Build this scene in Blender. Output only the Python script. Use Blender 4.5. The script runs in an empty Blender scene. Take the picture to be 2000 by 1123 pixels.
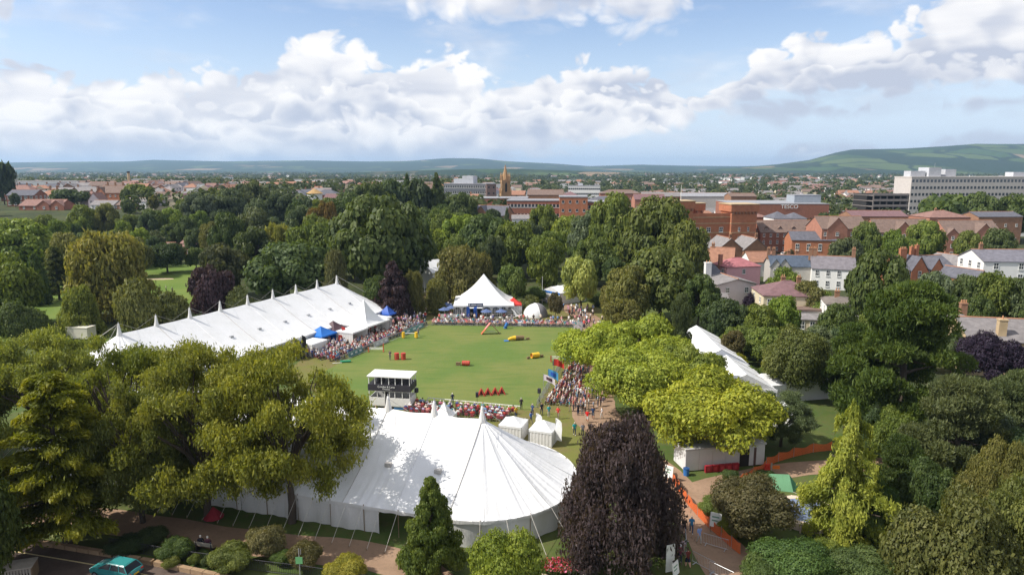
import bpy, bmesh, math, random
import numpy as np
from mathutils import Vector, Matrix
R = math.radians
sc = bpy.context.scene
C = sc.collection
# ------------------------------------------------------------------ camera
CAMH, PITCH, F = 33.0, R(9.83), 1333.0
SP, CP = math.sin(PITCH), math.cos(PITCH)
cam = bpy.data.objects.new('camera', bpy.data.cameras.new('camera'))
C.objects.link(cam)
cam.location = (0, 0, CAMH)
cam.rotation_euler = (R(90) - PITCH, 0, 0)
cam.data.lens = 36 * F / 2000.0
cam.data.sensor_width = 36
cam.data.clip_end = 60000
cam.data.clip_start = 0.5
sc.camera = cam


def ray(px, py):
    u, v = (px - 1000) / F, (561.5 - py) / F
    return (u, CP + v * SP, -SP + v * CP)


def G(px, py, h=0.0):            # where the sight line through a photo point meets height h
    d = ray(px, py)
    t = (h - CAMH) / d[2]
    return (d[0] * t, d[1] * t)


def AX(px, D, h=0.0):            # x of a photo column at distance D
    return (px - 1000) / F * (D * CP + (CAMH - h) * SP)


def HZ(py, D):                   # height of a photo row at distance D
    d = ray(1000, py)
    return CAMH + D * d[2] / d[1]


# ------------------------------------------------------------------ world, sun, exposure
SUN_EL, SUN_AZ = R(47), R(-100)        # azimuth from +Y towards +X
world = bpy.data.worlds.new('World')
sc.world = world
world.use_nodes = True
wt = world.node_tree
wt.nodes.clear()


class NT:                        # terse node building
    def __init__(s, t):
        s.t = t

    def n(s, typ, **kw):
        nd = s.t.nodes.new(typ)
        for k, v in kw.items():
            if k == 'inp':
                for i, x in v.items():
                    if isinstance(x, bpy.types.NodeSocket):
                        s.t.links.new(x, nd.inputs[i])
                    else:
                        nd.inputs[i].default_value = x
            else:
                setattr(nd, k, v)
        return nd

    def m(s, op, a, b=0.0, c=None, clamp=False):
        nd = s.n('ShaderNodeMath', operation=op, use_clamp=clamp)
        for i, x in enumerate((a, b) if c is None else (a, b, c)):
            if isinstance(x, bpy.types.NodeSocket):
                s.t.links.new(x, nd.inputs[i])
            else:
                nd.inputs[i].default_value = x
        return nd.outputs[0]

    def mr(s, v, a, b, c=0.0, d=1.0, smooth=True):
        nd = s.n('ShaderNodeMapRange', interpolation_type='SMOOTHSTEP' if smooth else 'LINEAR')
        for i, x in enumerate((v, a, b, c, d)):
            if isinstance(x, bpy.types.NodeSocket):
                s.t.links.new(x, nd.inputs[i])
            else:
                nd.inputs[i].default_value = x
        return nd.outputs[0]

    def mix(s, f, a, b, blend='MIX'):
        nd = s.n('ShaderNodeMix', data_type='RGBA', blend_type=blend)
        for i, x in ((0, f), (6, a), (7, b)):
            if isinstance(x, bpy.types.NodeSocket):
                s.t.links.new(x, nd.inputs[i])
            elif i == 0:
                nd.inputs[i].default_value = x
            else:
                nd.inputs[i].default_value = tuple(x) + ((1,) if len(x) == 3 else ())
        return nd.outputs[2]


w = NT(wt)
sky = w.n('ShaderNodeTexSky', sky_type='NISHITA', sun_disc=False, sun_elevation=SUN_EL,
          sun_rotation=SUN_AZ, altitude=50, air_density=1.0, dust_density=0.6, ozone_density=1.6)
tc = w.n('ShaderNodeTexCoord')
sep = w.n('ShaderNodeSeparateXYZ', inp={0: tc.outputs['Generated']})
hor = w.m('SQRT', w.m('ADD', w.m('MULTIPLY', sep.outputs[0], sep.outputs[0]), w.m('MULTIPLY', sep.outputs[1], sep.outputs[1])))
elv = w.m('DIVIDE', sep.outputs[2], w.m('MAXIMUM', hor, 0.02))          # tangent of elevation
azi = w.m('ARCTAN2', sep.outputs[0], sep.outputs[1])                    # radians, 0 = +Y
AZW = R(42.0)
uu = w.m('PINGPONG', w.m('ADD', w.m('DIVIDE', azi, 2 * AZW), 0.5), 1.0)  # profile in view, mirrored round the sky


def azel(px, py):
    d = ray(px, py)
    return math.atan2(d[0], d[1]), d[2] / math.hypot(d[0], d[1])


def profile(pts, lo=-0.02, hi=0.40):
    rp = w.n('ShaderNodeValToRGB', inp={0: uu})
    el = rp.color_ramp.elements
    rows = []
    for px, py in pts:
        a, e = azel(px, py)
        rows.append((a / (2 * AZW) + 0.5, min(1, max(0, (e - lo) / (hi - lo)))))
    while len(el) < len(rows):
        el.new(0.5)
    for s, (p, v) in zip(el, rows):
        s.position = p
        s.color = (v, v, v, 1)
    return w.m('MULTIPLY_ADD', rp.outputs[0], hi - lo, lo)


top = profile([(-60, 100), (0, 92), (90, 112), (150, 165), (225, 152), (300, 118), (360, 138), (430, 124), (470, 148),
               (545, 118), (562, 72), (600, 50), (650, 78), (700, 82), (760, 112), (840, 92), (905, 118), (950, 150), (1010, 138),
               (1090, 118), (1210, 106), (1290, 140), (1335, 190), (1400, 180), (1440, 140), (1480, 84), (1560, 58), (1690, 62),
               (1790, 20), (1880, -20), (2000, -40)])
bot = profile([(-60, 345), (800, 345), (1000, 322), (1150, 290), (1280, 262), (1330, 250), (1420, 212), (1500, 190), (1600, 190),
               (1800, 182), (1900, 192), (2000, 182)])
hib = profile([(-40, 85), (20, 75), (42, -40), (190, -30), (270, 14), (350, 0), (400, -60), (620, -60), (700, -10), (820, 22), (930, 52),
               (1060, 40), (1200, 48), (1280, 50), (1340, 18), (1400, -60), (2000, -200)])
lo2t = profile([(0, 400), (1380, 400), (1400, 214), (1440, 196), (1600, 186), (1700, 196), (1730, 400), (1810, 400), (1840, 190), (1900, 176), (2000, 172)])
lo2b = profile([(0, 400), (1380, 240), (1500, 246), (1620, 240), (1720, 230), (1800, 220), (1900, 226), (2000, 222)])
hzn = profile([(0, 330), (1380, 330), (1500, 300), (1545, 268), (1600, 276), (1650, 270), (1700, 276), (1760, 296), (1800, 290), (1850, 256), (1930, 250), (2000, 252)])


def cloud_noise(da, de, det, k=1.0):
    vec = w.n('ShaderNodeCombineXYZ', inp={0: w.m('ADD', azi, da), 1: w.m('MULTIPLY', w.m('ADD', elv, de), 1.45), 2: 0.37})
    wp = w.n('ShaderNodeTexNoise', noise_dimensions='2D', inp={'Vector': vec.outputs[0], 'Scale': 9.0, 'Detail': 2.0, 'Roughness': 0.5})
    v2 = w.n('ShaderNodeVectorMath', operation='MULTIPLY_ADD')
    wt.links.new(wp.outputs['Color'], v2.inputs[0])
    v2.inputs[1].default_value = (0.06, 0.06, 0.06)
    wt.links.new(vec.outputs[0], v2.inputs[2])
    nz = w.n('ShaderNodeTexNoise', noise_dimensions='2D', inp={'Vector': v2.outputs[0], 'Scale': 11.0 * k, 'Detail': det, 'Roughness': 0.55})
    vo = w.n('ShaderNodeTexVoronoi', feature='F1', voronoi_dimensions='2D', inp={'Vector': v2.outputs[0], 'Scale': 23.0 * k, 'Detail': det * 0.4, 'Roughness': 0.45})
    puff = w.m('SUBTRACT', 0.60, vo.outputs['Distance'])
    return w.m('ADD', w.m('SUBTRACT', nz.outputs['Fac'], 0.5), w.m('MULTIPLY', puff, 0.62))


n0 = cloud_noise(0, 0, 5.0)
m0 = cloud_noise(0, 0, 2.5, 0.62)
m1 = cloud_noise(-0.020, 0.026, 2.5, 0.62)
nd = w.m('MULTIPLY_ADD', n0, 0.075, 0.0)
bank = w.m('MINIMUM', w.m('ADD', w.m('SUBTRACT', top, elv), nd), w.m('ADD', w.m('SUBTRACT', elv, bot), w.m('MULTIPLY_ADD', n0, 0.035, 0.0)))
bank_a = w.mr(bank, -0.004, 0.014)
deck = w.m('ADD', w.m('SUBTRACT', elv, hib), w.m('MULTIPLY_ADD', n0, 0.06, 0.012))
deck_a = w.mr(deck, -0.005, 0.04)
low = w.m('MINIMUM', w.m('ADD', w.m('SUBTRACT', lo2t, elv), w.m('MULTIPLY', n0, 0.04)), w.m('ADD', w.m('SUBTRACT', elv, lo2b), w.m('MULTIPLY', n0, 0.025)))
low_a = w.mr(low, -0.006, 0.018)
hz = w.m('ADD', w.m('SUBTRACT', hzn, elv), w.m('MULTIPLY', n0, 0.02))
hz_a = w.m('MULTIPLY', w.mr(hz, -0.002, 0.012), 0.8)
wis = w.n('ShaderNodeTexNoise', noise_dimensions='2D', inp={'Vector': w.n('ShaderNodeCombineXYZ', inp={0: azi, 1: w.m('MULTIPLY', elv, 3.0)}).outputs[0], 'Scale': 5.0, 'Detail': 4.0, 'Roughness': 0.6})
wis_a = w.m('MULTIPLY', w.mr(wis.outputs['Fac'], 0.46, 0.80), 0.4)
alpha = w.m('MAXIMUM', w.m('MAXIMUM', w.m('MAXIMUM', bank_a, w.m('MULTIPLY', deck_a, 0.92)), w.m('MAXIMUM', w.m('MULTIPLY', low_a, 0.88), hz_a)), wis_a)
alpha = w.m('MULTIPLY', alpha, w.mr(elv, -0.01, 0.012))
# light on the clouds: sunward slopes bright, undersides grey blue
slope = w.mr(w.m('ADD', w.m('SUBTRACT', m0, m1), w.m('MULTIPLY', n0, 0.25)), -0.22, 0.30)
rim = w.mr(w.m('SUBTRACT', top, elv), -0.03, 0.08, 1.0, 0.0)
strat = w.n('ShaderNodeTexNoise', noise_dimensions='2D', inp={'Vector': w.n('ShaderNodeCombineXYZ', inp={0: w.m('MULTIPLY', azi, 2.0), 1: w.m('MULTIPLY', elv, 13.0), 2: 3.0}).outputs[0], 'Scale': 1.6, 'Detail': 3.0, 'Roughness': 0.5})
lit = w.m('ADD', w.m('MULTIPLY_ADD', slope, 0.60, 0.05), w.m('MULTIPLY', rim, 0.42))
lit = w.m('ADD', lit, w.m('MULTIPLY', w.m('SUBTRACT', strat.outputs['Fac'], 0.43), 1.5))
# nearer cloud layers in front of the bank: each with its own bright crest over a grey body
for lv_, nz_, amp in ((profile([(-60, 165), (120, 200), (300, 172), (420, 210), (560, 178), (760, 165), (900, 190), (1080, 165), (1240, 178), (1340, 215), (1430, 205), (1560, 150), (1750, 118), (1900, 130), (2000, 118)]), w.m('ADD', w.m('MULTIPLY', n0, 0.6), w.m('MULTIPLY', m1, 0.7)), 0.075),
                      (profile([(-60, 235), (200, 225), (420, 262), (640, 222), (840, 240), (1060, 205), (1200, 235), (1330, 255), (2000, 400)]), w.m('SUBTRACT', w.m('MULTIPLY', n0, 0.7), w.m('MULTIPLY', m0, 0.6)), 0.055)):
    ins = w.m('ADD', w.m('SUBTRACT', lv_, elv), w.m('MULTIPLY', nz_, amp))
    body_lit = w.m('ADD', w.mr(ins, 0.0, 0.045, 1.0, 0.22), w.m('MULTIPLY', w.m('SUBTRACT', slope, 0.5), 0.45))
    lit = w.n('ShaderNodeMix', data_type='FLOAT', inp={0: w.m('MULTIPLY', w.mr(ins, -0.002, 0.008), 0.85), 2: lit, 3: body_lit}).outputs[0]
und = w.mr(w.m('SUBTRACT', elv, bot), 0.0, 0.055, 0.50, 0.0)
lit = w.m('SUBTRACT', lit, w.m('MULTIPLY', und, w.mr(azi, R(14), R(20))))
lit = w.m('SUBTRACT', lit, w.m('MULTIPLY', deck_a, 0.38), clamp=True)
ccol = w.mix(lit, (0.53, 0.575, 0.69), (0.98, 0.965, 0.96))
ccol = w.mix(w.mr(elv, 0.0, 0.07, 0.3, 0.0), ccol, (0.74, 0.79, 0.88))
skc = w.mix(1.0, sky.outputs[0], (1.06, 1.0, 1.04), 'MULTIPLY')
skc = w.mix(w.mr(w.m('ABSOLUTE', elv), 0.0, 0.22, 0.92, 0.0), skc, (4.5, 5.4, 6.6))
bg1 = w.n('ShaderNodeBackground', inp={0: skc, 1: 0.105})
bg2 = w.n('ShaderNodeBackground', inp={0: ccol, 1: 0.74})
mx = w.n('ShaderNodeMixShader', inp={0: alpha, 1: bg1.outputs[0], 2: bg2.outputs[0]})
out = w.n('ShaderNodeOutputWorld', inp={0: mx.outputs[0]})
world.cycles.sampling_method = 'MANUAL'
world.cycles.sample_map_resolution = 512

sun = bpy.data.objects.new('sun', bpy.data.lights.new('sun', 'SUN'))
C.objects.link(sun)
sun.data.energy = 4.2
sun.data.angle = R(0.55)
sun.data.color = (1.0, 0.95, 0.86)
sd = Vector((math.sin(SUN_AZ) * math.cos(SUN_EL), math.cos(SUN_AZ) * math.cos(SUN_EL), math.sin(SUN_EL)))
sun.rotation_euler = sd.to_track_quat('Z', 'Y').to_euler()
sun.location = sd * 300

vs = sc.view_settings
vs.view_transform, vs.look, vs.exposure, vs.gamma = 'Standard', 'None', 0.58, 1.0
cy = sc.cycles
cy.use_denoising = True
cy.denoising_prefilter = 'NONE'
cy.denoiser = 'OPENIMAGEDENOISE'
cy.denoising_input_passes = 'RGB_ALBEDO_NORMAL'
cy.use_adaptive_sampling = True
cy.adaptive_threshold = 0.015
cy.max_bounces, cy.diffuse_bounces, cy.glossy_bounces, cy.transmission_bounces, cy.transparent_max_bounces = 5, 3, 2, 4, 8
cy.volume_bounces = 0
cy.caustics_reflective = cy.caustics_refractive = False
cy.sample_clamp_indirect = 4.0
# ------------------------------------------------------------------ helpers
rng = np.random.default_rng(7)
rnd = random.Random(11)
MATS = {}


def mat(name, col=(0.5, 0.5, 0.5), rough=0.7, var=0.12, scale=0.6, bump=0.0, bscale=20.0, spec=0.3, metal=0.0, objcol=False, coord='Object', detail=5.0, col2=None):
    if name in MATS:
        return MATS[name]
    m = bpy.data.materials.new(name)
    m.use_nodes = True
    m.node_tree.nodes.clear()
    k = NT(m.node_tree)
    t = k.n('ShaderNodeTexCoord')
    nz = k.n('ShaderNodeTexNoise', inp={'Vector': t.outputs[coord], 'Scale': scale, 'Detail': detail, 'Roughness': 0.6})
    if objcol:
        c0 = k.n('ShaderNodeObjectInfo').outputs['Color']
    else:
        c0 = k.n('ShaderNodeRGB').outputs[0]
        c0.default_value = tuple(col) + (1,)
    f = k.mr(nz.outputs['Fac'], 0.25, 0.75, 1 - var, 1 + var, False)
    c = k.mix(1.0, c0, k.n('ShaderNodeCombineColor', inp={0: f, 1: f, 2: f}).outputs[0], 'MULTIPLY')
    if col2:
        c = k.mix(k.mr(nz.outputs['Fac'], 0.42, 0.66), c, col2)
    b = k.n('ShaderNodeBsdfPrincipled', inp={'Base Color': c, 'Roughness': rough, 'Metallic': metal, 'Specular IOR Level': spec})
    if bump:
        nb = k.n('ShaderNodeTexNoise', inp={'Vector': t.outputs[coord], 'Scale': bscale, 'Detail': 4.0})
        bp = k.n('ShaderNodeBump', inp={'Strength': bump, 'Distance': 0.05, 'Height': nb.outputs['Fac']})
        m.node_tree.links.new(bp.outputs[0], b.inputs['Normal'])
    k.n('ShaderNodeOutputMaterial', inp={0: b.outputs[0]})
    MATS[name] = m
    return m


class MB:
    """collects faces; build() links them as one mesh object"""
    def __init__(s):
        s.v, s.f, s.mi, s.sm = [], [], [], False

    def face(s, pts, mi=0):
        n = len(s.v)
        s.v += [tuple(p) for p in pts]
        s.f.append(list(range(n, n + len(pts))))
        s.mi.append(mi)
        return s

    def box(s, x0, x1, y0, y1, z0, z1, mi=0, M=None):
        n = len(s.v)
        p = [(x0, y0, z0), (x1, y0, z0), (x1, y1, z0), (x0, y1, z0), (x0, y0, z1), (x1, y0, z1), (x1, y1, z1), (x0, y1, z1)]
        if M is not None:
            p = [tuple(M @ Vector(q)) for q in p]
        s.v += p
        for f in ((0, 3, 2, 1), (4, 5, 6, 7), (0, 1, 5, 4), (1, 2, 6, 5), (2, 3, 7, 6), (3, 0, 4, 7)):
            s.f.append([n + i for i in f])
            s.mi.append(mi)
        return s

    def tube(s, pts, r0, r1=None, k=6, mi=0, cap=True):
        r1 = r0 if r1 is None else r1
        pts = [Vector(p) for p in pts]
        n0 = len(s.v)
        L = len(pts)
        for i, p in enumerate(pts):
            d = (pts[min(i + 1, L - 1)] - pts[max(i - 1, 0)]).normalized()
            a = d.orthogonal().normalized() if abs(d.z) < 0.99 else Vector((1, 0, 0))
            if abs(d.z) < 0.99:
                a = d.cross(Vector((0, 0, 1))).normalized()
            b = d.cross(a).normalized()
            r = r0 + (r1 - r0) * i / max(1, L - 1)
            for j in range(k):
                q = 2 * math.pi * j / k
                s.v.append(tuple(p + a * (r * math.cos(q)) + b * (r * math.sin(q))))
        for i in range(L - 1):
            for j in range(k):
                s.f.append([n0 + i * k + j, n0 + i * k + (j + 1) % k, n0 + (i + 1) * k + (j + 1) % k, n0 + (i + 1) * k + j])
                s.mi.append(mi)
        if cap:
            s.f.append([n0 + j for j in range(k)][::-1])
            s.f.append([n0 + (L - 1) * k + j for j in range(k)])
            s.mi += [mi, mi]
        return s

    def cyl(s, x, y, z0, z1, r0, r1=None, k=12, mi=0):
        return s.tube([(x, y, z0), (x, y, z1)], r0, r1, k, mi)

    def mesh(s, name, mats):
        me = bpy.data.meshes.new(name)
        me.from_pydata(s.v, [], s.f)
        for m in (mats if isinstance(mats, (list, tuple)) else [mats]):
            me.materials.append(m)
        if len(me.materials) > 1:
            me.polygons.foreach_set('material_index', s.mi)
        if s.sm:
            me.polygons.foreach_set('use_smooth', [True] * len(s.f))
        me.update()
        return me

    def build(s, name, mats, parent=None, loc=(0, 0, 0), **kw):
        return ob(name, s.mesh(name, mats), parent, loc, **kw)


def ob(name, me, parent=None, loc=(0, 0, 0), rz=0.0, scale=None, color=None):
    o = bpy.data.objects.new(name, me)
    C.objects.link(o)
    if parent is not None:
        o.parent = parent
    o.location = loc
    if rz:
        o.rotation_euler = (0, 0, rz)
    if scale is not None:
        o.scale = scale if isinstance(scale, (tuple, list)) else (scale,) * 3
    if color is not None:
        o.color = tuple(color) + (1,)
    return o


def tag(o, label, cat, group=None, kind=None):
    o['label'] = label
    o['category'] = cat
    if group:
        o['group'] = group
    if kind:
        o['kind'] = kind
    return o


def thing(name, label, cat, loc=(0, 0, 0), rz=0.0, group=None):
    return tag(ob(name, None, None, loc, rz), label, cat, group)


def struct(o, label=None, kind='structure'):
    o['kind'] = kind
    if label:
        o['label'] = label
    return o


def copy_tree(o, parent=None):
    c = o.copy()
    C.objects.link(c)
    c.parent = parent
    for ch in list(o.children):
        copy_tree(ch, c)
    return c


def np_mesh(name, verts, faces, mats, smooth=False, attr=None):
    """verts Nx3, faces MxK (all the same K)"""
    me = bpy.data.meshes.new(name)
    nv, (nf, k) = len(verts), faces.shape
    me.vertices.add(nv)
    me.vertices.foreach_set('co', np.ascontiguousarray(verts, dtype=np.float32).ravel())
    me.loops.add(nf * k)
    me.loops.foreach_set('vertex_index', np.ascontiguousarray(faces, dtype=np.int32).ravel())
    me.polygons.add(nf)
    me.polygons.foreach_set('loop_start', np.arange(0, nf * k, k, dtype=np.int32))
    me.polygons.foreach_set('loop_total', np.full(nf, k, dtype=np.int32))
    if smooth:
        me.polygons.foreach_set('use_smooth', np.ones(nf, dtype=bool))
    if attr is not None:
        a = me.attributes.new('lv', 'FLOAT', 'FACE')
        a.data.foreach_set('value', np.ascontiguousarray(attr, dtype=np.float32))
    for m in (mats if isinstance(mats, (list, tuple)) else [mats]):
        me.materials.append(m)
    me.update(calc_edges=True)
    return me


def grid_faces(nu, nv):
    i = np.arange(nu - 1)[:, None] * nv + np.arange(nv - 1)[None, :]
    i = i.ravel()
    return np.stack([i, i + nv, i + nv + 1, i + 1], 1)


def vnoise(x, y, seed=0, oct=4):
    """cheap smooth 2D value noise, numpy arrays, about -1..1"""
    x = np.asarray(x, float)
    y = np.asarray(y, float)
    o = np.zeros_like(x)
    a = 0.5
    for k in range(oct):
        xi, yi = np.floor(x), np.floor(y)
        fx, fy = x - xi, y - yi
        fx, fy = fx * fx * (3 - 2 * fx), fy * fy * (3 - 2 * fy)

        def h(i, j):
            q = np.sin(i * 127.1 + j * 311.7 + seed * 74.7 + k * 19.19) * 43758.5453
            return q - np.floor(q)
        o += a * (2 * ((h(xi, yi) * (1 - fx) + h(xi + 1, yi) * fx) * (1 - fy) + (h(xi, yi + 1) * (1 - fx) + h(xi + 1, yi + 1) * fx) * fy) - 1)
        x, y, a = x * 2.03, y * 2.03, a * 0.5
    return o


def ribbon(name, pts, widths, z, m, step=2.0):
    """a strip following a smoothed centre line"""
    P = [Vector((p[0], p[1])) for p in pts]
    W = widths if isinstance(widths, (list, tuple)) else [widths] * len(P)
    S, WW = [], []
    for i in range(len(P) - 1):
        p0, p1, p2, p3 = P[max(i - 1, 0)], P[i], P[i + 1], P[min(i + 2, len(P) - 1)]
        n = max(2, int((p2 - p1).length / step))
        for j in range(n + (i == len(P) - 2)):
            t = j / n
            S.append(0.5 * ((2 * p1) + (p2 - p0) * t + (2 * p0 - 5 * p1 + 4 * p2 - p3) * t * t + (3 * p1 - p0 - 3 * p2 + p3) * t ** 3))
            WW.append(W[i] + (W[i + 1] - W[i]) * t)
    b = MB()
    for i, p in enumerate(S):
        d = (S[min(i + 1, len(S) - 1)] - S[max(i - 1, 0)]).normalized()
        nn = Vector((-d.y, d.x)) * (WW[i] / 2 * (1 + 0.06 * math.sin(i * 1.7) + 0.05 * math.sin(i * 0.61 + 2)))
        b.v += [(p.x + nn.x, p.y + nn.y, z), (p.x - nn.x, p.y - nn.y, z)]
        if i:
            k = 2 * i
            b.f.append([k - 2, k - 1, k + 1, k])
            b.mi.append(0)
    return b.build(name, m)


def poly(name, pts, z, m):
    return MB().face([(p[0], p[1], z) for p in pts]).build(name, m)


# ------------------------------------------------------------------ ground, lawns, paths, road
def ground_mat(name, c1, c2, c3, s1, s2, bump=0.0, rough=0.9, streak=None):
    m = bpy.data.materials.new(name)
    m.use_nodes = True
    m.node_tree.nodes.clear()
    k = NT(m.node_tree)
    t = k.n('ShaderNodeTexCoord')
    a = k.n('ShaderNodeTexNoise', inp={'Vector': t.outputs['Object'], 'Scale': s1, 'Detail': 6.0, 'Roughness': 0.6})
    v_ = t.outputs['Object'] if streak is None else k.n('ShaderNodeMapping', inp={0: t.outputs['Object'], 2: (0, 0, R(32)), 3: streak}).outputs[0]
    b = k.n('ShaderNodeTexNoise', inp={'Vector': v_, 'Scale': s2, 'Detail': 4.0, 'Roughness': 0.7})
    c = k.mix(k.mr(a.outputs['Fac'], 0.36, 0.62), c1, c2)
    c = k.mix(k.mr(b.outputs['Fac'], 0.45, 0.75, 0.0, 0.75), c, c3)
    p = k.n('ShaderNodeBsdfPrincipled', inp={'Base Color': c, 'Roughness': rough, 'Specular IOR Level': 0.15})
    if bump:
        h = k.n('ShaderNodeTexNoise', inp={'Vector': t.outputs['Object'], 'Scale': 14.0, 'Detail': 3.0})
        bp = k.n('ShaderNodeBump', inp={'Strength': bump, 'Distance': 0.08, 'Height': h.outputs['Fac']})
        m.node_tree.links.new(bp.outputs[0], p.inputs['Normal'])
    k.n('ShaderNodeOutputMaterial', inp={0: p.outputs[0]})
    return m


m_ground = ground_mat('ground', (0.030, 0.042, 0.016), (0.055, 0.068, 0.022), (0.075, 0.058, 0.035), 0.05, 0.3)
m_lawn = ground_mat('lawn', (0.098, 0.150, 0.034), (0.145, 0.166, 0.046), (0.078, 0.130, 0.028), 0.07, 0.6, 0.3, streak=(0.22, 1.3, 1.0))
m_worn = ground_mat('worn_grass', (0.135, 0.140, 0.035), (0.150, 0.125, 0.050), (0.110, 0.130, 0.028), 0.20, 0.9, 0.3)
m_golf = ground_mat('golf', (0.095, 0.150, 0.026), (0.125, 0.175, 0.034), (0.155, 0.165, 0.045), 0.06, 0.03, 0.2)
m_shade = ground_mat('rough_grass', (0.060, 0.095, 0.022), (0.085, 0.105, 0.030), (0.095, 0.085, 0.040), 0.25, 1.2, 0.4)  # darker, partly browner grass for the whole park sheet
m_path = ground_mat('path', (0.250, 0.165, 0.110), (0.300, 0.200, 0.135), (0.205, 0.140, 0.095), 0.30, 2.2, 0.15)
m_asph = ground_mat('asphalt', (0.095, 0.070, 0.060), (0.125, 0.092, 0.075), (0.080, 0.060, 0.052), 0.35, 3.0, 0.2)
m_sand = mat('sand', (0.42, 0.33, 0.22), 0.95)

gb = MB()
gb.face([(-16000, -400, -0.02), (16000, -400, -0.02), (16000, 15000, -0.02), (-16000, 15000, -0.02)])
struct(gb.build('ground', m_ground))
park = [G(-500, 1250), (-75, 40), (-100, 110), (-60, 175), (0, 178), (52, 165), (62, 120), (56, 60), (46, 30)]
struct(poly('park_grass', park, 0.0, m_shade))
struct(poly('worn_lawn', [G(560, 725), G(640, 660), G(700, 628), G(760, 606), G(830, 585), G(900, 590), G(1000, 600), G(1080, 600), G(1150, 590), G(1200, 620), G(1230, 700),
                          G(1190, 800), G(1165, 880), G(1135, 960), G(1000, 960), G(720, 850)], 0.010, m_worn))
ARENA = [G(842, 634), G(1138, 640), G(1105, 700), G(1062, 770), G(1040, 802), G(960, 797), G(830, 787), G(720, 795), G(600, 745), G(668, 706), G(760, 664)]
struct(poly('arena_lawn', ARENA, 0.020, m_lawn))
struct(poly('golf_course', [(-200, 120), (-120, 120), (-76, 128), G(40, 640), G(250, 600), G(400, 592), G(390, 540), G(400, 520), G(330, 512), G(250, 520), (-230, 240)], 0.012, m_golf))
b_ = G(335, 545)
struct(MB().face([(b_[0] - 3.6 + 4.2 * math.cos(q / 16 * 6.283) * (1 + .2 * math.sin(3 * q)), b_[1] + 1.6 * math.sin(q / 16 * 6.283), 0.03) for q in range(16)]).build('sand_bunker', m_sand))
struct(ribbon('path', [G(1070, 585), G(1120, 605), G(1165, 640), G(1172, 690), G(1158, 740), G(1160, 800), G(1195, 850), G(1262, 905), G(1330, 965), G(1375, 1030), G(1430, 1110), G(1500, 1220)],
              [4, 5, 6, 6, 6, 6.2, 6, 5.2, 4.6, 4.8, 5.2, 5.6], 0.026, m_path))
struct(ribbon('side_path', [G(1335, 970), G(1400, 945), G(1480, 928), G(1560, 915), G(1680, 908), G(1800, 900)], [3.4, 3.2, 3.4, 3.6, 3, 3], 0.022, m_path))
struct(ribbon('garden_path', [G(1440, 960), G(1500, 975), G(1580, 1000), G(1680, 1030), G(1800, 1040)], [2.5, 3, 5, 4, 3], 0.018, m_path))
struct(ribbon('lower_path', [G(-100, 985), G(150, 1010), G(330, 1035), G(500, 1060), G(640, 1075), G(780, 1100), G(900, 1180)], [4.0, 4, 4, 4, 4, 4, 4], 0.024, m_path))
# road at the lower left, kerb wall and painted line
K = [G(-260, 1005), G(0, 1050), G(200, 1083), G(330, 1108), G(520, 1150), G(760, 1200)]
rp = [(x, y) for x, y in K]
struct(poly('road', rp + [(rp[-1][0], rp[-1][1] - 14), (rp[0][0], rp[0][1] - 22)], 0.014, m_asph))
m_line = mat('line_paint', (0.62, 0.50, 0.26), 0.8, 0.25, 2.0)
struct(ribbon('road_line', [(x + 0.25, y - 1.55) for x, y in K], 0.13, 0.019, m_line))
m_kerb = mat('kerb_stone', (0.30, 0.20, 0.12), 0.9, 0.25, 1.5, 0.3)
kn = 0
for i in range(len(K) - 1):
    a, b = Vector(K[i]), Vector(K[i + 1])
    L = (b - a).length
    n = int(L / 1.2)
    ang = math.atan2(b.y - a.y, b.x - a.x)
    if i == 0:
        kroot = struct(ob('kerb', None, None, (a.x, a.y, 0)))
        kme = MB().box(0.01, 1.17, -0.20, 0.20, -0.1, 0.42).mesh('kerb_stone', m_kerb)
    for j in range(n):
        p = a + (b - a) * (j / n)
        ob('kerb_stone', kme, kroot, (p.x - kroot.location.x, p.y - kroot.location.y, rnd.uniform(-.01, .01)), ang)

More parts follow.
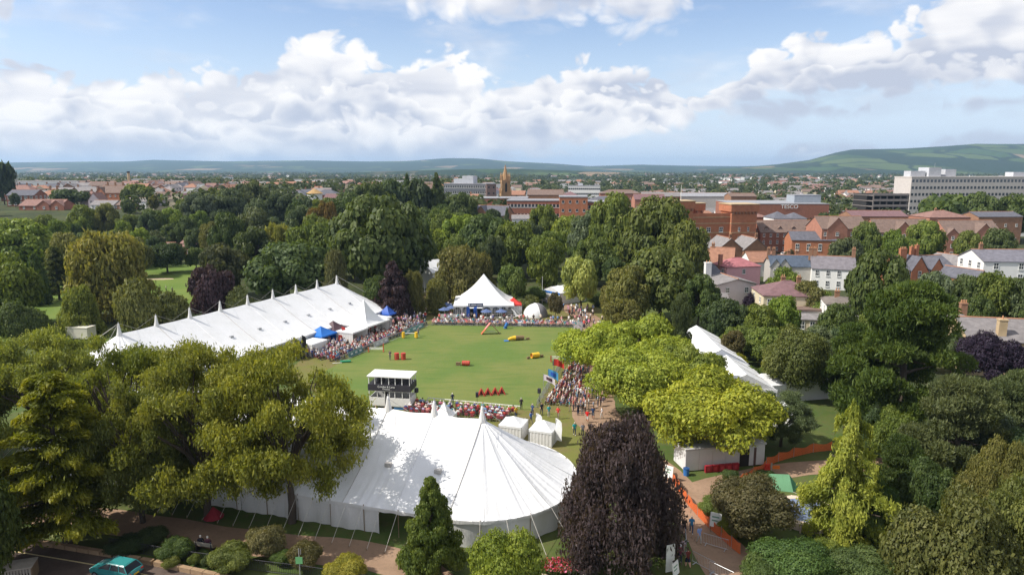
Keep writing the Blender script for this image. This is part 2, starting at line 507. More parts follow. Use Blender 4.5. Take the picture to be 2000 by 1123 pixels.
# ------------------------------------------------------------------ hills beyond the town
def hill_mat():
    m = bpy.data.materials.new('hill_fields')
    m.use_nodes = True
    m.node_tree.nodes.clear()
    k = NT(m.node_tree)
    t = k.n('ShaderNodeTexCoord')
    mp = k.n('ShaderNodeMapping', inp={0: t.outputs['Object'], 3: (1 / 260.0, 1 / 420.0, 1 / 130.0)})
    wv = k.n('ShaderNodeTexNoise', inp={'Vector': mp.outputs[0], 'Scale': 1.2, 'Detail': 2.0})
    v2 = k.n('ShaderNodeVectorMath', operation='MULTIPLY_ADD')
    m.node_tree.links.new(wv.outputs['Color'], v2.inputs[0])
    v2.inputs[1].default_value = (0.7, 0.7, 0.7)
    m.node_tree.links.new(mp.outputs[0], v2.inputs[2])
    vo = k.n('ShaderNodeTexVoronoi', feature='F1', inp={'Vector': v2.outputs[0], 'Scale': 1.0})
    ed = k.n('ShaderNodeTexVoronoi', feature='DISTANCE_TO_EDGE', inp={'Vector': v2.outputs[0], 'Scale': 1.0})
    rv = k.n('ShaderNodeSeparateColor', inp={0: vo.outputs['Color']})
    c = k.mix(k.mr(rv.outputs[0], 0.3, 0.7), (0.040, 0.075, 0.022), (0.075, 0.105, 0.032))
    c = k.mix(k.mr(rv.outputs[1], 0.74, 0.78), c, (0.22, 0.16, 0.10))
    c = k.mix(k.mr(rv.outputs[2], 0.50, 0.56), c, (0.018, 0.035, 0.014))
    hd = k.mr(ed.outputs['Distance'], 0.03, 0.08, 1.0, 0.0)
    c = k.mix(hd, c, (0.015, 0.030, 0.012))
    big = k.n('ShaderNodeTexNoise', inp={'Vector': mp.outputs[0], 'Scale': 0.35, 'Detail': 5.0, 'Roughness': 0.6})
    c = k.mix(k.mr(big.outputs['Fac'], 0.46, 0.55), c, (0.016, 0.034, 0.013))
    p = k.n('ShaderNodeBsdfPrincipled', inp={'Base Color': c, 'Roughness': 0.95, 'Specular IOR Level': 0.1})
    k.n('ShaderNodeOutputMaterial', inp={0: p.outputs[0]})
    return m


m_hill = hill_mat()


def hills(name, prof, D0, D1, D2, seed, na=260, nd=34, rough=0.06):
    """prof: photo skyline points; foot at D0, crest at D1, far foot at D2"""
    pxs = np.linspace(prof[0][0], prof[-1][0], na)
    pys = np.interp(pxs, [p[0] for p in prof], [p[1] for p in prof])
    V = np.zeros((na, nd, 3))
    for j in range(nd):
        t = j / (nd - 1)
        D = D0 + (D2 - D0) * t
        s = np.clip((D - D0) / (D1 - D0), 0, 1)
        f = s * s * (3 - 2 * s) if D <= D1 else 1 - ((D - D1) / (D2 - D1)) ** 2
        crest = np.array([HZ(y, D1) for y in pys])
        x = (pxs - 1000) / F * D * CP
        nz = vnoise(x / 700.0, np.full(na, D / 500.0), seed, 4)
        V[:, j, 0] = x
        V[:, j, 1] = D
        V[:, j, 2] = np.maximum(crest * f * (1 + rough * nz * (0.4 + 2.5 * (1 - f))), -2) - 0.5 * (t < 0.01)
    o = ob(name, np_mesh(name, V.reshape(-1, 3), grid_faces(na, nd), m_hill, True))
    return struct(o)


hills('hills', [(-500, 318), (0, 318), (100, 317), (250, 316), (300, 313), (450, 316), (600, 314), (720, 316), (800, 315), (870, 310), (930, 310), (1000, 316), (1080, 320), (1150, 325),
                (1250, 322), (1330, 324), (1450, 325), (1560, 323), (2600, 318)], 5200, 9500, 12500, 3)
hills('right_hill', [(1380, 331), (1450, 327), (1520, 321), (1580, 313), (1630, 299), (1660, 293), (1760, 291), (1850, 286), (1900, 282), (2000, 283), (2150, 282), (2400, 290), (2700, 300)], 3300, 5600, 8000, 9, rough=0.07)
hills('near_rise', [(560, 340), (700, 337), (900, 331), (1000, 330), (1100, 333), (1200, 337), (1260, 340)], 2700, 3300, 3800, 5, 120, 14, 0.05)


def sstep(v):
    v = np.clip(v, 0, 1)
    return v * v * (3 - 2 * v)


def gz(x, y):
    """the town on the left stands on a low rise"""
    return 11.5 * sstep((y - 265.0) / 100.0) * sstep((60.0 - x) / 120.0) * (1 - sstep((y - 700.0) / 900.0))


gx, gy = np.meshgrid(np.linspace(-1500, 90, 160), np.concatenate([np.linspace(262, 420, 50), np.linspace(430, 1650, 60)]), indexing='ij')
zz = gz(gx, gy) + 0.004 - 0.03 * (gz(gx, gy) < 0.05)
struct(ob('rising_ground', np_mesh('rising_ground', np.stack([gx, gy, zz], -1).reshape(-1, 3), grid_faces(*gx.shape), m_ground, True)))
# ------------------------------------------------------------------ trees
def leaf_mat():
    m = bpy.data.materials.new('leaves')
    m.use_nodes = True
    m.node_tree.nodes.clear()
    k = NT(m.node_tree)
    oi = k.n('ShaderNodeObjectInfo')
    at = k.n('ShaderNodeAttribute', attribute_name='lv')
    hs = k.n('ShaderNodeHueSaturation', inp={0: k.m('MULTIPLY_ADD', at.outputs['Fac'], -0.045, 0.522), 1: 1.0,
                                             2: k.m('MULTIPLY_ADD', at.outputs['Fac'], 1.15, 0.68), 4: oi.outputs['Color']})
    d = k.n('ShaderNodeBsdfPrincipled', inp={'Base Color': hs.outputs[0], 'Roughness': 0.55, 'Specular IOR Level': 0.25})
    tr = k.n('ShaderNodeBsdfTranslucent', inp={0: k.mix(1.0, hs.outputs[0], (1.5, 1.45, 0.6), 'MULTIPLY')})
    mx = k.n('ShaderNodeMixShader', inp={0: 0.34, 1: d.outputs[0], 2: tr.outputs[0]})
    k.n('ShaderNodeOutputMaterial', inp={0: mx.outputs[0]})
    return m


m_leaf = leaf_mat()
m_bark = mat('bark', (0.075, 0.058, 0.045), 0.9, 0.3, 3.0, 0.4)
m_bark2 = mat('pale_bark', (0.20, 0.17, 0.14), 0.9, 0.3, 3.0, 0.4)


def unit(v):
    return v / np.maximum(1e-9, np.linalg.norm(v, axis=-1, keepdims=True))


def leaves(name, c, nrm, size, asp=0.55, axis=None, lv=None):
    """one rhombic leaf per point"""
    n = len(c)
    rv = rng.normal(size=(n, 3))
    t = unit(np.cross(nrm, rv)) if axis is None else unit(axis)
    b = unit(np.cross(nrm, t))
    s = (size * rng.uniform(0.45, 1.55, n))[:, None]
    fold = nrm * s * 0.22
    V = np.stack([c + t * s, c + b * s * asp + fold, c - t * s, c - b * s * asp + fold], 1).reshape(-1, 3)
    Fc = np.arange(n * 4).reshape(n, 4)
    if lv is None:
        lv = rng.uniform(0, 1, n)
    return np_mesh(name, V, Fc, m_leaf, False, np.clip(lv, 0, 1))


def lobes_to_points(L, rad, n, flat=1.0, out=0.8, jit=0.8, up=0.25, inner=0.25):
    """points over the skins of lobes (centres L, radii rad)"""
    w_ = rad ** 2
    idx = rng.choice(len(L), n, p=w_ / w_.sum())
    d = unit(rng.normal(size=(n, 3)) + np.array([0, 0, 0.25]))
    r = rad[idx] * np.where(rng.uniform(size=n) < inner, rng.uniform(0.4, 0.9, n), rng.uniform(0.86, 1.08, n))
    # lumpy skin of smaller tufts
    r *= 1 + 0.16 * np.sin(d[:, 0] * 9 + idx) * np.sin(d[:, 1] * 8 + idx * 1.7) + 0.10 * np.sin(d[:, 2] * 14 + idx * 0.9)
    p = L[idx] + d * r[:, None] * np.array([1, 1, flat])
    nr = unit(d * out + rng.normal(size=(n, 3)) * jit * 0.5 + np.array([0, 0, up]))
    tone = np.random.default_rng(3).uniform(0, 1, len(L))[idx]
    lv = 0.35 * tone + 0.65 * rng.uniform(0, 1, n)
    return p, nr, lv


def ell_lobes(n, cz, rz, rmin, rmax, pw=0.5, r0=1.0, zmin=-1.0):
    d = unit(rng.normal(size=(n * 3, 3)))
    d = d[d[:, 2] > zmin][:n]
    q = rng.uniform(0.25, 1, len(d)) ** pw
    rad = rng.uniform(rmin, rmax, len(d))
    L = d * (q * (1 - rad * 0.75))[:, None] * np.array([r0, r0, rz])
    L[:, 2] += cz
    return L, rad


def crown(kind, n, ls):
    """unit crown: radius about 1, height 0..1 scaled by the tree's height; returns a mesh"""
    ax = None
    if kind == 'broad':
        L, r = ell_lobes(34, 0.60, 0.42, 0.20, 0.36, 0.45, 1.0, -0.75)
        p, nr, lv = lobes_to_points(L, r, n, 0.55)
    elif kind == 'oak':
        L, r = ell_lobes(52, 0.57, 0.44, 0.15, 0.30, 0.35, 1.0, -0.8)
        p, nr, lv = lobes_to_points(L, r, n, 0.55, 1.0, 0.7)
    elif kind == 'tall':
        L, r = ell_lobes(34, 0.56, 0.46, 0.22, 0.38, 0.5, 0.92, -0.95)
        p, nr, lv = lobes_to_points(L, r, n, 0.30)
    elif kind == 'conic':
        L, r = [], []
        for i in range(120):
            h = rng.uniform(0.05, 0.98) ** 0.9
            R_ = (1 - h) ** 0.72 * 0.92 + 0.05
            a = rng.uniform(0, 6.283)
            q = rng.uniform(0.45, 1) * R_
            rr = 0.08 + 0.16 * (1 - h)
            L.append((math.cos(a) * max(0, q - rr * .5), math.sin(a) * max(0, q - rr * .5), h))
            r.append(rr)
        p, nr, lv = lobes_to_points(np.array(L), np.array(r), n, 0.36)
    elif kind == 'weep':
        L, r = ell_lobes(56, 0.66, 0.32, 0.12, 0.22, 0.4, 0.66, -0.6)
        a9 = rng.uniform(0, 6.283, 46)
        z9 = rng.uniform(0.08, 0.60, 46)
        q9 = (1.0 - 0.62 * z9) * rng.uniform(0.5, 1, 46)
        L = np.concatenate([L, np.stack([np.cos(a9) * q9, np.sin(a9) * q9, z9], 1)])
        r = np.concatenate([r, rng.uniform(.13, .23, 46)])
        p, nr, lv = lobes_to_points(L, r, n, 0.6)
        low = rng.uniform(size=n) < 0.45
        rad_ = np.linalg.norm(p[:, :2], axis=1)
        drop = rng.uniform(0, 1, n) ** 1.2 * (0.34 * np.clip(rad_ * 1.3, 0.25, 1))
        strand = np.floor(np.arctan2(p[:, 1], p[:, 0]) * 16) + np.floor(rad_ * 9) * 57
        drop *= 0.55 + 0.45 * np.abs(np.sin(strand * 3.7))
        fl = np.where(low, 1 + 0.5 * drop * (0.6 + 0.4 * np.sin(strand)), 1.0)[:, None]
        p[:, :2] *= fl
        p[:, 2] = np.where(low, np.maximum(p[:, 2] - drop, 0.04 + 0.05 * np.abs(np.sin(strand * 1.3))), p[:, 2])
        nr = unit(nr * np.array([1.2, 1.2, 0.5]))
        ax = unit(np.stack([nr[:, 0] * 0.1, nr[:, 1] * 0.1, -np.ones(n)], 1) + rng.normal(size=(n, 3)) * 1.1)
    elif kind == 'cedar':
        P, N, Lv, A = [], [], [], []
        nb = 58
        for i in range(nb):
            h = 0.10 + 0.86 * (i + rng.uniform()) / nb
            R_ = (1.02 - h) ** 0.62 * rng.uniform(0.72, 1.08)
            a = i * 2.399 + rng.uniform(-.3, .3)
            m = int(n / nb * (0.45 + 1.1 * R_))
            t = rng.uniform(0.12, 1, m) ** 0.75
            wd = 0.20 * (1 - 0.55 * t) * R_ * np.sin(np.clip(t * 3.3, 0, 3.14)) ** 0.5 + 0.02
            s = rng.normal(size=m) * wd * 0.75
            ca, sa = math.cos(a), math.sin(a)
            x, y = ca * t * R_ - sa * s, sa * t * R_ + ca * s
            z = h + 0.11 * t - 0.10 * t * t + rng.normal(size=m) * 0.006 - np.abs(s) * 0.10
            P.append(np.stack([x, y, z], 1))
            N.append(unit(np.stack([ca * 0.25 * t, sa * 0.25 * t, np.ones(m)], 1) + rng.normal(size=(m, 3)) * 0.35))
            A.append(unit(np.stack([np.full(m, ca), np.full(m, sa), 0.05 - 0.2 * t], 1) + rng.normal(size=(m, 3)) * 0.35))
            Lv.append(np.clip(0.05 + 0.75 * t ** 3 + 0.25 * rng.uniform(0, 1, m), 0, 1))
        p, nr, lv, ax = np.concatenate(P), np.concatenate(N), np.concatenate(Lv), np.concatenate(A)
    elif kind == 'pine':
        L, r = [], []
        for i in range(105):
            h = 0.16 + 0.82 * (math.floor(rng.uniform(0, 11)) + rng.uniform(0.2, 0.8)) / 11
            R_ = 1.02 * (1.03 - h) ** 0.58 * (0.78 + 0.22 * math.sin(h * 17))
            a = rng.uniform(0, 6.283)
            q = R_ * rng.uniform(0.30, 1) ** 0.45
            L.append((math.cos(a) * q, math.sin(a) * q, h))
            r.append(rng.uniform(0.11, 0.20))
        p, nr, lv = lobes_to_points(np.array(L), np.array(r), n, 0.34, 0.9, 1.0, 0.5, 0.12)
        ax = unit(nr + rng.normal(size=nr.shape) * 0.5)
        nr = unit(np.cross(ax, rng.normal(size=nr.shape)) + nr * 0.5)
    elif kind == 'feather':
        # open crown: flat sprays carried on arching limbs, gaps between
        L, r = ell_lobes(105, 0.55, 0.45, 0.06, 0.15, 0.32, 1.0, -0.95)
        L[:, 2] += 0.03 * np.sin(L[:, 0] * 9)
        p, nr, lv = lobes_to_points(L, r, n, 0.34, 0.45, 1.3, 0.7, 0.35)
        p += rng.normal(size=p.shape) * np.array([0.042, 0.042, 0.018])
        ax = unit(np.stack([p[:, 0], p[:, 1], -0.15 - 0 * p[:, 0]], 1) + rng.normal(size=p.shape) * 1.0)
    elif kind == 'larch':
        P, N, Lv, A = [], [], [], []
        nb = 84
        for i in range(nb):
            h = 0.04 + 0.94 * (i + rng.uniform()) / nb
            R_ = ((1.03 - h) ** 0.62) * rng.uniform(0.32, 1.12) * (0.8 + 0.2 * math.sin(h * 23))
            a = i * 2.399 + rng.uniform(-.4, .4)
            m = int(n / nb * (0.35 + 1.3 * R_))
            t = rng.uniform(0.05, 1, m) ** 0.7
            s = rng.normal(size=m) * 0.10 * R_
            ca, sa = math.cos(a), math.sin(a)
            x, y = ca * t * R_ - sa * s, sa * t * R_ + ca * s
            z = h - 0.05 * t * t - np.abs(rng.normal(size=m)) * 0.05 * t + rng.normal(size=m) * 0.012
            P.append(np.stack([x, y, np.maximum(z, 0.02)], 1))
            N.append(unit(np.stack([ca * t, sa * t, 0.7 + 0 * t], 1) + rng.normal(size=(m, 3)) * 0.5))
            A.append(unit(np.stack([ca * 0.6 + 0 * t, sa * 0.6 + 0 * t, -0.35 + 0 * t], 1) + rng.normal(size=(m, 3)) * 0.45))
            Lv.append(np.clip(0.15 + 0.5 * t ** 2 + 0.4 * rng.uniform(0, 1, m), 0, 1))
        p, nr, lv, ax = np.concatenate(P), np.concatenate(N), np.concatenate(Lv), np.concatenate(A)
    elif kind == 'shrub':
        L, r = ell_lobes(26, 0.46, 0.52, 0.24, 0.42, 0.45, 0.95, -0.45)
        L[:, 2] = np.maximum(L[:, 2], 0.18)
        p, nr, lv = lobes_to_points(L, r, n, 0.5, 0.9, 0.8)
        p[:, 2] = np.maximum(p[:, 2], 0.0)
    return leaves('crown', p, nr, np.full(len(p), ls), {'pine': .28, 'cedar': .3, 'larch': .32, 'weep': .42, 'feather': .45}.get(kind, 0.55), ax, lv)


def trunk(kind, limbs=True, k=6):
    """unit trunk with limbs, height 0..about .8 of the tree (x, y in crown radii)"""
    b = MB()
    th = {'broad': 0.34, 'oak': 0.30, 'tall': 0.5, 'conic': 0.92, 'weep': 0.5, 'cedar': 0.96, 'pine': 0.93, 'feather': 0.30, 'larch': 0.95, 'shrub': 0.25}[kind]
    r = {'shrub': 0.045, 'feather': 0.050, 'pine': 0.060}.get(kind, 0.055)
    b.tube([(0, 0, -0.01), (0.01, 0.01, th * 0.35), (-0.015, 0.012, th * 0.7), (0.0, 0.0, th)], r * 1.25, r * (0.75 if th < 0.6 else 0.2), k)
    if limbs:
        nl = {'feather': 13, 'pine': 16, 'weep': 9}.get(kind, 8)
        for i in range(nl):
            a = i * 2.4 + rnd.uniform(-.4, .4)
            if kind in ('pine', 'conic', 'cedar', 'larch'):
                z = 0.2 + 0.7 * i / nl
                q = 0.8 * (1.05 - z)
                z2 = z + 0.04
                rr = 0.016
            else:
                z = th * rnd.uniform(0.75, 1.0)
                q = rnd.uniform(0.3, 0.68) * (0.55 if kind == 'weep' else 1)
                z2 = rnd.uniform(0.58, 0.84)
                rr = r * 0.55
            c, s = math.cos(a), math.sin(a)
            p1 = (c * q * .4, s * q * .4, z + (z2 - z) * .55)
            p2 = (c * q, s * q, z2)
            b.tube([(0, 0, z), p1, p2], rr, rr * 0.25, 5)
            if kind in ('feather', 'weep', 'oak', 'broad'):
                for e in (-1, 1):
                    a2 = a + e * rnd.uniform(.35, .8)
                    b.tube([p1, (math.cos(a2) * q * .8, math.sin(a2) * q * .8, z2 + rnd.uniform(-.12, .08)), (math.cos(a2) * q, math.sin(a2) * q, z2 + rnd.uniform(-.06, .04))], rr * .5, rr * .12, 4)
    return b.mesh('trunk', m_bark)


PROTO = {}


def proto(kind, lod, v=0):
    """lod 0 near, 1 middle, 2 far"""
    key = (kind, lod, v)
    if key not in PROTO:
        n, ls = {0: (52000, 0.022), 1: (17000, 0.040), 2: (2600, 0.10)}[lod]
        if kind in ('feather',) and lod == 0:
            n, ls = 76000, 0.0145
        if kind in ('cedar', 'pine', 'larch') and lod == 0:
            n, ls = 62000, 0.023
        if kind == 'weep' and lod == 0:
            n, ls = 85000, 0.020
        PROTO[key] = (crown(kind, n, ls), trunk(kind, lod < 2, 8 if lod == 0 else 5))
    return PROTO[key]


COL = {'green': (0.088, 0.108, 0.022), 'dark': (0.056, 0.076, 0.020), 'deep': (0.044, 0.062, 0.022), 'lime': (0.165, 0.180, 0.026), 'bright': (0.115, 0.145, 0.024),
       'olive': (0.115, 0.108, 0.030), 'grey': (0.080, 0.096, 0.046), 'yellow': (0.210, 0.190, 0.030), 'purple': (0.040, 0.022, 0.026), 'plum': (0.026, 0.015, 0.028),
       'rust': (0.130, 0.085, 0.020), 'blue': (0.060, 0.080, 0.036), 'gold': (0.150, 0.140, 0.022), 'brown': (0.085, 0.070, 0.032), 'pale': (0.210, 0.215, 0.055)}
AUTO = {}           # what the closing labels need
TREES = []          # footprints, for keeping scattered trees apart


def tree(px, ytop, wpx, D, kind, col, label, group=None, lod=None, v=0, sy=1.0, base=None, cat='tree', x=None, h=None, r=None):
    X = AX(px, D, 5) if x is None else x
    r = wpx * D / F / 2 / 0.97 if r is None else r
    base = float(gz(X, D)) if base is None else base
    h = (HZ(ytop, D) - base) / 0.97 if h is None else h
    if lod is None:
        lod = 0 if D < 112 else (1 if D < 330 else 2)
    cr, tk = proto(kind, lod, v)
    t = thing({'shrub': 'shrub'}.get(kind, 'tree') if cat == 'tree' else cat.replace(' ', '_'), label, cat, (X, D, base), rnd.uniform(0, 6.28), group)
    c = COL[col] if isinstance(col, str) else col
    j = [max(0.4, rnd.gauss(1, 0.09)) for _ in range(2)]
    c = (c[0] * 1.05 * j[0] * rnd.uniform(.94, 1.06), c[1] * 1.12 * j[0], c[2] * 1.1 * j[0] * j[1])
    ob('crown', cr, t, (0, 0, 0), 0, (r, r * sy, h), c)
    ob('trunk', tk, t, (0, 0, 0), 0, (r * .82, r * .82 * sy, h * .94))
    TREES.append((X, D, r))
    AUTO[t.name] = (px, X, D, base + h, '%s %s' % (col if isinstance(col, str) else 'green', {'oak': 'rounded', 'broad': 'spreading', 'tall': 'upright', 'shrub': 'low'}.get(kind, kind)), 'tree', h)
    return t
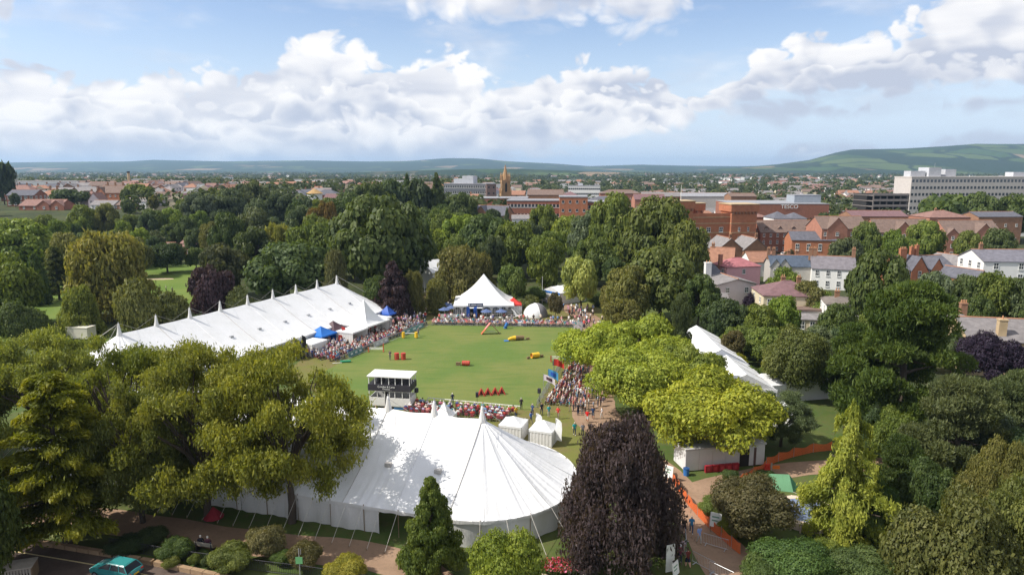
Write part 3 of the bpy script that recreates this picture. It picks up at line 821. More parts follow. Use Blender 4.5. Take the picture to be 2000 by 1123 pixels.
# ------------------------------------------------------------------ the trees one can tell apart
# (column, top row, width in the photo, distance, habit, colour, label[, options])
T = [
 # foreground
 (565, 682, 345, 60, 'feather', (0.150, 0.152, 0.026), 'tall airy feathery tree with dark trunk at the front of the big marquee', {'v': 1}),
 (398, 684, 330, 60.5, 'feather', (0.145, 0.145, 0.026), 'airy feathery tree second from the right in the row before the marquee', {}),
 (240, 672, 270, 65, 'feather', (0.135, 0.138, 0.026), 'airy feathery tree behind the golden-tipped conifer', {'v': 1}),
 (95, 655, 260, 74, 'feather', (0.130, 0.135, 0.026), 'feathery tree in the row second from the left picture edge', {}),
 (-45, 645, 260, 78, 'feather', (0.125, 0.130, 0.026), 'feathery tree cut by the left picture edge', {'v': 1}),
 (120, 735, 360, 56, 'cedar', (0.135, 0.140, 0.012), 'broad conifer with golden-tipped tiers beside the road', {}),
 (-60, 790, 240, 52, 'cedar', (0.105, 0.105, 0.012), 'dark tiered conifer at the left picture edge beside the road', {}),
 (-190, 650, 260, 66, 'feather', (0.125, 0.130, 0.026), 'feathery tree just outside the left picture edge', {}),
 (-260, 760, 300, 50, 'cedar', (0.095, 0.095, 0.012), 'tiered conifer beyond the left picture edge', {}),
 (270, 760, 230, 60, 'feather', (0.100, 0.108, 0.024), 'low dark feathery tree between the conifer and the trunk row', {'v': 1}),
 (-80, 900, 260, 46, 'broad', (0.060, 0.075, 0.020), 'dark broadleaf tree over the road at the left edge', {}),
 (842, 938, 160, 52, 'conic', (0.075, 0.100, 0.018), 'upright pyramidal green tree in front of the marquee', {}),
 (990, 1030, 180, 46, 'shrub', (0.125, 0.150, 0.024), 'round lime green tree in front of the rounded marquee end', {'cat': 'tree'}),
 (1212, 830, 280, 54, 'weep', (0.058, 0.037, 0.043), 'weeping dark purple beech beside the path', {}),
 # lime trees right of the arena
 (1168, 640, 165, 104, 'broad', (0.228, 0.245, 0.028), 'bright lime green tree leaning over the right crowd', {}),
 (1262, 628, 180, 100, 'oak', (0.198, 0.216, 0.030), 'wide lime green tree in the middle of the group beside the arena', {}),
 (1250, 690, 210, 88, 'broad', (0.200, 0.212, 0.030), 'low lime green tree spreading over the path', {'v': 1}),
 (1348, 678, 150, 90, 'oak', (0.172, 0.188, 0.030), 'lime green tree next to the white framed marquee', {'v': 1}),
 (1394, 744, 275, 75.5, 'broad', (0.225, 0.225, 0.026), 'yellow-tipped spreading tree over the white cabin', {'v': 2}),
 (1326, 583, 76, 101, 'pine', (0.075, 0.085, 0.040), 'grey green pine rising behind the lime trees', {'lod': 0}),
 # right side
 (1762, 566, 310, 84, 'pine', (0.060, 0.085, 0.016), 'large dark green pine with pale trunk at the right', {}),
 (1668, 640, 170, 92, 'pine', (0.052, 0.078, 0.018), 'smaller pine left of the large pine', {'v': 1}),
 (1560, 652, 150, 96, 'broad', (0.110, 0.115, 0.034), 'olive birch next to the white framed marquee gable', {}),
 (1530, 768, 130, 78, 'feather', (0.085, 0.100, 0.045), 'small silver-leaved tree by the picket fence', {}),
 (1655, 788, 240, 58, 'larch', (0.165, 0.178, 0.030), 'golden green conical conifer with drooping sprays', {}),
 (1935, 652, 130, 100, 'oak', (0.030, 0.018, 0.032), 'dark plum tree below the slate-roofed house', {}),
 (1870, 745, 260, 68, 'pine', (0.085, 0.092, 0.034), 'broad grey green pine at the lower right', {'v': 1}),
 (1990, 735, 200, 72, 'pine', (0.075, 0.085, 0.034), 'grey green pine at the right picture edge', {}),
 (1760, 860, 160, 62, 'pine', (0.055, 0.075, 0.022), 'low dark pine behind the golden conifer', {'v': 1}),
 (1865, 985, 270, 44, 'broad', (0.085, 0.088, 0.030), 'olive bushy tree at the lower right corner', {}),
 (1995, 955, 170, 46, 'broad', (0.080, 0.090, 0.024), 'dense green tree at the right bottom corner', {'v': 1}),
 (1470, 948, 190, 58, 'broad', (0.085, 0.075, 0.030), 'brownish small tree beside the orange netting', {'v': 1}),
 # middle distance, left
 (215, 455, 185, 150, 'weep', (0.165, 0.152, 0.036), 'huge olive gold willow beside the golf course', {}),
 (155, 563, 84, 134, 'weep', (0.130, 0.145, 0.030), 'weeping yellow green willow left of the long marquee', {'v': 1}),
 (15, 505, 130, 142, 'broad', (0.110, 0.125, 0.026), 'light green tree at the left edge beyond the row', {}),
 (72, 498, 62, 165, 'conic', 'dark', 'dark spruce left of the golden willow', {}),
 (112, 486, 84, 172, 'cedar', (0.055, 0.062, 0.020), 'dark spreading cedar left of the golden willow', {}),
 (40, 436, 150, 205, 'oak', 'bright', 'bright green oak at the left behind the cedar', {}),
 (325, 478, 72, 218, 'broad', 'dark', 'dark round tree standing on the golf course', {}),
 (382, 486, 44, 224, 'broad', 'green', 'small round tree at the edge of the golf green', {}),
 (268, 545, 90, 128, 'shrub', 'olive', 'olive bush at the foot of the golden willow', {}),
 (440, 470, 105, 176, 'tall', (0.050, 0.055, 0.024), 'dark mixed tree right of the golf green', {}),
 (418, 528, 90, 140, 'broad', 'purple', 'purple-leaved tree above the long marquee ridge', {}),
 (495, 452, 90, 205, 'oak', 'dark', 'dark oak behind the purple tree', {}),
 (545, 438, 80, 210, 'weep', (0.170, 0.155, 0.038), 'pale yellow willow among the dark oaks', {}),
 (562, 482, 190, 168, 'oak', 'blue', 'wide blue green tree behind the long marquee', {}),
 (615, 440, 110, 205, 'broad', 'green', 'green tree right of the pale willow', {}),
 (635, 402, 64, 235, 'broad', 'rust', 'rusty brown tree in the wood', {}),
 (655, 490, 60, 160, 'weep', (0.095, 0.095, 0.036), 'slim olive birch behind the marquee ridge end', {}),
 (748, 396, 205, 180, 'oak', (0.066, 0.086, 0.022), 'huge dark round oak in the centre left', {}),
 (690, 428, 90, 200, 'oak', (0.070, 0.090, 0.036), 'grey green tree left of the huge oak', {}),
 (815, 430, 70, 215, 'oak', 'dark', 'dark tree right of the huge oak', {}),
 (768, 515, 105, 150, 'conic', 'purple', 'dark purple beech behind the blue gazebo row', {}),
 (735, 545, 60, 152, 'broad', 'dark', 'low dark tree left of the purple beech', {}),
 (842, 452, 62, 225, 'broad', 'lime', 'small yellow green tree above the far white marquee', {}),
 (873, 413, 84, 262, 'broad', 'green', 'green tree above the birches', {}),
 (896, 482, 118, 166, 'weep', (0.110, 0.104, 0.036), 'large olive birch left of the peaked pavilion', {}),
 (938, 495, 66, 174, 'weep', (0.135, 0.120, 0.034), 'golden birch behind the peaked pavilion', {}),
 (808, 530, 52, 152, 'weep', (0.120, 0.112, 0.036), 'slim birch beside the orange inflatable tube', {}),
 (852, 545, 60, 156, 'weep', (0.105, 0.105, 0.036), 'drooping birch beside the bandstand boat', {}),
 (900, 428, 96, 226, 'oak', 'bright', 'bright oak behind the olive birch', {}),
 (950, 426, 110, 222, 'oak', 'dark', 'dark oak behind the peaked pavilion', {}),
 (1005, 440, 100, 212, 'oak', 'green', 'green oak behind the round tree', {}),
 (1003, 522, 64, 163, 'broad', 'green', 'round green tree right of the peaked pavilion', {}),
 (1065, 458, 84, 176, 'tall', 'green', 'tall dense green tree behind the dome tent', {}),
 (1060, 408, 70, 262, 'oak', 'green', 'green tree before the red brick office', {}),
 (1135, 508, 80, 158, 'broad', 'pale', 'pale yellow tree beside the white food tent', {}),
 (1112, 428, 70, 246, 'broad', 'lime', 'yellow green tree left of the tall oak clump', {}),
 (1150, 420, 90, 232, 'oak', 'grey', 'grey green tree in the tall clump', {}),
 (1200, 388, 105, 222, 'oak', 'green', 'tall oak at the top of the centre clump', {}),
 (1160, 470, 90, 190, 'oak', 'green', 'oak below the tall clump', {}),
 (1205, 500, 70, 180, 'tall', 'dark', 'dark tree between the tall clump and the broad oak', {}),
 (1290, 398, 160, 190, 'oak', (0.088, 0.098, 0.022), 'broad olive oak in front of the brick barracks', {}),
 (1340, 440, 90, 178, 'oak', (0.092, 0.100, 0.022), 'oak right of the broad olive oak by the barracks', {}),
 (1290, 492, 165, 148, 'oak', (0.090, 0.102, 0.026), 'large olive oak below the barracks oak', {}),
 (1195, 560, 60, 150, 'broad', 'olive', 'small olive tree at the far right arena corner', {}),
 (1215, 590, 80, 130, 'broad', 'olive', 'olive tree beside the right arena corner', {}),
 (1365, 545, 80, 140, 'oak', 'dark', 'dark oak left of the white cottage', {}),
 (1085, 575, 30, 150, 'broad', 'brown', 'thin brownish sapling beside the dome tent', {}),
 # around the houses on the right
 (1715, 500, 130, 130, 'oak', (0.062, 0.078, 0.020), 'dark green oak right of the white villa', {}),
 (1825, 538, 90, 146, 'oak', 'grey', 'grey green tree below the brick gabled house', {}),
 (1885, 545, 74, 142, 'oak', 'dark', 'dark tree left of the white apartment house', {}),
 (1950, 540, 96, 138, 'broad', 'green', 'green bushy tree below the white apartment house', {}),
 (2010, 545, 90, 134, 'broad', 'grey', 'grey green tree at the right edge below the apartment house', {}),
 (1692, 440, 64, 232, 'oak', 'green', 'round street tree left of the long brick terrace', {}),
 (1745, 454, 50, 226, 'broad', 'bright', 'small round street tree between brick gables', {}),
 (1808, 438, 80, 236, 'oak', 'bright', 'wide street tree before the middle brick terrace', {}),
 (1890, 456, 56, 226, 'oak', 'green', 'round street tree before the right brick terrace', {}),
 (1948, 452, 70, 230, 'oak', 'dark', 'dark tree right of the right brick terrace', {}),
 (1645, 470, 70, 205, 'broad', 'grey', 'grey green tree right of the brick hall', {}),
 (1540, 492, 26, 205, 'broad', 'brown', 'little tree between the brick hall and the terrace', {}),
 (1850, 385, 110, 330, 'oak', 'dark', 'dark tree left in front of the pale office block', {}),
 (1910, 382, 80, 325, 'oak', 'dark', 'dark tree in the middle before the pale office block', {}),
 (1985, 385, 100, 320, 'oak', 'dark', 'dark tree right in front of the pale office block', {}),
 (1530, 522, 74, 160, 'shrub', 'bright', 'bright green creeper on the blue-roofed house', {'cat': 'shrub'}),
 (1420, 590, 110, 130, 'oak', 'deep', 'deep shaded tree below the pink cottage', {}),
 (1480, 600, 80, 126, 'oak', 'green', 'green tree beside the purple garden bush', {}),
 (1530, 585, 70, 128, 'broad', 'bright', 'bright green garden tree before the cream house', {}),
 (1455, 640, 100, 118, 'oak', 'green', 'green garden tree above the marquee roof', {}),
 (1505, 645, 90, 112, 'oak', 'green', 'dense garden tree right of the marquee roof', {}),
 (1430, 650, 50, 112, 'broad', 'brown', 'brownish bush beside the marquee roof', {}),
 (1600, 640, 80, 116, 'oak', 'grey', 'grey green garden tree below the cream house', {}),
 (1640, 600, 80, 120, 'oak', 'dark', 'dark garden tree below the small white house', {}),
 (1465, 573, 34, 140, 'shrub', 'plum', 'purple garden bush by the cream house', {}),
 (1580, 555, 70, 148, 'broad', 'olive', 'olive garden tree behind the cream house', {}),
 (1610, 570, 60, 146, 'shrub', 'bright', 'bright hedge tree below the white villa', {}),
 (1395, 600, 50, 122, 'conic', 'deep', 'dark conifer left of the deep shaded tree', {}),
 # tall trees behind, left and centre
 (395, 372, 74, 305, 'tall', 'grey', 'tall grey poplar leftmost of the poplar row', {}),
 (448, 364, 76, 312, 'tall', 'grey', 'tall grey poplar in the middle of the row', {}),
 (505, 348, 62, 322, 'tall', 'grey', 'tallest poplar right in the row', {}),
 (548, 374, 66, 318, 'tall', 'blue', 'blue green poplar right of the tallest', {}),
 (138, 372, 70, 395, 'oak', 'deep', 'large dark oak among the left houses', {}),
 (272, 362, 56, 430, 'oak', 'green', 'round oak beside the brown terrace', {}),
 (12, 321, 46, 420, 'oak', 'deep', 'big dark tree on the skyline at the left edge', {}),
 (680, 385, 90, 285, 'oak', 'dark', 'dark tree left of the conifers', {}),
 (725, 362, 80, 320, 'oak', 'dark', 'dark tree behind the huge oak', {}),
 (770, 356, 60, 330, 'oak', 'blue', 'blue green tree beside the tall conifer', {}),
 (797, 342, 34, 335, 'conic', 'dark', 'slim tall conifer left of the pair', {'lod': 1}),
 (820, 355, 56, 330, 'oak', 'deep', 'deep green tree between the tall conifers', {}),
 (854, 342, 52, 330, 'conic', 'dark', 'broad tall conifer left of the grey office', {'lod': 1}),
 (905, 383, 70, 300, 'oak', 'dark', 'dark tree below the grey office block', {}),
 (960, 405, 50, 290, 'tall', 'deep', 'dark tree before the slate-roofed school', {}),
 (990, 410, 30, 270, 'conic', 'grey', 'grey conifer right of the slate-roofed school', {}),
]
for px, yt, wd, D, kind, col, lab, kw in T:
    kw = dict(kw)
    kw.setdefault('cat', 'shrub' if kind == 'shrub' else 'tree')
    tree(px, yt, wd, D, kind, col, lab, **kw)

# shrubs of the near borders
S = [
 (445, 1062, 100, G(445, 1112)[1], (0.120, 0.135, 0.030), 'light green shrub right of the park bench'), (512, 1025, 90, G(512, 1085)[1], (0.105, 0.090, 0.040), 'rusty leaved shrub left of the path lamp'),
 (590, 1055, 80, G(590, 1108)[1], (0.095, 0.085, 0.036), 'rusty brown shrub beside the green sign'), (545, 1075, 50, G(545, 1102)[1], (0.075, 0.110, 0.024), 'small green shrub between the rusty shrubs'),
 (335, 1050, 80, G(335, 1092)[1], (0.060, 0.085, 0.022), 'dark shrub behind the teal car'), (372, 1080, 30, G(372, 1104)[1], (0.115, 0.130, 0.024), 'small ball shrub below the park bench'),
 (400, 1082, 34, G(400, 1107)[1], (0.070, 0.090, 0.036), 'grey low shrub below the park bench'), (325, 1085, 40, G(325, 1110)[1], (0.120, 0.130, 0.036), 'pale leaved shrub by the kerb'),
 (672, 1088, 96, G(672, 1132)[1], (0.210, 0.190, 0.028), 'golden yellow shrub at the bottom edge'), (1560, 1062, 190, G(1560, 1135)[1], (0.060, 0.095, 0.024), 'dense green hedge shrub behind the white sign'),
 (1500, 1085, 110, G(1500, 1140)[1], (0.070, 0.100, 0.026), 'low hedge shrub left of the white sign'), (1690, 1075, 160, G(1690, 1140)[1], (0.075, 0.100, 0.030), 'green shrub below the golden conifer'),
 (1400, 968, 70, G(1400, 1010)[1], (0.110, 0.130, 0.030), 'bright green shrub behind the white notice board'), (1430, 1010, 60, G(1430, 1045)[1], (0.150, 0.150, 0.022), 'yellow flowering shrub beside the notice board'),
 (1500, 918, 50, 68, (0.060, 0.085, 0.022), 'small dark shrub on the grass island'), (1430, 915, 40, 68, (0.060, 0.080, 0.024), 'small shrub at the path fork'),
 (1770, 985, 110, G(1770, 1040)[1], (0.075, 0.105, 0.026), 'leafy shrub right of the golden conifer'), (1700, 1000, 70, G(1700, 1050)[1], (0.085, 0.105, 0.030), 'shrub at the foot of the golden conifer'),
 (1620, 1050, 70, G(1620, 1110)[1], (0.120, 0.140, 0.026), 'yellow green shrub below the golden conifer'), (240, 1050, 90, G(240, 1078)[1], (0.035, 0.050, 0.018), 'dark shaded shrub at the kerb'),
 (290, 1030, 70, G(290, 1062)[1], (0.040, 0.055, 0.020), 'dark shrub below the feathery trees'),
 (1440, 690, 50, 108, (0.190, 0.175, 0.020), 'yellow flowering shrub above the marquee roof'), (1510, 680, 40, 106, (0.170, 0.160, 0.024), 'yellow green bush left of the olive birch'),
 (1468, 715, 50, 101, (0.075, 0.105, 0.024), 'green bush beside the marquee eave'), (1730, 930, 60, 58, (0.050, 0.075, 0.022), 'dark bush below the large pine'),
 (60, 600, 70, 128, (0.080, 0.100, 0.028), 'green bush between the left trees'), (25, 590, 80, 126, (0.075, 0.095, 0.026), 'bush at the left edge below the light green tree'),
 (330, 570, 80, 134, (0.085, 0.090, 0.028), 'bushy scrub left of the purple tree'), (470, 560, 60, 138, (0.080, 0.085, 0.026), 'scrub behind the marquee masts'),
 (800, 575, 40, 152, (0.090, 0.100, 0.026), 'small bush at the gazebo row end'), (1045, 560, 50, 168, (0.070, 0.095, 0.024), 'bush behind the dome tent'),
 (1035, 575, 40, 160, (0.090, 0.100, 0.030), 'bush left of the food tent'), (1168, 572, 50, 165, (0.070, 0.090, 0.024), 'bush behind the far right walkers'),
]
for px, yt, wd, D, col, lab in S:
    tree(px, yt, wd, D, 'shrub', col, lab, cat='shrub', lod=0 if D < 75 else 1, v=0)

# ------------------------------------------------------------------ wooded belts: many look-alike trees
BUILT = []          # (x, y, radius) kept free of trees; filled as buildings go up


def belt(x0, x1, D0, D1, n, hmin, hmax, cols, label, group, kinds=('oak', 'broad', 'tall'), gap=0.62, seed=1):
    q = random.Random(seed)
    k = tries = 0
    while k < n and tries < n * 30:
        tries += 1
        D = q.uniform(D0, D1)
        px = q.uniform(x0, x1)
        X = AX(px, D, 5)
        h = q.uniform(hmin, hmax)
        r = h * q.uniform(0.30, 0.46)
        if any((X - a) ** 2 + (D - b) ** 2 < ((r + c) * gap) ** 2 for a, b, c in TREES):
            continue
        if any(math.hypot(X - a, D - b) < r * 0.8 + c for a, b, c in BUILT):
            continue
        tree(px, 0, 0, D, q.choice(kinds), q.choice(cols), label, group, h=h, r=r)
        k += 1
# ------------------------------------------------------------------ marquees and tents
def canvas_mat(name, col, bump=0.25, trans=0.12):
    m = bpy.data.materials.new(name)
    m.use_nodes = True
    m.node_tree.nodes.clear()
    k = NT(m.node_tree)
    t = k.n('ShaderNodeTexCoord')
    nz = k.n('ShaderNodeTexNoise', inp={'Vector': t.outputs['Object'], 'Scale': 0.35, 'Detail': 6.0, 'Roughness': 0.65})
    sp = k.n('ShaderNodeTexNoise', inp={'Vector': t.outputs['Object'], 'Scale': 2.4, 'Detail': 5.0, 'Roughness': 0.7})
    c = k.mix(k.mr(nz.outputs['Fac'], 0.35, 0.75), col, tuple(x * y for x, y in zip(col, (0.90, 0.90, 0.885))))
    c = k.mix(k.mr(sp.outputs['Fac'], 0.62, 0.82, 0.0, 0.5), c, tuple(x * y for x, y in zip(col, (0.78, 0.78, 0.76))))
    wr = k.n('ShaderNodeTexNoise', inp={'Vector': k.n('ShaderNodeMapping', inp={0: t.outputs['Object'], 3: (1.6, 0.35, 0.5)}).outputs[0], 'Scale': 2.0, 'Detail': 3.0})
    bp = k.n('ShaderNodeBump', inp={'Strength': bump, 'Distance': 0.12, 'Height': wr.outputs['Fac']})
    d = k.n('ShaderNodeBsdfPrincipled', inp={'Base Color': c, 'Roughness': 0.55, 'Specular IOR Level': 0.3})
    m.node_tree.links.new(bp.outputs[0], d.inputs['Normal'])
    tr = k.n('ShaderNodeBsdfTranslucent', inp={0: c})
    mx = k.n('ShaderNodeMixShader', inp={0: trans, 1: d.outputs[0], 2: tr.outputs[0]})
    k.n('ShaderNodeOutputMaterial', inp={0: mx.outputs[0]})
    return m


m_canvas = canvas_mat('white_canvas', (0.80, 0.80, 0.81))
m_wallc = canvas_mat('wall_canvas', (0.72, 0.71, 0.70), 0.4)
m_rope = mat('rope', (0.55, 0.52, 0.47), 0.9)
m_seam = mat('seam_lacing', (0.42, 0.40, 0.38), 0.9)
m_clear = mat('clear_pvc', (0.28, 0.31, 0.36), 0.15, 0.2, 0.5, spec=0.8)
m_steel = mat('galvanised_steel', (0.42, 0.43, 0.45), 0.45, 0.1, 2.0, metal=0.6)
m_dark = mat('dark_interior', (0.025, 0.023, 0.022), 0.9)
m_wood = mat('wood', (0.22, 0.15, 0.09), 0.8)


def marquee(label, A, ang, L, hw, eave, ridge, bay, wall_style, open_bays=(), sag=0.35, cone=1.7, ropes=True, cables=False, folds=0.05, ends=(True, True), psag=0.16):
    """pole marquee: local x along the ridge from the mast over A, local y to the back; front is -y"""
    t = thing('marquee', label, 'marquee', (A[0], A[1], 0), ang)
    nb = int(round(L / bay))
    bay = L / nb
    NU, NV = 22, 20

    def ztop(s):
        return ridge - sag * math.sin(math.pi * s / bay) ** 2 if 0 < s < L else ridge

    def zroof(s, tt, rip):
        z = eave + (ztop(s) - eave) * (1 - tt) ** 1.10
        return z - 0.10 * math.sin(math.pi * tt) + rip

    for sd in (-1, 1):
        for k in range(nb):
            V = []
            for i in range(NU):
                for j in range(NV):
                    s = (k + i / (NU - 1)) * bay
                    tt = j / (NV - 1)
                    u = i / (NU - 1)
                    rip = -psag * math.sin(math.pi * u) * math.sin(math.pi * tt) + folds * tt * (0.8 * math.sin(s * 7.2 + 2.3 * math.sin(tt * 4 + k * 2)) + 0.5 * math.sin(s * 17 + 3 * math.sin(tt * 3 + k))) * math.sin(math.pi * u) - 0.10 * tt ** 4 * abs(math.sin(3 * math.pi * u))
                    V.append((s, sd * tt * hw, zroof(s, tt, rip)))
            fc = grid_faces(NU, NV)
            ob('roof_panel', np_mesh('roof_panel', np.array(V), fc if sd > 0 else fc[:, ::-1], m_canvas, True), t)
    nw = 9
    for e, on in ((0, ends[0]), (1, ends[1])):
        if not on:
            continue
        cx, a0 = (0, 90) if e == 0 else (L, -90)
        for k in range(nw):
            V = []
            for i in range(NU):
                for j in range(NV):
                    u = i / (NU - 1)
                    q = R(a0 + 180 * (k + u) / nw)
                    tt = j / (NV - 1)
                    rip = -0.22 * math.sin(math.pi * u) * math.sin(math.pi * tt) ** 0.8 + folds * tt ** 1.3 * (0.9 * math.sin((k + u) * 25 + 2.2 * math.sin(k * 3 + u * 2)) + 0.7 * math.sin((k + u) * 61 + 3 * math.sin(k * 1.7 + tt * 2))) - 0.08 * tt ** 4 * abs(math.sin(3 * math.pi * u))
                    V.append((cx + math.cos(q) * tt * hw, math.sin(q) * tt * hw, zroof(0, tt, rip)))
            fc = grid_faces(NU, NV)
            ob('end_panel', np_mesh('end_panel', np.array(V), fc[:, ::-1], m_canvas, True), t)
    # laced seams
    for k in range(nb + 1):
        for sd in (-1, 1):
            b = MB()
            b.tube([(k * bay, sd * tt * hw, zroof(k * bay, tt, 0.03)) for tt in [x / 10 for x in range(11)]], 0.045, 0.045, 4)
            b.build('seam', m_seam if (k + (sd > 0)) % 2 else m_canvas, t)
    # eave line: front, right end, back, left end
    def edge(off=0.0):
        pts = []
        n = int(L / 0.25)
        for i in range(n + 1):
            pts.append((i / n * L, -hw - off))
        if ends[1]:
            pts += [(L + math.cos(R(-90 + 180 * i / 90)) * (hw + off), math.sin(R(-90 + 180 * i / 90)) * (hw + off)) for i in range(1, 90)]
        pts += [((1 - i / n) * L, hw + off) for i in range(n + 1)]
        if ends[0]:
            pts += [(math.cos(R(90 + 180 * i / 90)) * (hw + off), math.sin(R(90 + 180 * i / 90)) * (hw + off)) for i in range(1, 90)]
        return pts
    E_ = edge()
    n = len(E_)
    V = [(x, y, eave + 0.02) for x, y in E_] + [(x * 1.0, y, eave - 0.30 - 0.05 * math.sin(i * 0.9)) for i, (x, y) in enumerate(E_)]
    Fv = np.array([[i, (i + 1) % n, n + (i + 1) % n, n + i] for i in range(n)])
    ob('valance', np_mesh('valance', np.array(V), Fv, m_wallc, True), t)
    # walls, bay by bay
    W = edge(-0.12)
    seg = max(1, int(bay / 0.25))
    i = k = 0
    while i < n:
        j = min(n, i + seg)
        if k not in open_bays:
            idx = [q % n for q in range(i, j + 1)]
            m_ = len(idx)
            V = []
            for r_ in range(5):
                f = r_ / 4
                for c_, q in enumerate(idx):
                    x, y = W[q]
                    d = Vector((x - min(max(x, 0), L), y))
                    d = d.normalized() if d.length > 0 else Vector((0, 0))
                    o = 0.06 * math.sin(c_ * 0.9 + k) * (0.3 + f) + (0.10 * math.sin(c_ * 0.31) if f > 0 else 0)
                    V.append((x + d.x * o, y + d.y * o, (eave - 0.1) * (1 - f) + 0.03))
            fc = grid_faces(5, m_)
            p = ob('wall_panel', np_mesh('wall_panel', np.array(V), fc, m_wallc, True), t)
            if wall_style == 'clear' and k < nb:
                x0, x1 = W[i][0], W[j % n][0]
                for q in range(4):
                    xa, xb = x0 + (x1 - x0) * (q + 0.08) / 4, x0 + (x1 - x0) * (q + 0.92) / 4
                    MB().face([(xa, -hw - 0.08, 0.9), (xb, -hw - 0.08, 0.9), (xb, -hw - 0.08, eave - 0.32), (xa, -hw - 0.08, eave - 0.32)]).build('window_pane', m_clear, p)
        i, k = j, k + 1
    # masts with canvas caps
    for k in range(nb + 1):
        b = MB()
        b.sm = True
        prof = [(0.42, -0.25), (0.34, 0.12), (0.25, 0.5), (0.17, cone * 0.72), (0.10, cone)]
        for a_, z_ in prof:
            for q in range(12):
                b.v.append((k * bay + a_ * math.cos(q / 12 * 6.2832), a_ * math.sin(q / 12 * 6.2832), ridge + z_))
        for r_ in range(len(prof) - 1):
            for q in range(12):
                b.f.append([r_ * 12 + q, r_ * 12 + (q + 1) % 12, (r_ + 1) * 12 + (q + 1) % 12, (r_ + 1) * 12 + q])
                b.mi.append(0)
        b.f.append([(len(prof) - 1) * 12 + q for q in range(12)])
        b.mi.append(0)
        b.build('mast_cap', m_wallc, t)
        MB().cyl(k * bay, 0, 0, ridge + cone + 0.2, 0.06, 0.05, 8).build('mast', m_steel, t)
        if cables:
            for sg in (-1, 1):
                MB().tube([(k * bay, 0, ridge + cone), (k * bay + sg * bay * .5, 0.3, ridge + 0.15 - sag)], 0.014, 0.014, 4).build('cable', m_seam, t)
                if k in (0, nb):
                    ex = (-1 if k == 0 else 1)
                    MB().tube([(k * bay, 0, ridge + cone), (k * bay + ex * hw * .9, sg * hw * .45, eave + .6)], 0.03, 0.03, 4).build('cable', m_rope, t)
        else:
            for sg in (-1, 1):
                MB().tube([(k * bay, 0, ridge + cone * 0.8), (k * bay + 1.2, sg * 2.2, ridge - 0.9)], 0.025, 0.025, 4).build('cable', m_rope, t)
    if ropes:
        O_ = edge(2.6)
        kk = 0
        for i in range(0, n, 7):
            x, y = E_[i]
            if y > 1.5 and 0 <= x <= L:
                continue
            d = (Vector((x - min(max(x, 0), L), y))).normalized()
            ex = x + d.x * 2.7
            ey = y + d.y * 2.7
            rp_ = MB().tube([(x, y, eave), (ex, ey, 0.05)], 0.020, 0.020, 4).build('guy_rope', m_rope, t)
            MB().cyl(ex, ey, -0.1, 0.28, 0.035, 0.03, 5).build('stake', m_wood, rp_)
            if i % 14 == 0:
                MB().cyl(x - d.x * .1, y - d.y * .1, 0, eave + .1, 0.04, 0.04, 6).build('side_pole', m_wood, t)
            kk += 1
    # ventilation hoods
    for k in range(nb):
        s = (k + 0.5) * bay
        z = zroof(s, 0.55, 0)
        b = MB()
        b.box(s - .32, s + .32, -hw * .55 - .22, -hw * .55 + .18, z - .22, z + .16)
        b.build('vent', m_seam if not cables else m_steel, t)
    return t


mA = G(942, 818, 8.4)
mA = (mA[0] + 46.8 * math.cos(R(163)), mA[1] + 46.8 * math.sin(R(163)))      # far mast; the ridge then runs to the right, front towards the road
marquee('vast white pole marquee with rounded end filling the foreground centre', mA, R(-17), 46.8, 9.6, 2.6, 8.4, 5.2, 'plain', open_bays=(8,), folds=0.06, sag=.14, cone=1.35)
mB = G(658, 553, 8.6)
bB = G(233, 652, 8.6)
aB = math.atan2(bB[1] - mB[1], bB[0] - mB[0])
LB = math.hypot(bB[0] - mB[0], bB[1] - mB[1])
# its front faces the arena: run the ridge the other way so that local -y looks to the arena
marquee('long white marquee with nine masts along the left of the arena', bB, aB + math.pi, LB, 10.2, 2.9, 8.6, LB / 8, 'clear', sag=0.06, cone=1.6, ropes=False, cables=True, folds=0.015, psag=.05)


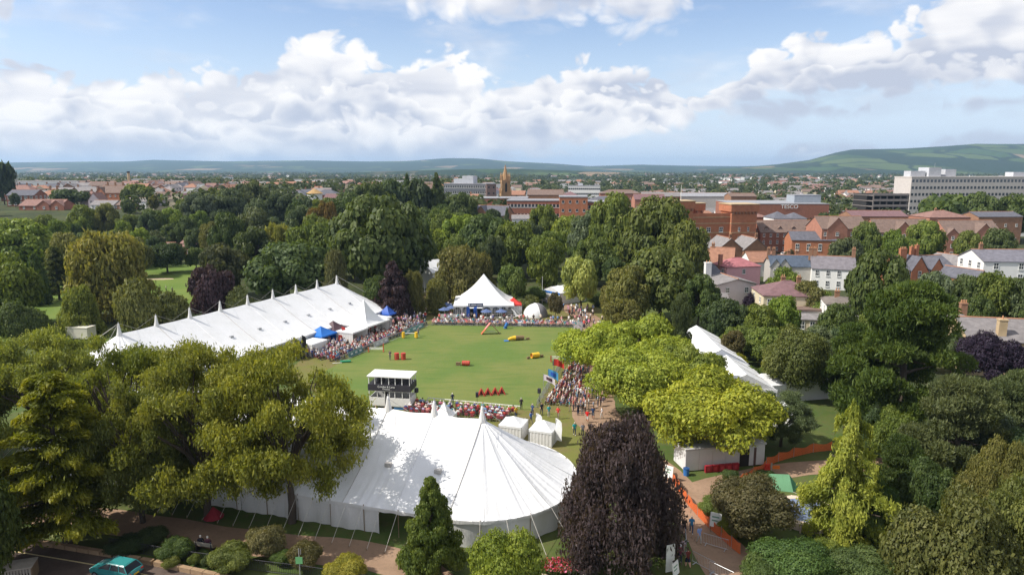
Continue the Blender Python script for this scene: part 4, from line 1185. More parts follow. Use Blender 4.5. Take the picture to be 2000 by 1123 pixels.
def pagoda(label, px, py, w_, d_, wall, peak, rz=0.0, col=None, curve=1.9, cat='tent', name='pagoda_tent', walls=(0, 1, 1, 1), roof_mat=None, wall_mat=None, group=None, xy=None, frame=True):
    """square tent with a swept peak; walls = front, right, back, left"""
    x, y = G(px, py) if xy is None else xy
    t = thing(name, label, cat, (x, y, 0), rz, group)
    rm = roof_mat or m_canvas
    wm = wall_mat or m_wallc
    n, m_ = 13, 8
    for k in range(4):
        V = []
        for i in range(n):
            for j in range(m_):
                u, tt = i / (n - 1) * 2 - 1, j / (m_ - 1)
                f = 1 - tt
                z = wall + (peak - wall) * f ** curve - 0.06 * tt * (1 - u * u)
                px_, py_ = u * tt * w_ / 2, -tt * d_ / 2
                if k == 1: px_, py_ = tt * w_ / 2, u * tt * d_ / 2
                if k == 2: px_, py_ = -u * tt * w_ / 2, tt * d_ / 2
                if k == 3: px_, py_ = -tt * w_ / 2, -u * tt * d_ / 2
                V.append((px_, py_, z))
        ob('roof_panel', np_mesh('roof_panel', np.array(V), grid_faces(n, m_)[:, ::-1], rm, True), t)
    cs = [(-1, -1), (1, -1), (1, 1), (-1, 1)]
    for k in range(4):
        (ax_, ay_), (bx_, by_) = cs[k], cs[(k + 1) % 4]
        p = [(ax_ * w_ / 2, ay_ * d_ / 2), (bx_ * w_ / 2, by_ * d_ / 2)]
        MB().face([(p[0][0], p[0][1], wall - .28), (p[1][0], p[1][1], wall - .28), (p[1][0], p[1][1], wall + .01), (p[0][0], p[0][1], wall + .01)]).build('valance', rm, t)
        if walls[k]:
            q = 0.97
            nn = 24
            V = []
            for r_ in range(2):
                for i in range(nn):
                    f = i / (nn - 1)
                    o = 0.03 * math.sin(i * 1.9)
                    x_, y_ = p[0][0] + (p[1][0] - p[0][0]) * f, p[0][1] + (p[1][1] - p[0][1]) * f
                    V.append((x_ * q + (o if k % 2 else 0), y_ * q + (0 if k % 2 else o), (wall - .05) * (1 - r_) + .02))
            ob('wall_panel', np_mesh('wall_panel', np.array(V), grid_faces(2, nn), wm, True), t)
    if frame:
        for ax_, ay_ in cs:
            MB().box(ax_ * w_ / 2 * .985 - .035, ax_ * w_ / 2 * .985 + .035, ay_ * d_ / 2 * .985 - .035, ay_ * d_ / 2 * .985 + .035, 0, wall).build('leg', m_steel, t)
    return t


m_blue = canvas_mat('blue_canvas', (0.02, 0.16, 0.55), .3)
m_navy = canvas_mat('royal_canvas', (0.03, 0.10, 0.42), .3)
m_black = canvas_mat('black_canvas', (0.022, 0.021, 0.024), .3)
m_maroon = canvas_mat('maroon_canvas', (0.085, 0.045, 0.055), .3)
m_redc = canvas_mat('red_canvas', (0.62, 0.05, 0.04), .3)
m_greenc = canvas_mat('green_canvas', (0.16, 0.36, 0.20), .3, .2)
m_tealc = canvas_mat('teal_canvas', (0.03, 0.16, 0.17), .3)
m_yell = canvas_mat('yellow_canvas', (0.75, 0.42, 0.03), .3)
aF = aB + math.pi            # along the left side of the arena
pagoda('tall white pagoda tent between the long marquee and the left crowd', 713, 655, 7.6, 7.0, 2.9, 7.4, aF, curve=2.0, walls=(0, 1, 1, 1))
pagoda('low white tent with a grey banner joined to the pagoda', 690, 668, 5.2, 4.0, 2.6, 3.3, aF, curve=1.2, walls=(0, 0, 1, 1))
pagoda('small white tent right of the tall pagoda', 740, 644, 4.0, 4.0, 2.6, 3.2, aF, curve=1.2, walls=(0, 1, 1, 0))
pagoda('black gazebo nearest the feathery trees', 577, 698, 3.2, 3.2, 2.3, 3.6, aF, roof_mat=m_black, wall_mat=m_black, curve=1.5, cat='gazebo', name='gazebo', walls=(0, 1, 1, 1))
pagoda('white gazebo with picture walls next to the black gazebo', 612, 690, 4.2, 3.4, 2.3, 2.9, aF, curve=1.2, cat='gazebo', name='gazebo', walls=(1, 0, 1, 1))
pagoda('bright blue gazebo behind the white picture gazebo', 628, 675, 4.6, 4.2, 2.4, 3.8, aF, roof_mat=m_blue, wall_mat=m_blue, curve=1.25, cat='gazebo', name='gazebo', walls=(0, 1, 1, 0))
pagoda('dark maroon gazebo behind the bright blue one', 652, 664, 4.2, 4.0, 2.4, 3.9, aF, roof_mat=m_maroon, wall_mat=m_maroon, curve=1.4, cat='gazebo', name='gazebo', walls=(0, 1, 1, 0))
pagoda('royal blue gazebo right of the tall pagoda', 757, 632, 3.4, 3.4, 2.4, 4.0, aF, roof_mat=m_navy, wall_mat=m_navy, curve=1.5, cat='gazebo', name='gazebo', walls=(0, 0, 1, 1))
pagoda('white gazebo next to the royal blue gazebo', 771, 626, 4.2, 4.0, 2.5, 3.9, aF, curve=1.25, cat='gazebo', name='gazebo', walls=(0, 1, 1, 0), wall_mat=m_tealc)
pagoda('white peaked gazebo left of the orange tube', 790, 616, 3.8, 3.8, 2.7, 4.3, aF, curve=1.35, cat='gazebo', name='gazebo', walls=(0, 0, 1, 1))
pagoda('white tent with tall grey side behind the peaked gazebo', 798, 603, 5.0, 5.0, 3.2, 5.0, aF, curve=1.3, cat='gazebo', name='gazebo', walls=(1, 1, 1, 1))
pagoda('white peaked tent near the yellow canopy left of the gazebos', 452, 690, 4.6, 4.6, 2.6, 5.2, aF, curve=1.9, walls=(1, 1, 1, 1))
pagoda('white and yellow gazebo at the left end of the gazebos', 516, 702, 3.4, 3.4, 2.3, 3.2, aF, curve=1.2, cat='gazebo', name='gazebo', walls=(0, 0, 1, 1))
pagoda('yellow gazebo tucked behind the feathery trees', 527, 697, 2.4, 2.4, 2.4, 3.2, aF, curve=1.2, cat='gazebo', name='gazebo', roof_mat=m_yell, walls=(0, 0, 1, 1))
# the peaked pavilion at the far end
PV = G(944, 618)
pv = pagoda('white peaked pavilion with arched windows at the far end of the arena', 0, 0, 13.6, 13.0, 3.0, 9.2, R(2), curve=1.55, walls=(0, 1, 1, 1), xy=(PV[0], PV[1] + 4.0), name='pavilion', cat='marquee')
m_glass = mat('dark_glass', (0.03, 0.035, 0.04), 0.12, 0.2, 0.8, spec=0.9)


def arch_window(w_, h_, parent, x, y, z):
    """arched clear window with glazing bars"""
    b = MB()
    pts = [(-w_ / 2, 0, 0), (w_ / 2, 0, 0)] + [(w_ / 2 * math.cos(R(a)), 0, h_ - w_ / 2 + w_ / 2 * math.sin(R(a))) for a in range(0, 181, 20)]
    b.face(pts)
    p = b.build('window', m_glass, parent, loc=(x, y, z))
    f = MB()
    for i in range(-1, 2):
        f.box(i * w_ / 4 - .03, i * w_ / 4 + .03, -.02, -.005, 0, h_ - abs(i) * .12)
    for j in range(1, 4):
        f.box(-w_ / 2, w_ / 2, -.025, -.008, j * h_ / 4.4 - .03, j * h_ / 4.4 + .03)
    f.build('glazing_bar', m_wallc, p)


for x_, w_ in ((-5.9, 1.6), (-4.1, 1.3), (0.7, 1.7), (2.7, 1.5), (4.4, 1.5), (5.9, 1.2)):
    arch_window(w_, 2.1, pv, x_, -6.36, 0.55)
MB().face([(-6.7, -6.3, 0.02), (-3.2, -6.3, .02), (-3.2, -6.3, 2.95), (-6.7, -6.3, 2.95)]).build('wall_panel', m_wallc, pv)
MB().face([(-0.4, -6.3, 0.02), (6.7, -6.3, .02), (6.7, -6.3, 2.95), (-0.4, -6.3, 2.95)]).build('wall_panel', m_wallc, pv)
MB().box(-3.3, -0.3, -7.4, -6.3, 2.5, 2.6).box(-3.3, -3.2, -7.4, -6.4, 0, 2.5).box(-.4, -.3, -7.4, -6.4, 0, 2.5).build('porch', m_canvas, pv)
sg_ = MB().box(-3.5, -0.1, -7.52, -7.42, 3.0, 3.75).build('sign_board', mat('navy_sign', (0.03, 0.05, 0.12), 0.5), pv)
MB().box(-3.4, -3.0, -7.56, -7.53, 3.2, 3.6).box(-2.8, -1.6, -7.56, -7.53, 3.28, 3.48).box(-1.45, -.3, -7.56, -7.53, 3.28, 3.48).build('sign_lettering', mat('sign_white', (0.6, 0.6, 0.62), 0.6), sg_)
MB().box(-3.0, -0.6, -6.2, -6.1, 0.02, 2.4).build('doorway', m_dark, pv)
# red topped gazebo, dome tent, food tent
pagoda('red topped gazebo with white walls beside the pavilion', 1003, 613, 3.6, 3.6, 2.5, 3.9, R(4), roof_mat=m_redc, curve=1.35, cat='gazebo', name='gazebo', walls=(1, 1, 1, 1))
dx, dy = G(1046, 617)
dome = thing('dome_tent', 'white dome tent with grey arched side openings', 'tent', (dx, dy, 0), R(20))
m_grey = mat('grey_mesh', (0.20, 0.19, 0.20), 0.8)
for k in range(4):
    V, n_ = [], 10
    for i in range(n_):
        for j in range(n_):
            u, v_ = i / (n_ - 1) * 2 - 1, j / (n_ - 1)
            a = R(-45 + 90 * k + 45 * u)
            e = R(90 * v_)
            arch = 0.0 if k == 0 and v_ < 0.55 * (1 - u * u) else 1
            r_ = 2.75 + 0.12 * abs(u) * math.cos(e)
            V.append((r_ * math.cos(e) * math.cos(a), r_ * math.cos(e) * math.sin(a), 2.9 * math.sin(e) + .02))
    ob('dome_panel', np_mesh('dome_panel', np.array(V), grid_faces(n_, n_), m_grey if k == 0 else m_canvas, True), dome)
for k in range(4):
    a = R(90 * k)
    MB().tube([(2.9 * math.cos(R(e)) * math.cos(a), 2.9 * math.cos(R(e)) * math.sin(a), 2.95 * math.sin(R(e))) for e in range(0, 91, 15)], 0.06, 0.06, 5).build('rib', m_canvas, dome)


def frame_tent(label, px, py, L, w_, eave, ridge, rz, gable_mat=None, trim=None, xy=None, n=7, group=None):
    """clear-span tent, ridge along local y from a near gable at the origin"""
    x, y = G(px, py) if xy is None else xy
    t = thing('frame_tent', label, 'marquee', (x, y, 0), rz, group)
    for k in range(n):
        y0, y1 = L * k / n, L * (k + 1) / n
        for sd in (-1, 1):
            V = []
            for i in range(6):
                for j in range(8):
                    yy, f = y0 + (y1 - y0) * i / 5, j / 7
                    V.append((sd * w_ / 2 * f, yy, ridge + (eave - ridge) * f - .05 * math.sin(math.pi * f) - .05 * math.sin(math.pi * i / 5)))
            fc = grid_faces(6, 8)
            ob('roof_panel', np_mesh('roof_panel', np.array(V), fc if sd < 0 else fc[:, ::-1], m_canvas, True), t)
            MB().face([(sd * w_ / 2, y0, .02), (sd * w_ / 2, y1, .02), (sd * w_ / 2, y1, eave), (sd * w_ / 2, y0, eave)]).build('wall_panel', m_wallc, t)
            if k:
                MB().box(-.05, .05, -.05, .05, 0, 1).mesh('x', m_canvas)
                b = MB()
                b.tube([(0, y0, ridge + .02), (sd * w_ / 2, y0, eave + .02)], .06, .06, 4)
                b.build('rafter', m_wallc, t)
    MB().face([(-w_ / 2, 0, eave), (w_ / 2, 0, eave), (0, 0, ridge)]).build('gable', m_wallc, t)
    MB().face([(-w_ / 2, L, eave), (w_ / 2, L, eave), (0, L, ridge)]).build('gable', m_wallc, t)
    MB().box(-w_ / 2 - .1, w_ / 2 + .1, -.12, -.02, eave - .35, eave + .08).build('fascia', trim or m_canvas, t)
    m_ = 4
    for k in range(m_):
        x0, x1 = -w_ / 2 + w_ * k / m_ + .08, -w_ / 2 + w_ * (k + 1) / m_ - .08
        MB().face([(x0, -.01, .05), (x1, -.01, .05), (x1, -.01, eave - .4), (x0, -.01, eave - .4)]).build('window_pane' if gable_mat else 'wall_panel', gable_mat or m_wallc, t)
    for k in range(m_ + 1):
        x0 = -w_ / 2 + w_ * k / m_
        MB().box(x0 - .06, x0 + .06, -.06, .02, 0, eave).build('post', m_canvas, t)
    return t


frame_tent('white clear-span marquee with glazed gable right of the lime trees', 0, 0, 30, 8.4, 3.0, 5.2, R(-2), mat('green_glass', (0.03, 0.07, 0.065), 0.15, spec=.8), xy=(32.3, 90.5))
BUILT += [(32.3, 94, 5), (32.3, 102, 5), (32.8, 110, 5), (33.2, 118, 5)]
frame_tent('low white marquee wing behind the glazed gable', 0, 0, 10, 4.4, 2.6, 3.8, R(-78), xy=(36.2, 95.5), n=3)
frame_tent('white marquee half hidden behind the silver-leaved tree', 0, 0, 5, 4.0, 2.0, 2.9, R(30), xy=G(1560, 838), n=3)
frame_tent('white food tent with blue trim beside the pale yellow tree', 1076, 592, 9, 6.5, 2.9, 4.2, R(-52), trim=m_blue, n=4)
frame_tent('white marquee roof glimpsed between the trees at the far end', 0, 0, 22, 9, 4.6, 7.6, R(-42), xy=(AX(830, 196), 190), n=5)
pagoda('small white gazebo behind the rounded marquee end', 1003, 852, 3.0, 3.0, 1.9, 2.7, R(-18), curve=1.15, cat='gazebo', name='gazebo', walls=(1, 1, 1, 1))
pagoda('white square gazebo between two feather flags', 1062, 862, 3.0, 3.0, 1.9, 2.8, R(-20), curve=1.15, cat='gazebo', name='gazebo', walls=(1, 1, 1, 1))
pagoda('white cone tent peak behind the marquee ridge', 868, 838, 2.6, 2.6, 2.0, 3.7, R(-15), curve=1.6, walls=(1, 1, 1, 1))
# pale roof of a lorry body left of the long marquee
lx, ly = G(160, 662)
lb = thing('storage_unit', 'cream box-shaped storage unit left of the long marquee', 'storage unit', (lx, ly, 0), R(-8))
MB().box(-2.3, 2.3, -1.2, 1.2, .35, 2.5).build('body', mat('cream_panel', (.58, .55, .46), .6), lb)
MB().box(-2.36, 2.36, -1.26, 1.26, 2.5, 2.6).build('roof', mat('cream_roof', (.66, .62, .52), .6), lb)
for q in (-1.6, 1.6):
    MB().tube([(q, -1.1, .35), (q, 1.1, .35)], .35, .35, 10).build('wheel', m_dark, lb)
# ------------------------------------------------------------------ buildings
def wallm(name, col, var=0.14, sc_=0.8):
    return mat(name, col, 0.9, var, sc_, 0.15, 12.0, 0.2)


m_brick = wallm('red_brick', (0.27, 0.115, 0.078), .2)
m_brick2 = wallm('orange_brick', (0.38, 0.155, 0.085), .18)
m_brick3 = wallm('brown_brick', (0.27, 0.150, 0.095), .2)
m_brickp = wallm('pink_brick', (0.36, 0.17, 0.12), .2)
m_white = wallm('white_render', (0.74, 0.73, 0.71), .05)
m_cream = wallm('cream_render', (0.58, 0.50, 0.36), .06)
m_pink = wallm('pink_render', (0.62, 0.34, 0.36), .06)
m_lilac = wallm('pale_render', (0.60, 0.52, 0.53), .06)
m_grayr = wallm('grey_render', (0.42, 0.40, 0.37), .06)
m_stone = wallm('stone', (0.44, 0.33, 0.20), .2)
m_conc = wallm('concrete', (0.50, 0.46, 0.43), .1)


def roofm(name, col):
    return mat(name, col, 0.85, 0.28, 1.1, 0.5, 6.0, 0.25)


m_slate = roofm('slate', (0.105, 0.105, 0.125))
m_slate2 = roofm('pale_slate', (0.20, 0.185, 0.185))
m_tile = roofm('red_tile', (0.22, 0.125, 0.105))
m_tileb = roofm('brown_tile', (0.165, 0.115, 0.095))
m_tilep = roofm('purple_tile', (0.165, 0.095, 0.100))
m_pantile = roofm('orange_tile', (0.29, 0.150, 0.100))
m_pinkt = roofm('pink_roof', (0.33, 0.125, 0.135))
m_lead = roofm('lead_flat_roof', (0.26, 0.26, 0.28))
m_frame = mat('white_frame', (0.74, 0.74, 0.72), 0.5, 0.05)
m_pane = mat('window_pane', (0.035, 0.042, 0.055), 0.08, 0.3, 0.9, spec=1.0)
m_ridge = mat('ridge_tile', (0.36, 0.17, 0.10), 0.9)
m_pot = mat('chimney_pot', (0.45, 0.24, 0.13), 0.9)
m_blued = mat('blue_door', (0.02, 0.09, 0.30), 0.5)

WF = MB().box(-.5, .5, -.05, .03, 0, .07).box(-.5, .5, -.05, .03, .93, 1).box(-.5, -.43, -.05, .03, .07, .93).box(.43, .5, -.05, .03, .07, .93).box(-.03, .03, -.045, .02, .07, .93).box(-.43, -.03, -.04, .02, .47, .53).box(.03, .43, -.04, .02, .47, .53).box(-.56, .56, -.12, .03, -.06, -.003).mesh('window', m_frame)
WP = MB().face([(-.43, -.012, .07), (.43, -.012, .07), (.43, -.012, .93), (-.43, -.012, .93)]).mesh('pane', m_pane)


def window(t, x, y, z, w_, h_, rz, pane=True):
    f = ob('window', WF, t, (x, y, z), rz, (w_, 1.0, h_))
    if pane:
        ob('pane', WP, f)
    return f


def chimney(t, x, y, z, h, w_=0.9, d_=0.55, m=None, pots=2):
    b = MB().box(-w_ / 2, w_ / 2, -d_ / 2, d_ / 2, -1.2, h - .2).box(-w_ / 2 - .08, w_ / 2 + .08, -d_ / 2 - .08, d_ / 2 + .08, h - .2, h)
    c = b.build('chimney', m or m_brick3, t, (x, y, z))
    for i in range(pots):
        MB().cyl((i - (pots - 1) / 2) * w_ / max(1, pots), 0, h, h + .55, .13, .10, 8).build('chimney_pot', m_pot, c)
    return c


DIM = {}


def house(label, pl, pr, D, rot, dep, ye, yr, roof='gable', wall=None, tile=None, rows=2, cols=3, group=None, chim=(), cat='house', name=None, ww=1.0, wh=1.3,
          side=1, ridge=True, gables=(), flip=0, ov=0.25, base=None, pane=True, skip=(), wz=None, back=False, dormers=0, door=None, H=None, hh=None):
    """front face runs from photo column pl at distance D to column pr, turned by rot degrees (positive: right end further off);
    ye, yr: photo rows of eave and ridge at the front left corner / middle."""
    if hh is None and D < 250 and H is None:
        hh = {1: 3.2, 2: 5.8, 3: 8.8}.get(rows, 5.8)
    if hh:                       # distance at which that eave height falls on row ye
        d_ = ray(1000, ye)
        D = (CAMH - hh) * d_[1] / -d_[2]
    he = HZ(ye, D)
    X0 = AX(pl, D, he)
    c, s = math.cos(R(rot)), math.sin(R(rot))
    # length so that the right end falls in column pr
    k = (pr - 1000) / F
    z_ = (CAMH - he) * SP
    Lf = (k * (D * CP + z_) - X0) / (c - k * s * CP)
    if base is None:
        base = float(gz(X0 + c * Lf / 2, D + s * Lf / 2 + dep / 2)) - .05
    if H:
        he = H[0] + base
    wall = wall or m_brick
    tile = tile or m_slate
    dm = D + dep * .5
    hr = H[1] if H else HZ(yr, dm + Lf * s * .5) - he
    he = max(he - base, 2.4)
    t = thing(name or {'house': 'house'}.get(cat, cat.replace(' ', '_')), label, cat, (X0, D, base), R(rot), group)
    BUILT.append((X0 + c * Lf / 2 - s * dep / 2, D + s * Lf / 2 + c * dep / 2, max(Lf, dep) * .55))
    # walls (gable ends included)
    b = MB()
    q = MB()
    o = ov
    if roof == 'gable':
        b.face([(0, 0, 0), (Lf, 0, 0), (Lf, 0, he), (0, 0, he)]).face([(Lf, dep, 0), (0, dep, 0), (0, dep, he), (Lf, dep, he)])
        b.face([(0, dep, 0), (0, 0, 0), (0, 0, he), (0, dep / 2, he + hr - .03), (0, dep, he)]).face([(Lf, 0, 0), (Lf, dep, 0), (Lf, dep, he), (Lf, dep / 2, he + hr - .03), (Lf, 0, he)])
        z0 = he - o * hr / (dep / 2)
        for sd in (0, 1):
            y0, y1 = (-o, dep / 2) if sd == 0 else (dep + o, dep / 2)
            P = [(-o, y0, z0), (Lf + o, y0, z0), (Lf + o, y1, he + hr), (-o, y1, he + hr)]
            q.face(P if sd == 0 else P[::-1])
            P2 = [(x, y, z + .14) for x, y, z in P]
            q.face(P2 if sd == 0 else P2[::-1])
            q.face([P[0], P[1], P2[1], P2[0]]).face([P[1], P[2], P2[2], P2[1]]).face([P[3], P[0], P2[0], P2[3]])
        rl = [(-o, dep / 2, he + hr + .15), (Lf + o, dep / 2, he + hr + .15)]
    elif roof == 'front':
        b.face([(0, 0, 0), (Lf, 0, 0), (Lf, 0, he), (Lf / 2, 0, he + hr - .03), (0, 0, he)]).face([(Lf, dep, 0), (0, dep, 0), (0, dep, he), (Lf / 2, dep, he + hr - .03), (Lf, dep, he)])
        b.face([(0, dep, 0), (0, 0, 0), (0, 0, he), (0, dep, he)]).face([(Lf, 0, 0), (Lf, dep, 0), (Lf, dep, he), (Lf, 0, he)])
        z0 = he - o * hr / (Lf / 2)
        for sd in (0, 1):
            x0 = -o if sd == 0 else Lf + o
            P = [(x0, dep + o, z0), (x0, -o, z0), (Lf / 2, -o, he + hr), (Lf / 2, dep + o, he + hr)]
            if sd:
                P = P[::-1]
            P2 = [(x, y, z + .14) for x, y, z in P]
            q.face(P).face(P2)
            for i in range(4):
                q.face([P[i], P[(i + 1) % 4], P2[(i + 1) % 4], P2[i]])
        rl = [(Lf / 2, -o, he + hr + .15), (Lf / 2, dep + o, he + hr + .15)]
    else:
        b.box(0, Lf, 0, dep, 0, he)
        if roof == 'hip':
            ins = min(dep / 2, Lf / 2 - .05)
            a_ = [(-o, -o, he), (Lf + o, -o, he), (Lf + o, dep + o, he), (-o, dep + o, he)]
            r0, r1 = (ins, dep / 2, he + hr), (Lf - ins, dep / 2, he + hr)
            q.face([a_[0], a_[1], r1, r0]).face([a_[2], a_[3], r0, r1]).face([a_[3], a_[0], r0]).face([a_[1], a_[2], r1])
            q.face([(x, y, z - .12) for x, y, z in a_])
            for i in range(4):
                p0, p1 = a_[i], a_[(i + 1) % 4]
                q.face([(p0[0], p0[1], p0[2] - .12), (p1[0], p1[1], p1[2] - .12), p1, p0])
            rl = [r0, r1]
        else:
            q.box(-.1, Lf + .1, -.1, dep + .1, he, he + .35)
            rl = None
            ridge = False
    w_o = b.build('wall', wall, t)
    r_o = q.build('roof', tile, t)
    if ridge and rl:
        MB().tube(rl, .13, .13, 5).build('ridge_tiles', m_ridge if ridge is True else ridge, r_o)
    # windows
    fz = he / rows
    for r_ in range(rows):
        for c_ in range(cols):
            if (r_, c_) in skip:
                continue
            x = Lf * (c_ + .5) / cols
            window(t, x, -.06, fz * r_ + fz * (.30 if wz is None else wz), ww, min(wh, fz * .6), 0, pane)
    if side:
        nc = max(1, int(dep / 4.0)) if side is True or side == 1 else side
        for r_ in range(rows):
            for c_ in range(nc):
                y = dep * (c_ + .5) / nc
                window(t, -.06, y, fz * r_ + fz * .30, ww, min(wh, fz * .6), R(-90), pane)
                window(t, Lf + .06, y, fz * r_ + fz * .30, ww, min(wh, fz * .6), R(90), pane)
    if door is not None:
        MB().box(-.5, .5, -.08, .02, 0, 2.05).build('door', m_blued if door == 'blue' else m_frame, t, (Lf * door if not isinstance(door, str) else Lf * .5, 0, 0))
    for cx, cy, ch in chim:
        zc = he + hr * (1 - abs(cy - .5) * 2) if roof == 'gable' else he + hr * .8
        chimney(t, Lf * cx, dep * cy, zc, ch)
    # cross gables on the front
    for gx, gw, gh in gables:
        g = MB()
        gy = -0.35
        x0, x1 = Lf * gx - gw / 2, Lf * gx + gw / 2
        g.face([(x0, gy, 0), (x1, gy, 0), (x1, gy, he), ((x0 + x1) / 2, gy, he + gh - .02), (x0, gy, he)]).face([(x0, 0, 0), (x0, gy, 0), (x0, gy, he), (x0, 0, he)]).face([(x1, gy, 0), (x1, 0, 0), (x1, 0, he), (x1, gy, he)])
        gg = g.build('gable', wall, t)
        yb = dep / 2 * gh / max(hr, .1) * .98
        for sd in (-1, 1):
            xe = (x0 + x1) / 2 + sd * (gw / 2 + .2)
            ze = he - .2 * gh / (gw / 2)
            P = [(xe, gy - .2, ze), ((x0 + x1) / 2, gy - .2, he + gh), ((x0 + x1) / 2, yb, he + gh), (xe, .1, ze)]
            P2 = [(x, y, z + .12) for x, y, z in P]
            k_ = MB().face(P).face(P2)
            for i in range(4):
                k_.face([P[i], P[(i + 1) % 4], P2[(i + 1) % 4], P2[i]])
            k_.build('roof', tile, gg)
        for r_ in range(rows):
            window(t, (x0 + x1) / 2, gy - .06, fz * r_ + fz * .30, ww * 1.15, min(wh, fz * .6), 0, pane)
    for i in range(dormers):
        x = Lf * (i + .5) / dormers
        d_ = MB().box(x - .75, x + .75, dep * .12, dep * .40, he + .1, he + 1.55).build('dormer', wall, t)
        MB().face([(x - .95, dep * .10, he + 1.5), (x, dep * .10, he + 2.35), (x, dep * .48, he + 2.35), (x - .95, dep * .44, he + 1.5)]).face([(x + .95, dep * .10, he + 1.5), (x + .95, dep * .44, he + 1.5), (x, dep * .48, he + 2.35), (x, dep * .10, he + 2.35)]).face([(x - .8, dep * .11, he + 1.5), (x + .8, dep * .11, he + 1.5), (x, dep * .11, he + 2.3)]).build('roof', tile, d_)
        window(t, x, dep * .12 - .05, he + .3, 1.0, 1.1, 0, pane)
    DIM[t.name] = (he, hr)
    return t


# --- right hand houses, near to far
house('white cottage with slate roof beside the tall white chimney', 1368, 1412, 150, 28, 8, 540, 517, 'gable', m_white, m_slate, 2, 2, chim=((.1, .5, 1.4),))
h_ = house('pale lilac cottage with grey gable facing the garden', 1403, 1477, 132, 8, 9, 556, 540, 'front', m_lilac, m_slate2, 2, 2, ov=.4)
chimney(h_, 1.0, 8.6, DIM[h_.name][0] - .4, 4.6, 1.5, 1.2, m_white, 2)
house('white lean-to porch below the lilac cottage', 1382, 1424, 127, 5, 4, 588, 573, 'gable', m_white, m_slate2, 1, 3, chim=(), ridge=False, side=0, wh=1.0, hh=3.0)
h_ = house('pink house with pink hipped roof', 1420, 1486, 163, 14, 8, 522, 503, 'hip', m_pink, m_pinkt, 2, 1, skip=((0, 0),), side=1, ridge=m_pinkt)
chimney(h_, .2, 4.0, DIM[h_.name][0], 3.2, 1.0, .8, m_brickp, 1)
house('long low cottage with orange pantile roof behind the pink house', 1385, 1432, 178, -20, 9, 512, 484, 'gable', m_brickp, m_pantile, 2, 2, chim=((.1, .5, 1.2),), ridge=True)
house('orange pantile outbuilding right of the pink house', 1466, 1520, 176, 4, 8, 512, 492, 'gable', m_white, m_pantile, 1, 2, side=0, hh=4.6)
house('twin-gabled brown house with slate roofs, left gable', 1402, 1452, 192, 6, 12, 488, 463, 'front', m_brick3, m_slate2, 1, 1, skip=((0, 0),), ov=.3, chim=((.5, .06, 2.2),), side=0, hh=5.8)
house('twin-gabled brown house with slate roofs, right gable', 1453, 1502, 193, 6, 12, 488, 463, 'front', m_brick3, m_slate2, 1, 1, skip=((0, 0),), ov=.3, chim=((.5, .06, 2.2),), side=0, hh=5.8)
house('brick hall with dark slate roof and tall white windows', 1547, 1636, 204, -8, 11, 469, 452, 'gable', m_brick2, m_slate, 1, 4, wh=2.6, ww=1.3, wz=.45, side=0, hh=7.0)
house('blue-roofed house with cream gables and creeper', 1507, 1590, 166, -8, 9, 520, 499, 'gable', m_grayr, roofm('blue_slate', (.070, .090, .125)), 2, 2, skip=((0, 0), (0, 1), (1, 0), (1, 1)), chim=((.0, .5, 2.0), (.12, .5, 2.0), (.5, .6, 1.8), (.7, .6, 1.8)), gables=((.10, 3.0, 2.0), (.30, 3.2, 2.2)), side=0)
house('white villa with grey slate roof and bay windows', 1586, 1672, 158, -18, 9, 524, 501, 'gable', m_white, roofm('grey_slate', (.17, .155, .17)), 2, 4, chim=((-.02, .5, 2.2), (.08, .5, 2.2), (.98, .5, 2.4)), wh=1.7, ww=.95, side=0)
house('cream house with purple-brown hipped roof', 1492, 1610, 140, -6, 11, 577, 548, 'hip', m_cream, m_tilep, 2, 5, skip=((0, 0), (0, 1), (0, 2), (0, 3), (0, 4), (1, 2), (1, 3)), chim=((.45, .6, 1.2), (.72, .6, 1.2)), ridge=m_tilep)
house('slate hipped garden room below the cream house', 1557, 1618, 128, -10, 6, 623, 612, 'hip', m_cream, m_slate2, 1, 3, wh=1.7, side=0, ridge=m_slate2, hh=2.9)
house('grey single-storey extension beside the garden room', 1548, 1612, 133, -6, 5, 607, 602, 'flat', m_grayr, m_tileb, 1, 2, side=0, hh=3.2)
house('small white house with hipped brown slate roof', 1615, 1682, 127, -16, 9, 594, 578, 'hip', m_white, roofm('brown_slate', (.16, .135, .12)), 2, 2, chim=((.4, .5, 1.3),), wh=1.5, ridge=False)
h_ = house('slate roof with tall brick chimney behind the pines', 1688, 1735, 128, -16, 9, 596, 583, 'gable', m_white, m_slate, 2, 2)
chimney(h_, 1.6, 4.5, DIM[h_.name][0] + DIM[h_.name][1] * .8, 3.0, 1.3, .9, m_brick3, 3)
h_ = house('brick Victorian house with slate cross gables', 1766, 1868, 158, 10, 12, 528, 500, 'gable', m_brick2, m_slate, 2, 5, gables=((.28, 5.0, 3.6), (.62, 4.0, 3.0)), wh=1.9, ww=.9, side=0)
chimney(h_, 2.0, 3.5, DIM[h_.name][0] + DIM[h_.name][1] * .5, 4.0, 2.0, .8, m_brick2, 4)
chimney(h_, 6.8, 6, DIM[h_.name][0] + DIM[h_.name][1] * .9, 3.0, .9, .8, m_brick2, 1)
chimney(h_, 8.4, 6, DIM[h_.name][0] + DIM[h_.name][1] * .9, 3.4, .9, .8, m_brick2, 1)
house('brick wing with pale slate gable right of the Victorian house', 1868, 1925, 154, 18, 11, 520, 498, 'front', m_brick2, m_slate2, 2, 2, wh=2.2, ww=.9)
house('small brick annexe between the Victorian house and the apartments', 1905, 1932, 150, 20, 10, 548, 524, 'front', m_brick2, m_slate, 2, 1, side=0)
house('white three-storey apartment house with slate roof', 1922, 2070, 140, -4, 12, 511, 488, 'gable', m_white, roofm('lilac_slate', (.15, .145, .17)), 3, 3, wh=1.75, ww=1.3, chim=((.12, .5, 1.6),))
